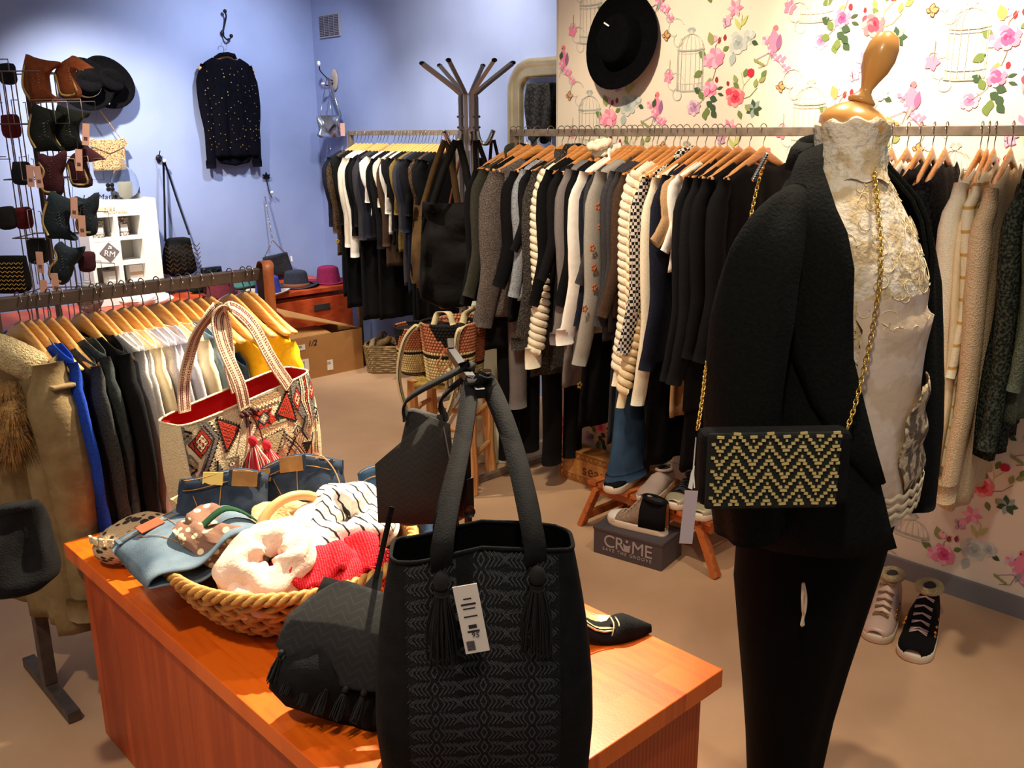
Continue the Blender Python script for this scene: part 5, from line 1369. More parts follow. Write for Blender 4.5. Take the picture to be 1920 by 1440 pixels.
# ---- high heel shoe at the right end
def pump(name, label, loc, rz):
    s_ = thing(name, label, 'shoe', loc, rz)
    # x forward from the heel, sole line rises to the heel
    def sole(x): return .0 if x > .135 else .100*(1-(x/.135))**1.3 if x > 0 else .100
    b = MB(); rings = []
    for i in range(22):
        x = -.0+.245*i/21
        w_ = .030+.012*math.sin(PI*min(1, x/.16)*.5+.2)-(.0 if x < .16 else .036*((x-.16)/.085)**1.6); w_ = max(.005, w_)
        zs = sole(x)+.003
        ht = .048 if x < .03 else (.048-.024*min(1, (x-.03)/.08) if x < .15 else .024+.018*math.sin(min(1, (x-.15)/.05)*PI*.6)-.026*max(0, (x-.19)/.055))
        ring = []
        for k in range(14):
            a = PI+2*PI*k/14
            cx = math.cos(a); sx = math.sin(a)
            ring.append(Vector((x, cx*w_, zs+(ht*max(0, sx)**.8 if sx > 0 else 0)*(1 if abs(cx) > .0 else 1))))
        rings.append(ring)
    b.loft(rings); b.build('upper', SUEDE, s_)
    q = MB(); q.grid(lambda u, v: Vector((.012+.150*u, (v-.5)*(.052+.006*math.sin(u*3)), sole(.012+.150*u)+.046-.021*min(1, u*1.4)+.006*(2*v-1)**2)), 14, 6); q.build('insole', mat('gold_insole', (182, 166, 120), .5, .3), s_)
    q = MB(); q.tube([(.012, 0, .103), (.008, 0, .06), (.004, 0, .0)], [.022, .012, .006], 10); q.build('heel', SUEDE, s_)
    q = MB()
    q.tube([(.0, 0, .128)]+[(.01+.145*t, .030+.006*math.sin(t*3), sole(.01+.145*t)+.052-.024*min(1, t*1.4)) for t in [i/8 for i in range(9)]], .0022, 6)
    q.tube([(.0, 0, .128)]+[(.01+.145*t, -.030-.006*math.sin(t*3), sole(.01+.145*t)+.052-.024*min(1, t*1.4)) for t in [i/8 for i in range(9)]], .0022, 6)
    for i in range(4): q.tube(smoothpath([(.150+i*.011, -.038+i*.002, .010), (.160+i*.011, -.022, .034-i*.001), (.156+i*.011, .0, .044-i*.002)], 4), .0018, 5)
    q.build('gold_trim', mat('pale_gold_trim', (222, 206, 160), .4, .5), s_)
    return s_
hd = Vector((.80, -.60, 0)).normalized()
pump('high_heel_shoe', 'black suede high heel with pale gold trim at the right end of the block', Vector((1.415, 1.075, TZ+.001))-hd*.25, math.atan2(hd.y, hd.x))
# ------------------------------------------------------------------ cabinet along the blue wall
CW = woodmat('orange_cabinet_wood', (158, 58, 26), (184, 78, 38), .4, (1, 14, 14), 2)
CZ, CY0, CY1, CX0, CX1 = .530, 5.645, 6.255, 1.25, 3.72
cab = thing('low_cabinet', 'long low orange wood cabinet under the blue wall carrying hats', 'cabinet', ((CX0+CX1)/2, (CY0+CY1)/2, 0))
cw_, cd_ = CX1-CX0, CY1-CY0
MB().box((0, 0, CZ-.016), (cw_+.03, cd_, .032)).build('cabinet_top', CW, cab, False, bevel=.003)
MB().box((0, .012, .26), (cw_, cd_-.03, .44)).build('body', CW, cab, False)
MB().box((0, .03, .02), (cw_-.06, cd_-.10, .04)).build('plinth', BLACKM, cab, False)
LAB = mat('tin_label_holder', (88, 84, 84), .4, .7)
for k in range(4):
    d = MB().box((-cw_/2+cw_/8+k*cw_/4, -cd_/2-.002, .265), (cw_/4-.008, .016, .40)).build('door', CW, cab, False, bevel=.002)
    MB().box((-cw_/2+cw_/8+k*cw_/4+.05, -cd_/2-.014, .40), (.13, .008, .042)).build('label_holder', LAB, d, False, bevel=.002)

# hats on the cabinet
def hz(px, py): p = at(px, py, z=CZ+.002); return p
MAG = mat('magenta_felt', (122, 18, 66), .95, 0, (136, 26, 76), 50, .2, 200)
NVF = mat('navy_felt', (30, 34, 48), .95, 0, (38, 42, 58), 50, .2, 200)
BLF = mat('royal_blue_felt', (38, 42, 128), .95, 0, (46, 52, 142), 50, .2, 200)
BDF = mat('burgundy_felt', (96, 30, 46), .95, 0, (108, 38, 54), 50, .2, 200)
TLF = mat('teal_felt', (62, 112, 112), .95, 0, (70, 122, 120), 50, .2, 200)
GRF = mat('light_grey_felt', (176, 166, 158), .95)
p = hz(616, 529); felt_hat('felt_hat', 'magenta fedora at the right end of the orange cabinet', p, MAG, .145, .080, .125, (0, 0, FACE+.3))
p = hz(556, 537); felt_hat('felt_hat', 'navy fedora with brown braided band on the orange cabinet', p, NVF, .150, .082, .120, (0, 0, FACE+.3), band=mat('brown_braid', (112, 62, 38), .7))
p = hz(503, 549); felt_hat('felt_hat', 'royal blue hat with pale grey brim on the orange cabinet', p, BLF, .140, .080, .125, (0, 0, FACE), brim=GRF)
p = hz(415, 556); felt_hat('felt_hat', 'burgundy bowler shaped hat seen under the low rail', p, BDF, .125, .088, .135, (0, 0, 0), pinch=.0)
p = hz(455, 541); felt_hat('felt_hat', 'teal hat with flat crown behind the burgundy one', p, TLF, .145, .095, .105, (0, 0, 0), pinch=.0, band=BLACKM)
# small dark bags behind the rail
p = at(396, 512, y=6.0)
sb_ = thing('small_bag', 'small black patent bag with bow standing on the cabinet', 'bag', (p.x, 6.0, CZ+.003), .1)
PAT = mat('black_patent', (16, 22, 26), .15, .1)
q = MB(); bagbody(q, .15, .14, .175, .05, .07, seed=50, z0=.178); q.build('bag_body', PAT, sb_)
MB().tube([(-.05, -.03, .15), (-.03, -.045, .165), (0, -.04, .15), (.03, -.045, .165), (.05, -.03, .15)], .007, 8).build('bow', PAT, sb_)
p = at(378, 530, y=6.05); sb2 = thing('small_bag', 'dark green velvet pouch left of the burgundy hat', 'bag', (p.x, 6.08, CZ+.003), 0)
q = MB(); bagbody(q, .12, .15, .11, .04, .07, seed=51, z0=.112); q.build('bag_body', cloth('green_velvet', (24, 38, 36)), sb2)

# ------------------------------------------------------------------ white display shelf with scented candles
WSH = mat('white_lacquer', (238, 236, 230), .5)
WY = 6.02
xr = at(300, 455, y=WY).x; xl = at(168, 455, y=WY).x; zt = at(293, 371, y=WY).z
sh = thing('display_shelf', 'white cubby display shelf with grey diamond emblem on the cabinet', 'shelf', ((xl+xr)/2, WY, CZ+.002))
sx = lambda px: at(px, 455, y=WY).x-(xl+xr)/2
szz = lambda py, px=245: at(px, py, y=WY).z-CZ-.002
H_ = zt-CZ-.002; W_ = xr-xl
cols = [(sx(175), sx(218)), (sx(226), sx(268))]; rows = [(szz(443), szz(404)), (szz(489), szz(449)), (szz(532), szz(496))]
fr_ = MB(); xs = [-W_/2]+[v for c in cols for v in c]+[W_/2]
fr_.box(((xs[0]+xs[1])/2, .09, H_/2), (xs[1]-xs[0], .18, H_)); fr_.box(((xs[2]+xs[3])/2, .09, H_/2), (xs[3]-xs[2], .18, H_)); fr_.box(((xs[4]+xs[5])/2, .09, H_/2), (xs[5]-xs[4], .18, H_))
for a, b in cols:
    zs = [0]+[v for r_ in sorted(rows) for v in r_]+[H_]
    for k in range(0, len(zs), 2):
        if zs[k+1]-zs[k] > .002: fr_.box(((a+b)/2, .09, (zs[k]+zs[k+1])/2), (b-a, .18, zs[k+1]-zs[k]))
fr_.build('shelf_frame', WSH, sh, False)
MB().box((0, .176, H_/2), (W_-.004, .006, H_-.004)).build('back_panel', mat('grey_back', (170, 166, 158), .8), sh, False)
a, b = cols[0]; r_ = rows[1]
MB().box(((a+b)/2, .004, (r_[0]+r_[1])/2), (b-a, .006, r_[1]-r_[0])).build('emblem_panel', WSH, sh, False)
DG_ = mat('grey_emblem', (112, 102, 104), .7); cx_, cz_ = (a+b)/2+.02, (r_[0]+r_[1])/2
q = MB(); R_ = .062; q.add([(cx_-R_, -.002, cz_), (cx_, -.002, cz_-R_), (cx_+R_, -.002, cz_), (cx_, -.002, cz_+R_)], [(0, 1, 2, 3)]); q.build('diamond_emblem', DG_, sh, False, solid=.002)
letters('emblem_letters', 'RM', .052, WSH, sh, basis((cx_, -.0045, cz_-.012), (1, 0, -.25), (0, 0, 1)), .0008)
q = MB()
for a_ in (90, 210, 330, 30): q.ball((cx_+.004+math.cos(math.radians(a_))*.008, -.005, cz_+.026+math.sin(math.radians(a_))*.008), (.006, .0015, .006), n=8, k=4)
q.build('clover', WSH, sh)
letters('gold_writing', 'Bougies', .044, mat('pale_gold_print', (212, 190, 140), .6), sh, basis((sx(200), -.003, szz(388)), (1, 0, 0), (0, 0, 1)), .0006, 1.1, .2)
letters('gold_writing', 'naturelles', .030, mat('pale_gold_print', (212, 190, 140), .6), sh, basis((sx(225), -.003, szz(395)), (1, 0, 0), (0, 0, 1)), .0006, 1.1, .2)
letters('wire_letters', 'Les Mathins', .050, IRON, sh, basis((sx(212), .06, H_+.018), (1, 0, 0), (0, 0, 1)), .002, 1.1, .25)
q = MB()
for a_ in (0, 90, 180, 270): q.ball((sx(226)+math.cos(math.radians(a_+45))*.018, .06, H_+.078+math.sin(math.radians(a_+45))*.018), (.015, .003, .015), n=10, k=5)
q.tube([(sx(226), .06, H_), (sx(226), .06, H_+.08)], .002, 5); q.build('wire_clover', IRON, sh)
# candle jars standing in the cubbies
O_ = Vector(((xl+xr)/2, WY, CZ+.002))
def jar(label, cx, z, r, h, kind):
    j = thing('candle_jar', label, 'candle', O_+Vector((cx, .085, z+.001)), 0)
    G = mat('mercury_'+kind, *((((206, 190, 180), .35, .4, (96, 84, 80), 70, .2, 60, 'voronoi')) if kind == 'dots' else (((196, 184, 172), .35, .4, (120, 108, 100), 90, .2, 60, 'check')) if kind == 'check' else (((222, 212, 204), .5))))
    MB().lathe([(r*.86, 0), (r, .01), (r*1.04, h), (r*.98, h), (r*.94, h-.006)], n=24).build('glass_holder', G, j)
    q = MB(); q.box((0, -r-.001, h*.45), (r*1.1, .002, h*.4)); q.build('jar_label', PAPER, j, False)
    return j
rows_s = rows
jar('mesh patterned candle holder in the upper left cubby', sx(193), rows[0][0], .045, .105, 'check')
jar('dotted pink candle holder in the upper right cubby', sx(241), rows[0][0], .040, .115, 'dots')
jar('white lace edged candle jar in the lower left cubby', sx(207), rows[2][0], .042, .085, 'plain')
j = thing('gift_box', 'small white and beige candle box in the lower right cubby', 'box', O_+Vector((sx(255), .08, rows[2][0]+.001)))
MB().box((0, 0, .055), (.085, .07, .11)).build('carton', PAPER, j, False); MB().box((0, -.0355, .055), (.085, .002, .022)).build('paper_band', mat('beige_band', (196, 160, 128), .7), j, False)
# cloche with candle
gl_ = thing('glass_cloche', 'glass bell cloche with knob standing on the white shelf', 'cloche', O_+Vector((sx(257), .09, H_+.001)))
MB().lathe([(.085, .0), (.086, .08), (.078, .13), (.055, .175), (.02, .198), (.008, .205), (.007, .215), (.016, .224), (.018, .236), (.006, .245), (.0035, .2455)], n=32, cap0=False).build('bell', GLASS, gl_, solid=.003)
cd = thing('candle', 'thick ivory candle under the glass cloche', 'candle', O_+Vector((sx(257), .09, H_+.002)))
MB().lathe([(.044, 0), (.045, .10), (.040, .104), (.01, .098)], n=24).build('wax', mat('ivory_wax', (246, 238, 214), .5), cd); MB().tube([(0, 0, .098), (.002, 0, .112)], .0012, 5).build('wick', INK, cd)

# pale parcels behind the low rail
for (px, py, w_, d_, h_, lab, m) in ((235, 560, .26, .18, .10, 'crumpled white paper parcel behind the low rail', PAPER), (150, 575, .16, .14, .20, 'striped grey paper bag behind the low rail', mat('striped_grey', (150, 146, 142), .8, 0, (110, 106, 104), 30, kind='wavez')), (320, 572, .20, .16, .07, 'white tissue heap right of the parcel', WHITE)):
    p = at(px, py, z=CZ+.02); t = thing('paper_parcel', lab, 'parcel', (p.x, 5.84, CZ+.002), .2)
    q = MB(); q.ball((0, 0, h_/2), (w_/2, d_/2, h_/2), n=18, k=10)
    for i, v in enumerate(q.v): n_ = noise.noise(Vector(v)*22); q.v[i] = (v[0]*(1+.25*n_), v[1]*(1+.25*n_), max(0, v[2]*(1+.2*n_)))
    q.build('wrapping', m, t, False)

# ------------------------------------------------------------------ revolving wire stand with felt cuffs
SPN = Vector((at(75, 330, d=4.25).x, at(75, 330, d=4.25).y, 0))
WIRE = mat('stand_wire', (140, 128, 122), .4, .8)
sp_ = thing('revolving_stand', 'tall revolving wire stand hung with felt cuffs at the left', 'display stand', SPN)
MB().lathe([(.22, 0), (.22, .02), (.03, .04), (.03, .05)], n=28).build('base', BLACKM, sp_)
MB().tube([(0, 0, .03), (0, 0, 1.86)], .014, 10).build('centre_pole', mat('brown_steel', (96, 84, 78), .45, .7), sp_)
q = MB()
for a in range(4):
    t0 = a*PI/2+FACE
    for off in (-.055, .0, .055):
        x = math.cos(t0)*.10-math.sin(t0)*off; y = math.sin(t0)*.10+math.cos(t0)*off
        q.tube([(x, y, .35), (x, y, 1.86)], .0028, 6)
for z in (.36, .62, .88, 1.14, 1.40, 1.64, 1.86):
    q.tube([(math.cos(FACE+i*PI/2+PI/4)*.155, math.sin(FACE+i*PI/2+PI/4)*.155, z) for i in range(4)], .003, 6, closed=True)
q.build('wire_frame', WIRE, sp_)
for zi, z in enumerate((1.80, 1.56, 1.33, 1.10)):
    for off in (-.30, .0, .18, .30):
        b = MB(); e = Matrix.Rotation(FACE, 3, 'Z')
        P = [e @ Vector(v) for v in ((off*.3, -.10, z-.06), (off, -.16, z-.06), (off, -.16, z-.16), (off+.06, -.16, z-.16), (off+.06, -.16, z-.07), (off*.3+.02, -.10, z-.07))]
        b.tube(P, .0022, 5); b.build('wire_arm', WIRE, sp_)
q = MB(); e = Matrix.Rotation(FACE, 3, 'Z'); q.tube([e @ Vector(v) for v in ((-.14, -.1, 1.86), (-.14, -.1, 1.91), (-.02, -.1, 1.91), (-.02, -.1, 1.86))], .003, 6); q.build('sign_loop', WIRE, sp_)
# felt cuffs
OUT = {'a': [(-95, -225), (-40, -200), (80, -170), (200, -155), (180, -115), (120, -95), (70, -20), (60, 80), (75, 150), (150, 205), (120, 218), (20, 215), (-110, 225), (-165, 120), (-175, 50), (-155, -50), (-125, -150)],
       'b': [(-100, -150), (20, -220), (60, -225), (200, -130), (205, -110), (30, -105), (25, 0), (60, 165), (-120, 175), (-150, 40), (-165, -60)],
       'c': [(-90, -190), (-20, -165), (60, -180), (150, -230), (130, -80), (95, 0), (100, 100), (60, 220), (-80, 210), (-105, 100), (-60, -20), (-120, -120)],
       'r': [(-70, -110), (70, -115), (85, -20), (75, 110), (-60, 120), (-85, 30)]}
def cuffobj(label, px, py, sc, kind, m, d, rot=0, stripe=True, flip=1, mot=True):
    c = at(px, py, d=d); t = thing('felt_cuff', label, 'cuff', c, FACE, 'felt cuffs on the revolving stand')
    k = sc/5.14*d/FPX; b = MB(); O = OUT[kind]
    cr, sr_ = math.cos(rot), math.sin(rot)
    tr = lambda x, y: ((x*flip*cr-y*sr_)*k, -(x*flip*sr_+y*cr)*k)
    Q = [Vector(p).to_3d() for p in [tr(*q) for q in O]]
    P = smoothpath([Vector((p[0], 0, p[1])) for p in [tr(*q) for q in O]]+[Vector((tr(*O[0])[0], 0, tr(*O[0])[1]))], 3)[:-1]
    cen = sum(P, Vector())/len(P); n = len(P); rings = []
    for s_, y in ((.90, .024), (1, .014), (1, -.014), (.90, -.024), (.5, -.030)): rings.append([cen+(p-cen)*s_+Vector((0, y, 0)) for p in P])
    b.loft(rings); b.build('felt_body', m, t)
    if stripe:
        idx = range(len(OUT[kind])-5, len(OUT[kind])) if kind != 'r' else range(0)
        L_ = [Vector((tr(*O[i])[0], -.027, tr(*O[i])[1])) for i in idx]
        if len(L_) > 1:
            L_ = [cen+(p-cen)*.86 for p in L_]; L_ = [Vector((p.x, -.029, p.z)) for p in L_]
            MB().ribbon(smoothpath(L_, 3), (1, 0, .3), .010*sc, .002).build('gold_stripe', mat('gold_braid', (196, 170, 110), .5, .3), t)
    if mot:
        q = MB(); rn = random.Random(int(px+py))
        for i in range(7): q.ball((cen.x+rn.uniform(-.03, .03)*sc, -.031, cen.z+rn.uniform(-.05, .05)*sc), (.0016, .001, .0016), n=6, k=3)
        for i in range(5): q.bar((cen.x-.006, -.031, cen.z-.03+i*.012), (cen.x+.004, -.031, cen.z-.024+i*.012), .002, .001)
        q.build('silver_motif', CHROME, t)
    return t
fl = lambda n, a, b: mat('felt_'+n, a, .95, 0, b, 40, .3, 160)
RUST, GRN, BRG, TEA, NVY, REDF, BKF = fl('rust', (128, 62, 28), (142, 74, 36)), fl('green', (14, 20, 18), (20, 28, 24)), fl('burgundy', (56, 14, 26), (66, 20, 32)), fl('teal', (20, 34, 44), (26, 42, 52)), fl('navy', (18, 18, 30), (24, 24, 38)), fl('red', (92, 14, 24), (104, 20, 30)), fl('black', (18, 20, 20), (24, 26, 26))
CU = [('rust felt cuff with gold stripe, top row left', 76, 148, 1.0, 'a', RUST, 4.08, 0), ('rust felt cuff with pointed tip, top row right', 136, 150, .95, 'b', RUST, 4.12, 0),
 ('dark green felt cuff in the second row, left one', 87, 240, .98, 'a', GRN, 4.08, .05), ('dark green felt cuff in the second row, right one', 133, 240, .95, 'a', GRN, 4.13, .0),
 ('burgundy felt cuff with forked top in the third row', 98, 325, .95, 'c', BRG, 4.08, .05), ('burgundy felt cuff with pointed tip in the third row', 158, 318, .92, 'b', BRG, 4.12, .05),
 ('teal felt cuff in the fourth row, left one', 115, 405, 1.0, 'a', TEA, 4.08, .15), ('teal felt cuff in the fourth row, right one', 162, 402, .9, 'c', TEA, 4.14, .0),
 ('dark teal folded cuff with crossed gold strings, lowest', 120, 492, .95, 'c', TEA, 4.10, .4), ('burgundy cuff behind the lowest tags', 163, 490, .8, 'r', BRG, 4.16, .1),
 ('navy felt cuff on the left side, top', 14, 138, .8, 'r', NVY, 4.15, 0), ('red felt cuff on the left side, second row', 20, 236, .9, 'r', REDF, 4.15, 0), ('navy felt cuff on the left side, third row', 40, 324, .9, 'r', NVY, 4.15, .1),
 ('bright red felt cuff low on the left side', 44, 408, .85, 'r', REDF, 4.22, 0), ('charcoal felt cuff at the left picture edge', 12, 408, .9, 'r', BKF, 4.12, 0), ('dark grey felt cuff deep in the wire stand', 70, 470, 1.0, 'r', BKF, 4.25, 0)]
for lab, px, py, sc, kd, m, d, ro in CU: cuffobj(lab, px, py, sc, kd, m, d, ro, stripe=kd != 'r', mot=kd != 'r')
for i, (px, py, ro) in enumerate(((161, 252, .15), (57, 330, .05), (72, 332, -.05), (139, 390, .1), (154, 424, .06), (75, 492, .05), (104, 532, .0), (82, 545, .1), (148, 300, .1))):
    c = at(px, py, d=4.02); t = thing('price_tag', ('pale pink price tag hanging beside the ' + ('green cuffs', 'third row cuffs, left one', 'third row cuffs, right one', 'teal cuff, upper one', 'teal cuff, lower one', 'dark pole', 'crossed gold strings', 'lowest wires', 'burgundy cuff tip')[i]), 'tag', c, FACE, 'pink price tags on the revolving stand')
    q = MB(); q.box((0, 0, 0), (.030, .0015, .092), PINKTAG, Matrix.Rotation(ro, 3, 'Y'))
    for k in range(4): q.box(Matrix.Rotation(ro, 3, 'Y') @ Vector((0, -.0012, -.012-k*.004)), (.016, .0006, .0018), INK, Matrix.Rotation(ro, 3, 'Y'))
    q.build('card', PINKTAG, t, False); MB().tube([(0, 0, .045), (-.005, .02, .09)], .001, 4).build('thread', INK, t)
p = at(18, 515, d=4.0); t = thing('evening_bag', 'black evening bag with gold chevrons at the left picture edge', 'bag', p, FACE)
q = MB(); bagbody(q, .16, .17, .16, .04, .05, z0=.08, seed=61); q.build('bag_body', BAGBLK, t)
q = MB()
for i in range(8):
    for j in range(7):
        for s_ in (-1, 1): q.bar((-.07+i*.02, -.030-.004*math.sin(j/6*PI), -.06+j*.018), (-.07+i*.02+s_*.009, -.030-.004*math.sin(j/6*PI), -.052+j*.018), .0026, .002)
q.build('gold_chevrons', GOLD, t, False)

# ------------------------------------------------------------------ cardboard box
KR = mat('corrugated_card', (178, 128, 74), .8, 0, (166, 116, 64), 5, .1, 90); KRI = mat('card_inside', (170, 122, 72), .85)
bx = thing('cardboard_box', 'open cardboard box with raised flap on the floor before the cabinet', 'box', (3.255, 5.43, 0))
BXW, BXD, BXH = .60, .28, .285; th = .006
MB().box((0, -BXD/2+th/2, BXH/2), (BXW, th, BXH)).build('front_panel', KR, bx, False)
MB().box((0, BXD/2-th/2, BXH/2), (BXW, th, BXH)).build('back_panel', KR, bx, False)
for s_ in (-1, 1): MB().box((s_*(BXW/2-th/2), 0, BXH/2), (th, BXD-2*th, BXH)).build('side_panel', KR, bx, False)
MB().box((0, 0, th/2), (BXW-.02, BXD-.02, th)).build('bottom_panel', KRI, bx, False)
q = MB(); q.add([(-BXW/2, -BXD/2+.01, BXH), (BXW*.10, -BXD/2+.01, BXH), (BXW*.16, BXD/2-.03, BXH+.010), (-BXW*.42, BXD/2-.02, BXH+.012)], [(0, 1, 2, 3)]); q.build('top_flap', KR, bx, False, solid=th)
q = MB(); q.add([(BXW/2-.004, -BXD/2+.0, BXH), (BXW/2-.03, BXD/2, BXH+.0), (-BXW*.36, BXD/2-.0, BXH+.175), (-BXW*.36, -BXD/2+.12, BXH+.135)], [(0, 1, 2, 3)]); q.build('raised_flap', KR, bx, False, solid=th)
for x, z, w_, h_, n_ in ((-.19, .225, .075, .036, 3), (-.185, .10, .105, .085, 5), (.03, .07, .045, .07, 2)):
    q = MB(); q.box((x, -BXD/2-.002, z), (w_, .002, h_), PAPER)
    for k in range(n_): q.box((x-.01, -BXD/2-.0035, z+h_*.3-k*h_*.16), (w_*.6, .001, h_*.05), INK)
    q.build('shipping_label', PAPER, bx, False)
letters('marker_writing', '1/2', .055, INK, bx, basis((-.10, -BXD/2-.003, .24), (1, 0, 0), (0, 0, 1)), .0006, 1, .3)

# ------------------------------------------------------------------ wicker basket with rabbits of felt and dark things, floor
b2 = thing('wicker_basket', 'small square wicker basket of grey bundles beside the cardboard box', 'basket', (3.64, 5.12, 0), FACE)
SEA = mat('seagrass', (176, 152, 108), .7, 0, (128, 104, 70), 40, .4, 90)
q = MB()
for row in range(13):
    z = .012+row*.0145; W2, D2 = .125+.02*row/12, .095+.015*row/12; n = 44
    P = []
    for i in range(n):
        a = 2*PI*i/n; c_, s_ = math.cos(a), math.sin(a)
        k = 1+.03*(-1)**(i//1+row)
        P.append((math.copysign(abs(c_)**.4, c_)*W2*k, math.copysign(abs(s_)**.4, s_)*D2*k, z))
    q.tube(P, .0085, 6, closed=True)
q.build('woven_wall', SEA, b2)
GB = mat('taupe_felt', (112, 98, 88), .9, 0, (134, 118, 106), 30, .4, 80)
for i, (x, y, z) in enumerate(((-.07, 0, .20), (.0, .02, .205), (.06, -.02, .20), (.08, .05, .21), (-.02, -.05, .20))):
    t = thing('rolled_bundle', 'taupe rolled felt bundle in the small wicker basket', 'bundle', b2.matrix_world @ Vector((0, 0, 0)) + Vector((3.64, 5.12, 0)) + Matrix.Rotation(FACE, 3, 'Z') @ Vector((x, y, z-.0)), i*1.3, 'taupe bundles in the small basket')
    q = MB(); q.tube([(-.05, 0, -.05), (-.02, 0, .0), (.03, 0, .02), (.05, .01, .05)], [.025, .030, .024, .014], 10); q.build('felt_roll', GB if i % 2 else SEA, t)
b3 = thing('dark_basket', 'dark brown basket right of the small wicker basket', 'basket', (3.76, 4.90, 0), FACE)
q = MB()
for row in range(11):
    z = .012+row*.0155; n = 36; q.tube([(math.cos(2*PI*i/n)*(.125+.02*row/12), math.sin(2*PI*i/n)*(.10+.02*row/12), z) for i in range(n)], .0085, 6, closed=True)
q.build('woven_wall', mat('dark_wicker', (82, 62, 46), .8, 0, (56, 42, 32), 40, .4, 90), b3)
q = MB()
for i in range(7): q.ball((math.cos(i)*.05, math.sin(i)*.05, .17+.01*(i % 3)), (.045, .03, .03), n=10, k=6)
q.build('felt_heap', GB, b3)

# ------------------------------------------------------------------ stool of peeled wood with rush seat
PINE = mat('peeled_pine', (214, 158, 98), .55, 0, (190, 130, 74), 5, .15, 40, 'wavex', stretch=(3, 3, .6))
SC = [Vector((2.564, 2.986, 0)), Vector((2.803, 3.131, 0)), Vector((2.650, 3.390, 0)), Vector((2.41, 3.24, 0))]
sc_ = sum(SC, Vector())/4
stl = thing('stool', 'peeled pine stool with woven rush seat carrying crochet bags', 'stool', sc_)
stp = [sc_+(p-sc_)*.90 for p in SC]; SH = .515
for a, b in zip(SC, stp):
    rn = random.Random(int(a.x*1000)); P = [(a-sc_).lerp(b-sc_, t)+Vector((0, 0, SH*t+.002)) for t in [i/8 for i in range(9)]]
    MB().tube(P, [.025+.003*math.sin(i*1.9+a.x*9) for i in range(9)], 12).build('leg', PINE, stl)
for i in range(4):
    a, b = SC[i]-sc_, SC[(i+1) % 4]-sc_
    for z in ((.12, .30) if i % 2 else (.17, .36)):
        MB().tube([a*(1-.1*z/SH)+Vector((0, 0, z)), (a+b)*.5+Vector((0, 0, z+.004)), b*(1-.1*z/SH)+Vector((0, 0, z))], [.010, .013, .010], 8).build('rung', PINE, stl)
RUSH = mat('rush_weave', (206, 176, 92), .8, 0, (168, 136, 62), 60, .6, 90)
q = MB(); ctr = Vector((0, 0, SH-.015))
for i in range(4):
    a, b = stp[i]-sc_, stp[(i+1) % 4]-sc_
    for k in range(11):
        t = 1-k/11*.96; q.tube([ctr+(a*1.06)*t+Vector((0, 0, -.004*k*.2)), ctr+(b*1.06)*t+Vector((0, 0, -.004*k*.2))], .0125, 6)
q.build('rush_seat', RUSH, stl)

# crochet bucket bags
CRO_P, CRO_C, CRO_K = mat('crochet_terracotta', (196, 128, 92), .9, 0, (178, 110, 76), 60, .4, 120), mat('crochet_ecru', (224, 204, 150), .9, 0, (206, 184, 128), 60, .4, 120), mat('crochet_black', (20, 18, 20), .9)
STRP = mat('striped_ecru_strap', (218, 202, 156), .85)
def crochet(label, loc, rz, R0, R1, H, s_, rows=19, strap=None, black=True):
    g = thing('crochet_bag', label, 'bag', loc, rz)
    q = MB(); n = 46
    for r_ in range(rows):
        v = r_/(rows-1); R_ = R0+(R1-R0)*v; z = .012+H*v
        for i in range(n):
            a = 2*PI*(i+.5*(r_ % 2))/n; l = 2*PI*R_/n
            ph = ((a+PI/2)/(2*PI/3)+.5) % 1; tri = abs(ph-.5)*2
            if v < .40: m_ = CRO_C
            elif v < .45 or .50 < v < .55: m_ = CRO_K
            elif v <= .50: m_ = CRO_C
            else: m_ = CRO_K if black and (v-.55)/.45 > tri*1.5 else CRO_P
            if not black and v > .12: m_ = CRO_P if v > .2 else CRO_K
            q.ball((math.cos(a)*R_*1.0, math.sin(a)*R_*.88, z), (.0085, l*.58, H/rows*.62), m_, 5, 4, Matrix.Rotation(a, 3, 'Z'))
    q.lathe([(R0*.97, .004), (R0*.98, .01), (R1*.96, H), (R1*.6, H*.97)], n=28, m=CRO_K, sy=.88)
    q.build('crochet_body', CRO_P, g)
    return g
DZ = SH+.006
g = crochet('terracotta, black and ecru crochet bucket bag at the front of the stool', (sc_.x-.06, sc_.y-.075, DZ), FACE, .098, .122, .250, 1)
FX = (Matrix.Rotation(-FACE, 3, 'Z'))
q = MB(); P = smoothpath([(-.085, -.03, .235), (-.13, -.06, .262), (-.19, -.09, .19), (-.215, -.11, .03), (-.17, -.13, -.13), (-.10, -.135, -.185), (-.02, -.135, -.14), (.03, -.13, .0), (.035, -.125, .15), (.05, -.12, .245), (.085, -.07, .262), (.10, -.03, .24)], 7)
q.ribbon(P, (.85, .3, .25), .022, .005, STRP); q.ribbon([p+Vector((.0, -.0032, 0)) for p in P], (.85, .3, .25), .0035, .0012, INK); 
q.ribbon([p+Vector((.006, -.0030, .001)) for p in P], (.85, .3, .25), .0018, .0012, INK); q.build('long_strap', STRP, g)
q = MB(); q.ribbon(smoothpath([(-.07, .04, .24), (-.05, .06, .29), (.0, .02, .30), (.02, .0, .25)], 6), (.8, .2, 0), .026, .004, STRP); q.ribbon(smoothpath([(.06, .04, .25), (.075, .05, .29), (.12, .03, .32)], 5), (.8, .2, 0), .030, .004, STRP); q.build('short_strap', STRP, g)
q = MB(); q.tube(smoothpath([(-.01, -.115, .17), (-.03, -.125, .13), (-.045, -.12, .10), (-.02, -.125, .08), (.01, -.12, .115), (-.005, -.118, .17), (.03, -.118, .14), (.035, -.12, .09)], 6), .0035, 6); q.build('drawstring', CRO_P, g)
KT = [mat('tassel_ecru', (206, 188, 150), .9), mat('tassel_brown', (84, 58, 46), .9)]
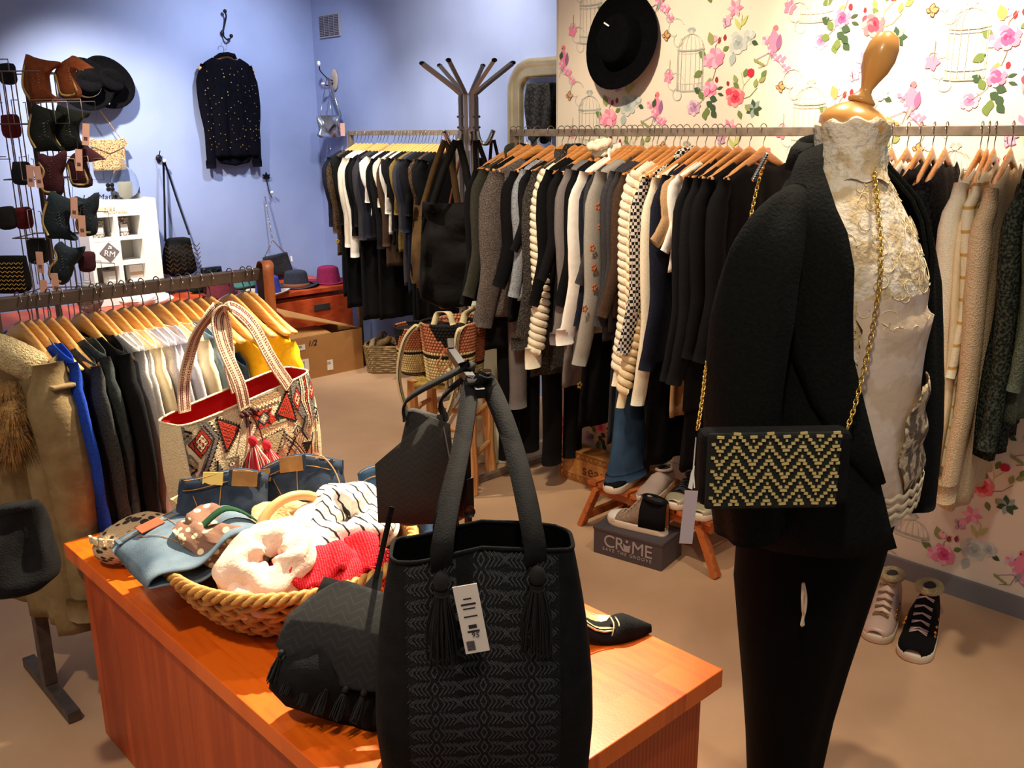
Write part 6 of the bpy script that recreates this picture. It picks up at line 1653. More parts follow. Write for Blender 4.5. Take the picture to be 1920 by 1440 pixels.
tassel(g, (.005, -.125, .085), .105, .020, KT, 60, seed=20); tassel(g, (.055, -.115, .075), .105, .018, KT, 60, seed=21)
crochet('terracotta crochet bag half hidden behind the front crochet bag, right', (sc_.x+.085, sc_.y-.0, DZ), FACE, .085, .105, .235, 2, black=False)
crochet('terracotta and black crochet bag at the left rear of the stool', (sc_.x-.065, sc_.y+.165, DZ), FACE+1, .07, .10, .20, 3)
# pale olive paper bag behind the stool
pb = thing('paper_bag', 'pale green grey paper carrier behind the stool', 'bag', (2.93, 3.27, 0), FACE)
MB().box((0, 0, .40), (.20, .10, .80), taper=.96).build('paper_body', mat('green_grey_paper', (222, 222, 200), .7, 0, (208, 208, 184), 6, .3, 10), pb, False, bevel=.004)

# ------------------------------------------------------------------ steel coat stand with hanging bags
CS = Vector((3.07, 3.555, 0)); cs = thing('coat_stand', 'six armed steel tube coat stand beside the mirror', 'coat stand', CS)
e1, e2 = Vector((.728, -.685, 0)), Vector((.685, .728, 0))
TUB = mat('bronze_tube', (176, 164, 156), .3, .55)
for i, ph in enumerate((180, 130, 247, 70, 305, 0)):
    a = math.radians(ph+2); d = e1*math.cos(a)+e2*math.sin(a)
    k = MB(); k.tube(smoothpath([d*.036+Vector((0, 0, 1.50)), d*.036+Vector((0, 0, 1.74)), d*.046+Vector((0, 0, 1.775)), d*.215+Vector((0, 0, 1.905))], 4), .013, 4, up=tuple(d.cross(Vector((0, 0, 1))))); k.build('arm', TUB, cs, False)
    MB().ball(d*.218+Vector((0, 0, 1.907)), (.014, .014, .010), n=8, k=5).build('end_cap', BLACKM, cs)
    k = MB(); k.tube(smoothpath([d*.036+Vector((0, 0, 1.75)), d*.036+Vector((0, 0, .60)), d*.05+Vector((0, 0, .30)), d*.24+Vector((0, 0, .012))], 4), .013, 4, up=tuple(d.cross(Vector((0, 0, 1))))); k.build('stem', TUB, cs, False)
    a2 = a+.5; d = e1*math.cos(a2)+e2*math.sin(a2)
    k = MB(); k.tube(smoothpath([d*.045+Vector((0, 0, 1.60)), d*.06+Vector((0, 0, 1.545)), d*.10+Vector((0, 0, 1.535)), d*.135+Vector((0, 0, 1.595))], 5), .010, 8); k.build('lower_hook', CHROME, cs)
q = MB()
for z in (1.66, 1.61, .7, .3):
    for i in range(6):
        a = i*PI/3; q.ball(e1*math.cos(a)*.052+e2*math.sin(a)*.052+Vector((0, 0, z)), .006, n=8, k=5)
q.build('screws', STEEL, cs)
MB().lathe([(.03, 0), (.036, .004), (.036, .03), (.03, .034)], (0, 0, 1.575), 16).build('collar_ring', TUB, cs)
def hang_bag(name, label, c, w0, w1, h, t0, t1, m, hook, strapw, seed, spread=.35, rz=FACE):
    g = thing(name, label, 'bag', c, rz)
    q = MB(); bagbody(q, w0, w1, h, t0, t1, seed=seed, wr=.05, puff=.4, sag=.012, exp=.55); q.build('bag_body', m, g)
    hl = Matrix.Rotation(-rz, 3, 'Z') @ (Vector(hook)-Vector(c)); q = MB()
    for y in (-t0*.4, t0*.4):
        for s_ in (-1, 1): q.ribbon([(s_*w0*spread, y, -.05), (s_*w0*spread*.9, y, .0), Vector((s_*w0*spread*.5, y*.5, hl.z*.55+0))+Vector((hl.x, hl.y, 0))*.5, hl+Vector((s_*.006, 0, 0))], (1, 0, .1*s_), strapw, .004)
    q.build('strap', m, g); return g
BSU = mat('black_soft_leather', (12, 11, 11), .75, 0, (16, 15, 15), 8, .3, 30, spec=.2)
MSU = mat('mustard_brown_suede', (92, 68, 34), .9, 0, (78, 56, 28), 12, .3, 60)
MAR = mat('maroon_leather', (52, 18, 26), .5)
hkz = 1.55
hang_bag('tote_bag', 'large black leather tote hanging from the coat stand', CS+e1*-.075-e2*.20+Vector((0, 0, 1.27)), .29, .36, .50, .07, .15, BSU, CS+e1*-.05-e2*.13+Vector((0, 0, hkz)), .034, 71)
hang_bag('tote_bag', 'mustard brown suede bag behind the black leather tote', CS+e1*-.145-e2*.03+Vector((0, 0, 1.24)), .27, .34, .42, .06, .13, MSU, CS+e1*-.11-e2*.04+Vector((0, 0, hkz)), .030, 72)
hang_bag('shoulder_bag', 'glossy black leather bag right of the black tote on the stand', CS+e1*.09-e2*.11+Vector((0, 0, 1.24)), .17, .20, .50, .05, .10, mat('gloss_black_leather', (24, 20, 20), .35, 0, (34, 28, 28), 7, .3, 16), CS+e1*.04-e2*.14+Vector((0, 0, hkz)), .022, 73)
hang_bag('shoulder_bag', 'maroon bag with thin straps on the right hook of the stand', CS+e1*.135+e2*.03+Vector((0, 0, 1.22)), .17, .22, .36, .05, .10, MAR, CS+e1*.115+e2*.05+Vector((0, 0, hkz)), .016, 74)
hang_bag('fringed_bag', 'tan fringed suede bag low under the black tote', CS+e1*-.10+e2*.12+Vector((0, 0, 1.00)), .20, .22, .30, .05, .08, LEA, CS+e1*-.02+e2*.12+Vector((0, 0, hkz)), .012, 75)

# ------------------------------------------------------------------ slatted bench with shoes
BWD = mat('teak_slats', (190, 108, 52), .5, 0, (160, 84, 38), 4, .1, 60, 'wavex', stretch=(1, 12, 12))
bn = thing('slatted_bench', 'low folding slatted wooden bench carrying shoes under the rail', 'bench', (2.80, 2.085, 0))
BZ = .212; BL = .60; BW = .27
for k in range(11):
    y = BL/2-.02-k*(BL-.04)/10; MB().box((0, y, BZ-.009), (BW, .044, .018)).build('slat', BWD, bn, False, bevel=.002)
for s_ in (-1, 1): MB().box((s_*(BW/2-.02), 0, BZ-.034), (.022, BL, .030)).build('side_rail', BWD, bn, False)
for sy in (-1, 1):
    for s_ in (-1, 1):
        MB().bar((s_*(BW/2-.005), sy*(BL/2-.05), BZ-.025), (s_*(BW/2-.005), sy*(BL/2+.035), .004), .022, .036, up=(1, 0, 0)).build('leg', BWD, bn, False)
        MB().ball((s_*(BW/2+.008), sy*(BL/2-.05), BZ-.034), (.003, .007, .007), n=8, k=5).build('bolt', STEEL, bn)
MB().box((0, BL/2+.012, .05), (BW-.02, .02, .03)).build('cross_bar', BWD, bn, False)

def sneaker(label, loc, rz, up, sole, cap=None, high=False, trim=None, laces=None, stud=None, L=.25, s=1.0, fur=None, name='sneaker', group=None, heel=None, rear=None):
    g = thing(name, label, 'shoe', loc, rz, group); L *= s
    def wd(x): t = x/L; return s*(.030+.016*math.sin(min(1, t*1.15)*PI*.5)*(1 if t < .85 else 1))*(1 if t < .80 else math.sqrt(max(.02, 1-((t-.80)/.205)**2)))*(1 if t > .07 else math.sqrt(max(.1, 1-((.07-t)/.075)**2)))
    b = MB(); rings = []
    for z, k in ((0, .96), (.004, 1.0), (.024, 1.02), (.030, .98)):
        ring = []
        for i in range(36):
            a = 2*PI*i/36; t = (1-math.cos(a))/2; x = L*t; sgn = 1 if a < PI else -1
            ring.append(Vector((x*1.0+(k-1)*.1, sgn*wd(x)*k if 0 < i < 36 and i != 18 else 0, z)))
        rings.append(ring)
    b.loft(rings); b.build('sole', sole, g)
    b = MB(); rings = []; N = 22; top = .135 if high else .085
    for i in range(N+1):
        t = .01+.97*i/N; x = L*t; w_ = wd(x)*.95
        if t < .42: h = top*s-.006*math.sin(t*7)
        elif t < .66: h = s*(top+(.058-top)*((t-.42)/.24)**.8)
        else: h = s*(.058-.020*((t-.66)/.32)**1.6)
        rr_ = .62 if t < .42 else .95
        ring = []
        for k in range(14):
            a = PI*k/13; c_, s_ = math.cos(a), max(0, math.sin(a))
            kk_ = 1-(1-rr_)*s_**1.5
            ring.append(Vector((x, c_*w_*kk_, .022+(h-.022)*s_**.6)))
        rings.append(ring)
    b.loft(rings, None, False, False, False); b.build('upper', up, g, solid=.003)
    if rear:
        b = MB(); b.loft([[Vector((p.x-(.002 if p.x < .02 else 0), p.y*1.04, p.z+.0015)) for p in r_] for r_ in rings[:10]], None, False, False, False); b.build('heel_quarter', rear, g, solid=.003)
    o_ = MB(); o_.tube([(L*.22+math.cos(a)*L*.185, math.sin(a)*.027*s, top*s-.002+.006*math.cos(a)) for a in [2*PI*i/20 for i in range(20)]], .0065*s if not fur else .013, 8, closed=True)
    o_.build('collar', fur or trim or up, g)
    MB().ball((L*.22, 0, top*s-.004), (L*.17, .024*s, .004), n=14, k=5).build('inner_lining', INK, g)
    if cap:
        b = MB(); rings = []
        for i in range(8):
            t = .80+.185*i/7; x = L*t; w_ = wd(x)*1.0; h = s*(.056-.020*((t-.66)/.32)**1.6)+.002
            rings.append([Vector((x, math.cos(PI*k/12)*w_, .020+(h-.018)*max(0, math.sin(PI*k/12))**.6)) for k in range(13)])
        b.loft(rings, None, False, False, False); b.build('toe_cap', cap, g, solid=.002)
    if laces:
        b = MB()
        for i in range(6):
            t = .44+.055*i; h = s*(top+(.058-top)*((min(t, .66)-.42)/.24)**.8)+.004
            b.tube([(L*t, -.022*s, h-.006), (L*(t+.01), 0, h+.002), (L*(t+.03), .022*s, h-.008)], .0024, 5)
            b.tube([(L*t, .022*s, h-.006), (L*(t+.01), 0, h+.003), (L*(t+.03), -.022*s, h-.008)], .0024, 5)
        b.build('laces', laces, g)
    if stud:
        b = MB(); rn = random.Random(5)
        for i in range(26):
            t = rn.uniform(.35, .68); sd = -1 if i % 4 else 1
            b.ball((L*t, sd*wd(L*t)*.86, rn.uniform(.04, .085)), .0055, n=7, k=5)
        b.build('gold_studs', stud, g)
    if heel: MB().box((.004, 0, .075), (.010, .016, .10)).build('heel_strip', heel, g, False)
    return g
RUB = mat('off_white_rubber', (222, 212, 190), .5); SPK = mat('speckled_glitter_black', (26, 24, 26), .6, 0, (170, 150, 140), 200, .4, 200, 'voronoi', mixw=(.0, .12))
SLVR = mat('silver_grey_leather', (170, 162, 136), .35, .3); GREYG = mat('grey_glitter_suede', (128, 112, 96), .8, 0, (150, 132, 112), 90, .3, 200)
BLN = cloth('black_canvas', (18, 18, 20))
sneaker('black slip-on with white sole at the back left of the bench', (2.84, 2.27, BZ+.001), PI+.2, BLN, RUB, s=.95)
sneaker('black glitter slip-on under the flared jeans hem', (2.865, 2.125, BZ+.001), PI+.25, SPK, RUB)
sneaker('silver grey toe sneaker right of the glitter slip-on', (2.90, 2.00, BZ+.001), PI+.2, BLN, RUB, cap=SLVR, laces=INK)
sneaker('silver toe sneaker at the right end of the bench', (2.88, 1.885, BZ+.001), PI+.25, BLN, RUB, cap=SLVR, laces=INK)
BOXG = mat('dark_grey_shoe_box', (74, 68, 72), .6)
ca, cb2, cc2 = Vector((2.512, 2.213, 0)), Vector((2.567, 1.923, 0)), Vector((2.709, 1.987, 0))
ex = (cb2-ca).normalized(); ang = math.atan2(ex.y, ex.x); LEN = (cb2-ca).length
ey = Vector((-ex.y, ex.x, 0)); cen = ca+ex*LEN/2+ey*.085
sbx = thing('shoe_box', 'dark grey shoe box lettered CRIME on the floor by the bench', 'box', cen, ang)
MB().box((0, 0, .054), (LEN, .17, .108)).build('box_body', BOXG, sbx, False, bevel=.002)
MB().box((0, 0, .106), (LEN+.006, .176, .012)).build('lid', BOXG, sbx, False, bevel=.002)
LT = mat('grey_lettering', (166, 158, 160), .6)
letters('box_writing', 'CR', .072, LT, sbx, basis((-.056, -.0865, .062), (1, 0, 0), (0, 0, 1)), .0008, .95)
letters('box_writing', 'ME', .072, LT, sbx, basis((.064, -.0865, .062), (1, 0, 0), (0, 0, 1)), .0008, .95)
q = MB(); q.add([(-.012, -.0868, .040), (.012, -.0868, .040), (.016, -.0868, .072), (.005, -.0868, .066), (-.005, -.0868, .066), (-.016, -.0868, .072)], [(0, 1, 2, 3, 4, 5)]); q.ball((0, -.0868, .083), (.006, .001, .006), n=8, k=4); q.build('exclamation_mark', LT, sbx, False)
letters('box_writing', 'SAVE THE GROOVE', .019, LT, sbx, basis((0, -.0865, .028), (1, 0, 0), (0, 0, 1)), .0008, 1.35)
hs = cen+Vector((0, 0, .1125))+ex*.125-ey*.005
sneaker('high top sneaker in grey and black on the CRIME box', hs, ang+PI, GREYG, RUB, cap=mat('white_leather', (236, 230, 220), .5), high=True, laces=mat('beige_laces', (196, 166, 140), .8), trim=BLN, heel=LEA, rear=BLN)
# carved wooden crate sign
sg = thing('wooden_crate', 'burnt ornament wooden crate lettered seas leaning at the wallpaper foot', 'box', (3.035, 2.60, 0), -PI/2+.0)
sa = at(1038, 916, z=.0); CRW = mat('light_crate_wood', (196, 142, 78), .6, 0, (176, 120, 62), 5, .1, 60, 'wavex', stretch=(1, 12, 12)); CRI = mat('burnt_line', (104, 58, 28), .8)
sg.location = (3.01, 2.62, 0); LW, LH = .52, .155
MB().box((0, .05, LH/2), (LW, .10, LH)).build('crate_body', CRW, sg, False, bevel=.003)
q = MB()
for ins in (.008, .014, .036):
    x0, x1, z0, z1 = -LW/2+ins, LW/2-ins, ins, LH-ins
    for a, b in (((x0, z0), (x1, z0)), ((x1, z0), (x1, z1)), ((x1, z1), (x0, z1)), ((x0, z1), (x0, z0))): q.bar((a[0], -.0008, a[1]), (b[0], -.0008, b[1]), .0018, .0012, up=(0, 1, 0))
for i in range(18):
    x = -LW/2+.03+i*(LW-.06)/17
    for z in (.025, LH-.025):
        q.bar((x-.012, -.0008, z-.007), (x, -.0008, z+.007), .0016, .0012, up=(0, 1, 0)); q.bar((x+.012, -.0008, z-.007), (x, -.0008, z+.007), .0016, .0012, up=(0, 1, 0)); q.ball((x, -.0008, z-.004), (.003, .001, .003), n=6, k=3)
for i in range(3):
    z = .05+i*.027
    for s_ in (-1, 1): q.add([(s_*(LW/2-.018), -.0012, z-.01), (s_*(LW/2-.018), -.0012, z+.01), (s_*(LW/2-.031), -.0012, z)], [(0, 1, 2)])
q.build('burnt_ornament', CRI, sg, False)
letters('crate_writing', 'seas', .075, CRI, sg, basis((-.04, -.0012, LH/2-.004), (1, 0, 0), (0, 0, 1)), .0008, 1.1)
# sneakers on the floor behind the mannequin
a_ = at(1712, 1235, z=0); GLD = mat('gold_stud', (220, 150, 60), .25, 1)
d_ = (at(1712, 1235, z=0)-at(1745, 1150, z=0)).normalized(); ang = math.atan2(d_.y, d_.x)
sneaker('black sneaker with gold studs and fur lining on the floor', a_-d_*.265, ang, BLN, RUB, s=1.18, stud=GLD, fur=SHERPA, high=True, laces=mat('rose_laces', (196, 166, 160), .6), name='sneaker')
a_ = at(1640, 1203, z=0)
sneaker('cream sneaker with fur lining on the floor left of the black one', a_-d_*.265, ang, s=1.12, up=mat('pearl_cream_leather', (210, 182, 166), .5, .2), sole=RUB, stud=GLD, fur=SHERPA, high=True, laces=mat('olive_laces', (132, 104, 64), .6))
# ------------------------------------------------------------------ dress form in black jacket and lace blouse
AX = Vector((1.700, .870, 0))
MQ = thing('mannequin', 'dress form with wooden neck cap in black jacket, lace blouse and black trousers', 'mannequin', AX)
CAPW = mat('honey_turned_wood', (228, 168, 90), .3, 0, (214, 148, 68), 4, .03, 50, coat=.5)
LIN = mat('cream_linen_bust', (222, 208, 178), .85)
JK = mat('black_boucle_jersey', (13, 15, 14), .9, 0, (19, 21, 20), 150, .45, 150, bdist=.006, spec=.15)
JP = mat('black_trouser_cloth', (8, 8, 9), .9, bump=.15, bscale=200, spec=.1)
LCB = mat('cream_lace_blouse', (238, 226, 206), .8, 0, (214, 192, 152), 26, .9, 70, 'noise', mixw=(.46, .56), bdist=.008, detail=6)
LCP = mat('pale_lining_blouse', (230, 210, 190), .8, 0, (216, 192, 166), 14, .5, 30, 'noise', mixw=(.47, .53), bdist=.006, detail=8)
EAR = mat('beige_lace_edge', (206, 186, 150), .85, 0, (104, 88, 74), 46, .8, 70, 'noise', mixw=(.44, .52), bdist=.01)
zc = 1.652
tilt = Matrix.Rotation(math.radians(13), 3, e2)      # cap and finial lean slightly to the right
tl = lambda prof, c, n=28: [(r, z) for r, z in prof]
cc_ = Vector((.004, -.002, zc-.035))
MB().lathe([(.020, -.050), (.050, -.046), (.063, -.028), (.065, -.012), (.058, .002), (.040, .016), (.022, .024), (.020, .026)], cc_, 32, R=tilt).build('neck_cap', CAPW, MQ)
fc = cc_ + tilt @ Vector((0, 0, .024))
MB().lathe([(.024, .0), (.026, .006), (.020, .012), (.012, .020), (.011, .028), (.016, .042), (.025, .062), (.0295, .084), (.028, .106), (.020, .124), (.008, .132), (.002, .133)], fc, 28, R=tilt @ Matrix.Rotation(math.radians(6), 3, e2)).build('finial', CAPW, MQ)
def ering(cx, cy, a, b, z, n=48, e=1.0, fn=None, ph=0):
    r = []
    for k in range(n):
        t = 2*PI*k/n; c_, s_ = math.cos(t), math.sin(t)
        w_ = 1 if fn is None else 1+fn(t, z)
        r.append(Vector((cx+math.copysign(abs(c_)**e, c_)*a*w_, cy+math.copysign(abs(s_)**e, s_)*b*w_, z)))
    return r
# bust (facing -y): z, centre y, half width, half depth
BUST = [(1.62, .0, .044, .044), (1.585, .0, .046, .046), (1.545, .004, .050, .050), (1.510, .004, .060, .056), (1.480, .0, .090, .066), (1.450, -.002, .125, .076), (1.41, -.010, .146, .090), (1.36, -.020, .150, .104), (1.31, -.028, .146, .112), (1.26, -.028, .140, .110), (1.20, -.022, .134, .104), (1.12, -.018, .132, .100), (1.05, -.018, .142, .106), (.98, -.018, .156, .114), (.92, -.016, .162, .116), (.84, -.012, .164, .116)]
MB().loft([ering(0, cy, a*.95, b*.95, z) for z, cy, a, b in reversed(BUST)]).build('bust', LIN, MQ)
fold = lambda t, z: .012*math.sin(t*7+z*22)+.010*noise.noise(Vector((math.cos(t)*2, math.sin(t)*2, z*9)))
bl_rings = []
for z, cy, a, b in reversed(BUST):
    k = 1.05; dz = 0
    aa, bb = a*k+.006, b*k+.008
    if z > 1.5: aa, bb = a+.012, b+.012
    if z < 1.26: bb = max(bb, .128); cy = cy-.012
    if z > 1.60: z = 1.605
    bl_rings.append(ering(0, cy, aa, bb, z, 64, fn=fold))
q = MB(); q.loft(bl_rings, None, False, False)
q.loft([[p+Vector((0, 0, dz+.010*math.cos(math.atan2(p.y, p.x)+2.4)+.004*math.sin(9*math.atan2(p.y, p.x)))) for p in ering(0, .002, a_, a_*.98, 1.5, 56, fn=lambda t, z: .035*math.sin(t*7+dz*60)+.05*noise.noise(Vector((math.cos(t)*2, math.sin(t)*2, dz*30))))] for a_, dz in ((.078, -.005), (.070, .010), (.066, .026), (.069, .042), (.063, .058), (.067, .074), (.067, .090), (.071, .100), (.062, .104), (.052, .098))], None, False, False)
q.build('lace_blouse', LCB, MQ)
# lower front panel in plain pale lining with the dark lace edge, a little proud of the blouse
def front(t, z, off):
    for i in range(len(BUST)-1):
        if BUST[i][0] >= z >= BUST[i+1][0]:
            f_ = (BUST[i][0]-z)/(BUST[i][0]-BUST[i+1][0]); B0, B1 = BUST[i], BUST[i+1]; break
    else: B0 = B1 = BUST[-1]; f_ = 0
    cy, a, b = [B0[k]+(B1[k]-B0[k])*f_ for k in (1, 2, 3)]
    a, b = a*1.05+.006, b*1.05+.008
    if z < 1.26: b = max(b, .128); cy -= .012
    k = 1+fold(t, z)
    return Vector((math.cos(t)*(a*k+off), cy+math.sin(t)*(b*k+off), z))
q = MB(); q.grid(lambda u, v: front(-PI*.5+(u-.5)*2.2+.15, 1.30-.42*v, .003+.010*v), 30, 24); q.build('pale_lining', LCP, MQ)
q = MB(); q.grid(lambda u, v: front(-PI*.5+.02+u*.75+(-.28*math.sin(PI*min(1, v*1.05)))*(1-u), 1.13-.25*v-.006*abs(math.sin(u*14))*(v > .95), .020+.004*math.sin(v*20)), 22, 26); q.build('lace_insert', EAR, MQ, solid=.002)
q = MB()
for row, z in enumerate((.925, .905, .886)):
    P = [front(-PI*.5-.45+1.2*i/60, z-.008*abs(math.sin(i*.32)), .024) for i in range(61)]; q.ribbon(P, (0, 0, 1), .012, .002)
q.build('scalloped_hem', mat('ecru_scallop', (222, 204, 172), .85), MQ)
# embroidered scallops on the lace
q = MB(); rn = random.Random(8)
for i in range(90):
    z = 1.56-.40*rn.random(); t = -PI*.5+rn.uniform(-1.3, .9); r_ = rn.uniform(.008, .018); a0 = rn.uniform(0, 6)
    P = [front(t+math.cos(a0+j*.45)*r_/.13, z+math.sin(a0+j*.45)*r_, .0035) for j in range(9)]
    q.tube(P, .0011, 4)
q.build('lace_pattern', mat('ivory_thread', (240, 224, 184), .7), MQ)
# trousers
q = MB(); rings = []
TR = [(1.02, .0, .150, .110), (.94, .0, .172, .122), (.88, .0, .188, .130), (.80, .0, .196, .134), (.70, .006, .190, .128), (.58, .010, .170, .112), (.45, .014, .146, .094), (.32, .018, .124, .078), (.18, .02, .108, .066), (.06, .02, .098, .060)]
q.loft([ering(-.020*min(1, max(0, (1-z)/.3)), cy, a, b, z, 48, e=.9, fn=lambda t, z_: .008*math.sin(t*5+z_*9)-.05*(abs(math.cos(t)) < .22)*(z_ < .75)) for z, cy, a, b in reversed(TR)]); q.build('trousers', JP, MQ)
q = MB(); b0 = Vector((-.212, -.082, .735)); P = smoothpath([b0+Vector(v) for v in ((.004, -.002, .030), (-.006, -.008, .010), (-.005, -.010, -.015), (.004, -.008, -.035), (-.004, -.010, -.050), (.003, -.010, -.052), (.003, -.008, -.042), (.009, -.008, -.020), (.010, -.006, .005), (.005, -.002, .031))], 5); q.tube(P, .0028, 6); q.build('drawstring', mat('ecru_cord', (214, 204, 176), .8), MQ)
MB().lathe([(.15, .002), (.15, .014), (.02, .022)], (0, .01, 0), 30).build('base_plate', BLACKM, MQ)
# jacket: shell open at the front
JT = [(1.545, .020, .085, .072, 172, 30), (1.52, .016, .105, .080, 168, 34), (1.49, .010, .145, .092, 156, 40), (1.46, .002, .178, .104, 148, 44), (1.42, -.004, .194, .118, 142, 46), (1.36, -.010, .198, .130, 140, 46), (1.28, -.010, .198, .138, 140, 44), (1.20, -.006, .198, .142, 137, 42), (1.12, -.008, .206, .158, 132, 40), (1.04, -.010, .214, .168, 126, 40), (.97, -.012, .222, .176, 120, 40), (.92, -.012, .228, .180, 115, 40), (.87, -.012, .232, .182, 110, 42), (.825, -.010, .236, .182, 104, 44)]
rings = []
for z, cy, a, b, tr_, tl_ in JT:
    # angles measured from +x towards the front (-y)
    t0, t1 = math.radians(tr_), math.radians(tl_+360); r_ = []
    for k in range(45):
        t = t0+(t1-t0)*k/44; w_ = 1+.012*math.sin(t*9+z*14)*(z < 1.3)
        r_.append(Vector((math.cos(t)*a*w_, cy-math.sin(t)*b*w_, z)))
    rings.append(r_)
q = MB(); q.loft(rings, None, False, False, False); jk = q.build('jacket', JK, MQ, solid=.007)
# shawl collar folded back along the edge
q = MB(); P0, P1, P2 = [], [], []
for i, (z, cy, a, b, tr_, tl_) in enumerate(JT[:11]):
    wdt = (34, 38, 42, 44, 46, 46, 42, 36, 28, 18, 6)[i]; row = []
    for k in range(7):
        t = math.radians(tr_-1+wdt*k/6); lift = .012+.006*math.sin(PI*k/6)
        row.append(Vector((math.cos(t)*(a+lift), cy-math.sin(t)*(b+lift), z+.010*(1-k/6)*(i < 3)+.014*(i == 0)*(1-k/6))))
    P0.append(row)
q.loft(P0, None, False, False, False); q.build('lapel', JK, jk, solid=.009)
q = MB(); r0 = []; 
for (dz, k_) in ((.0, 1.02), (.022, 1.0), (.034, .98), (.020, 1.10), (-.015, 1.22)):
    r0.append([Vector((math.cos(math.radians(t))*.088*k_, .024-math.sin(math.radians(t))*.076*k_, 1.545+dz+.012*math.cos(math.radians(t)))) for t in range(186, 385, 12)])
q.loft(r0, None, False, False, False); q.build('collar', JK, jk, solid=.007)
q = MB(); r0 = []
for i, (z, cy, a, b, tr_, tl_) in enumerate(JT[:8]):
    wdt = (-20, -24, -26, -26, -22, -18, -12, -4)[i]; r0.append([Vector((math.cos(math.radians(tl_+wdt*k/5))*(a+.012), cy-math.sin(math.radians(tl_+wdt*k/5))*(b+.012), z)) for k in range(6)])
q.loft(r0, None, False, False, False); q.build('lapel', JK, jk, solid=.009)
# sleeves
for sx, P, R_ in ((-1, [(-.150, .012, 1.478), (-.205, .014, 1.440), (-.250, .016, 1.375), (-.270, .018, 1.27), (-.278, .018, 1.14), (-.280, .010, 1.02), (-.276, .0, .93), (-.272, -.006, .865)], [.030, .046, .064, .074, .070, .067, .064, .062]),
                  (1, [(.150, .006, 1.475), (.210, .004, 1.435), (.262, .0, 1.360), (.298, -.004, 1.26), (.318, -.010, 1.14), (.332, -.018, 1.02), (.350, -.022, .88), (.358, -.024, .745)], [.028, .044, .060, .068, .068, .068, .066, .064])):
    pp = smoothpath(P, 6); n = len(pp); rr = []
    for i in range(n):
        t = i/(n-1)*(len(R_)-1); j = min(len(R_)-2, int(t)); rr.append(R_[j]+(R_[j+1]-R_[j])*(t-j))
    q = MB(); q.tube(pp, rr, 28, up=(1, 0, 0))
    c0 = len(pp)
    for i, v in enumerate(q.v):
        k = i//28; c = pp[k]; d = Vector(v)-c; a_ = math.atan2(d.y, d.x)
        f_ = 1+(.11*math.sin(a_*3+k*.09+sx)+.06*math.sin(a_*5-k*.05)+.03*noise.noise(Vector((a_*2, k*.25, sx))))*min(1, k/8)
        q.v[i] = tuple(c+d*f_)
    q.build('sleeve', JK, jk)

# ------------------------------------------------------------------ gold and black clutch on its chain
pc0 = at(1447, 875, d=1.56)
ck = thing('chain_clutch', 'black suede clutch with woven gold chevrons hanging in front of the mannequin', 'bag', pc0, FACE+.02)
kx = 1.56/FPX
CWd, CHt = 268*kx, 150*kx
q = MB(); q.box((0.004, .012, -.002), (CWd+.012, .052, CHt-.004)); q.build('bag_body', SUEDE, ck, False, bevel=.012)
q = MB(); q.box((-.004, -.018, 0), (CWd-.018, .010, CHt)); fl_ = q.build('flap', mat('dark_olive_suede', (26, 30, 26), .9, bump=.3, bscale=200), ck, False, bevel=.010)
q = MB(); st_, sp = 6.1*kx, 26.3*kx
x0, x1, z0, z1 = (1326-1447)*kx, (1564-1447)*kx, (875-938)*kx, (875-800)*kx
rn = random.Random(1)
for r_ in range(-3, 7):
    for i in range(-3, 40):
        x = (1340.7-1447)*kx+i*st_; k5 = i % 10; z = z0+r_*sp+6.5*kx*(5-abs(k5-5))
        if not (z0-.001 < z < z1 and x0 < x < x1): continue
        wide = k5 in (0, 5)
        q.box((x, -.0245, z), (.0118 if wide else .0064, .0032, .0042), R=Matrix.Rotation(rn.uniform(-.12, .12), 3, 'Y'))
        zz = z+(.0068 if k5 == 5 else -.0068)
        if wide and z0-.001 < zz < z1: q.box((x, -.0245, zz), (.0034, .003, .0040))
q.build('gold_chevrons', mat('bright_gold_thread', (248, 226, 150), .3, .45), fl_, False)
q = MB(); c1 = Vector((-.118, .012, .062)); 
loc_ck = lambda p: Matrix.Rotation(-(FACE+.02), 3, 'Z') @ (Vector(p)-pc0)
sh_l = [at(1308, 805, d=1.57), at(1318, 740, d=1.62), at(1326, 680, d=1.70), at(1350, 600, d=1.90), at(1390, 480, d=2.02), at(1420, 350, d=2.06), at(1437, 290, d=1.99)]
chain(q, smoothpath([loc_ck(p) for p in sh_l], 5), .0052, .0015); q.build('chain', GOLD, ck); q = MB()
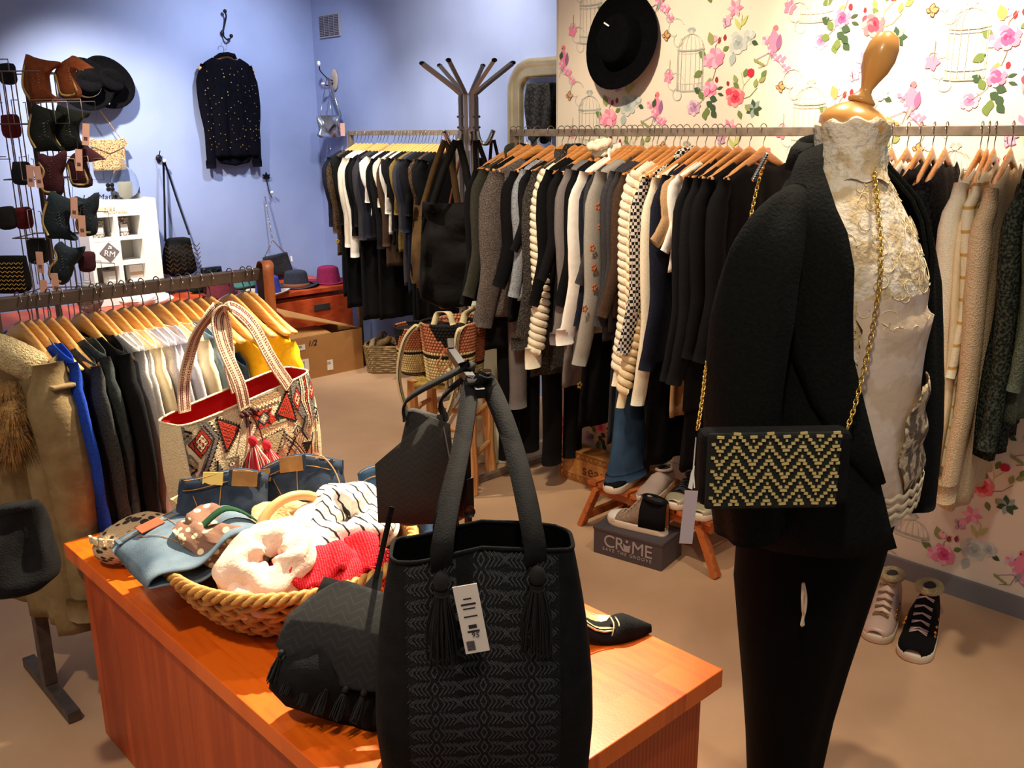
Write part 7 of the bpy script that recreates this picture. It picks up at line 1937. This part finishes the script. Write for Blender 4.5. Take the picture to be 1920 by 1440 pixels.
sh_r = [at(1588, 805, d=1.60), at(1607, 745, d=1.62), at(1632, 640, d=1.63), at(1648, 540, d=1.62), at(1652, 470, d=1.62), at(1645, 380, d=1.66), at(1638, 310, d=1.70), at(1636, 290, d=1.73)]
chain(q, smoothpath([loc_ck(p) for p in sh_r], 5), .0056, .0016)
q.build('chain', GOLD, ck)
q = MB(); q.box(loc_ck(at(1291, 970, d=1.55)), (.022, .0012, .095), mat('lilac_card', (206, 190, 196), .7), Matrix.Rotation(.06, 3, 'Y')); q.add([loc_ck(at(1290, 915, d=1.55)), loc_ck(at(1296, 885, d=1.55)), loc_ck(at(1303, 872, d=1.55)), loc_ck(at(1298, 918, d=1.55))], [(0, 1, 2, 3)], PAPER)
q.build('price_tag', PAPER, ck, False)
q = MB(); q.tube([loc_ck(at(1305, 820, d=1.57)), loc_ck(at(1300, 880, d=1.56)), loc_ck(at(1302, 915, d=1.56))], .0012, 5); q.build('tag_string', WHITE, ck)
# silver chain of another bag lying over the jacket shoulder
q = MB()
nk = thing('beaded_strap', 'silver beaded strap resting on the left jacket shoulder', 'strap', at(1430, 315, d=1.80))
o_ = Vector(nk.location)
for i in range(12):
    p = at(1437-i*2.2, 290+i*4.2, d=1.78)-o_; q.ball(p, (.0042, .0042, .0042), n=7, k=5)
q.build('beads', CHROME, nk)

# dark bags hanging on the near post of the low rail, at the left picture edge
c = at(30, 1015, d=2.05)
lb = thing('hobo_bag', 'black bag with gold clasp hanging at the near end of the low rail', 'bag', c, FACE)
q = MB(); bagbody(q, .07, .15, .19, .04, .07, seed=88, wr=.05, z0=.08, exp=.8); q.build('bag_body', SUEDE, lb)
q = MB(); q.ribbon([(-.03, 0, .10), (-.045, .01, .20), (-.05, .03, .33), (-.05, .06, .47)], (1, 0, 0), .020, .004); q.build('strap', SUEDE, lb)
q = MB(); chain(q, [(-.045, -.02, .19), (-.035, -.03, .11)], .007, .002); q.ball((-.034, -.03, .10), (.008, .006, .012)); q.build('clasp', GOLD, lb)
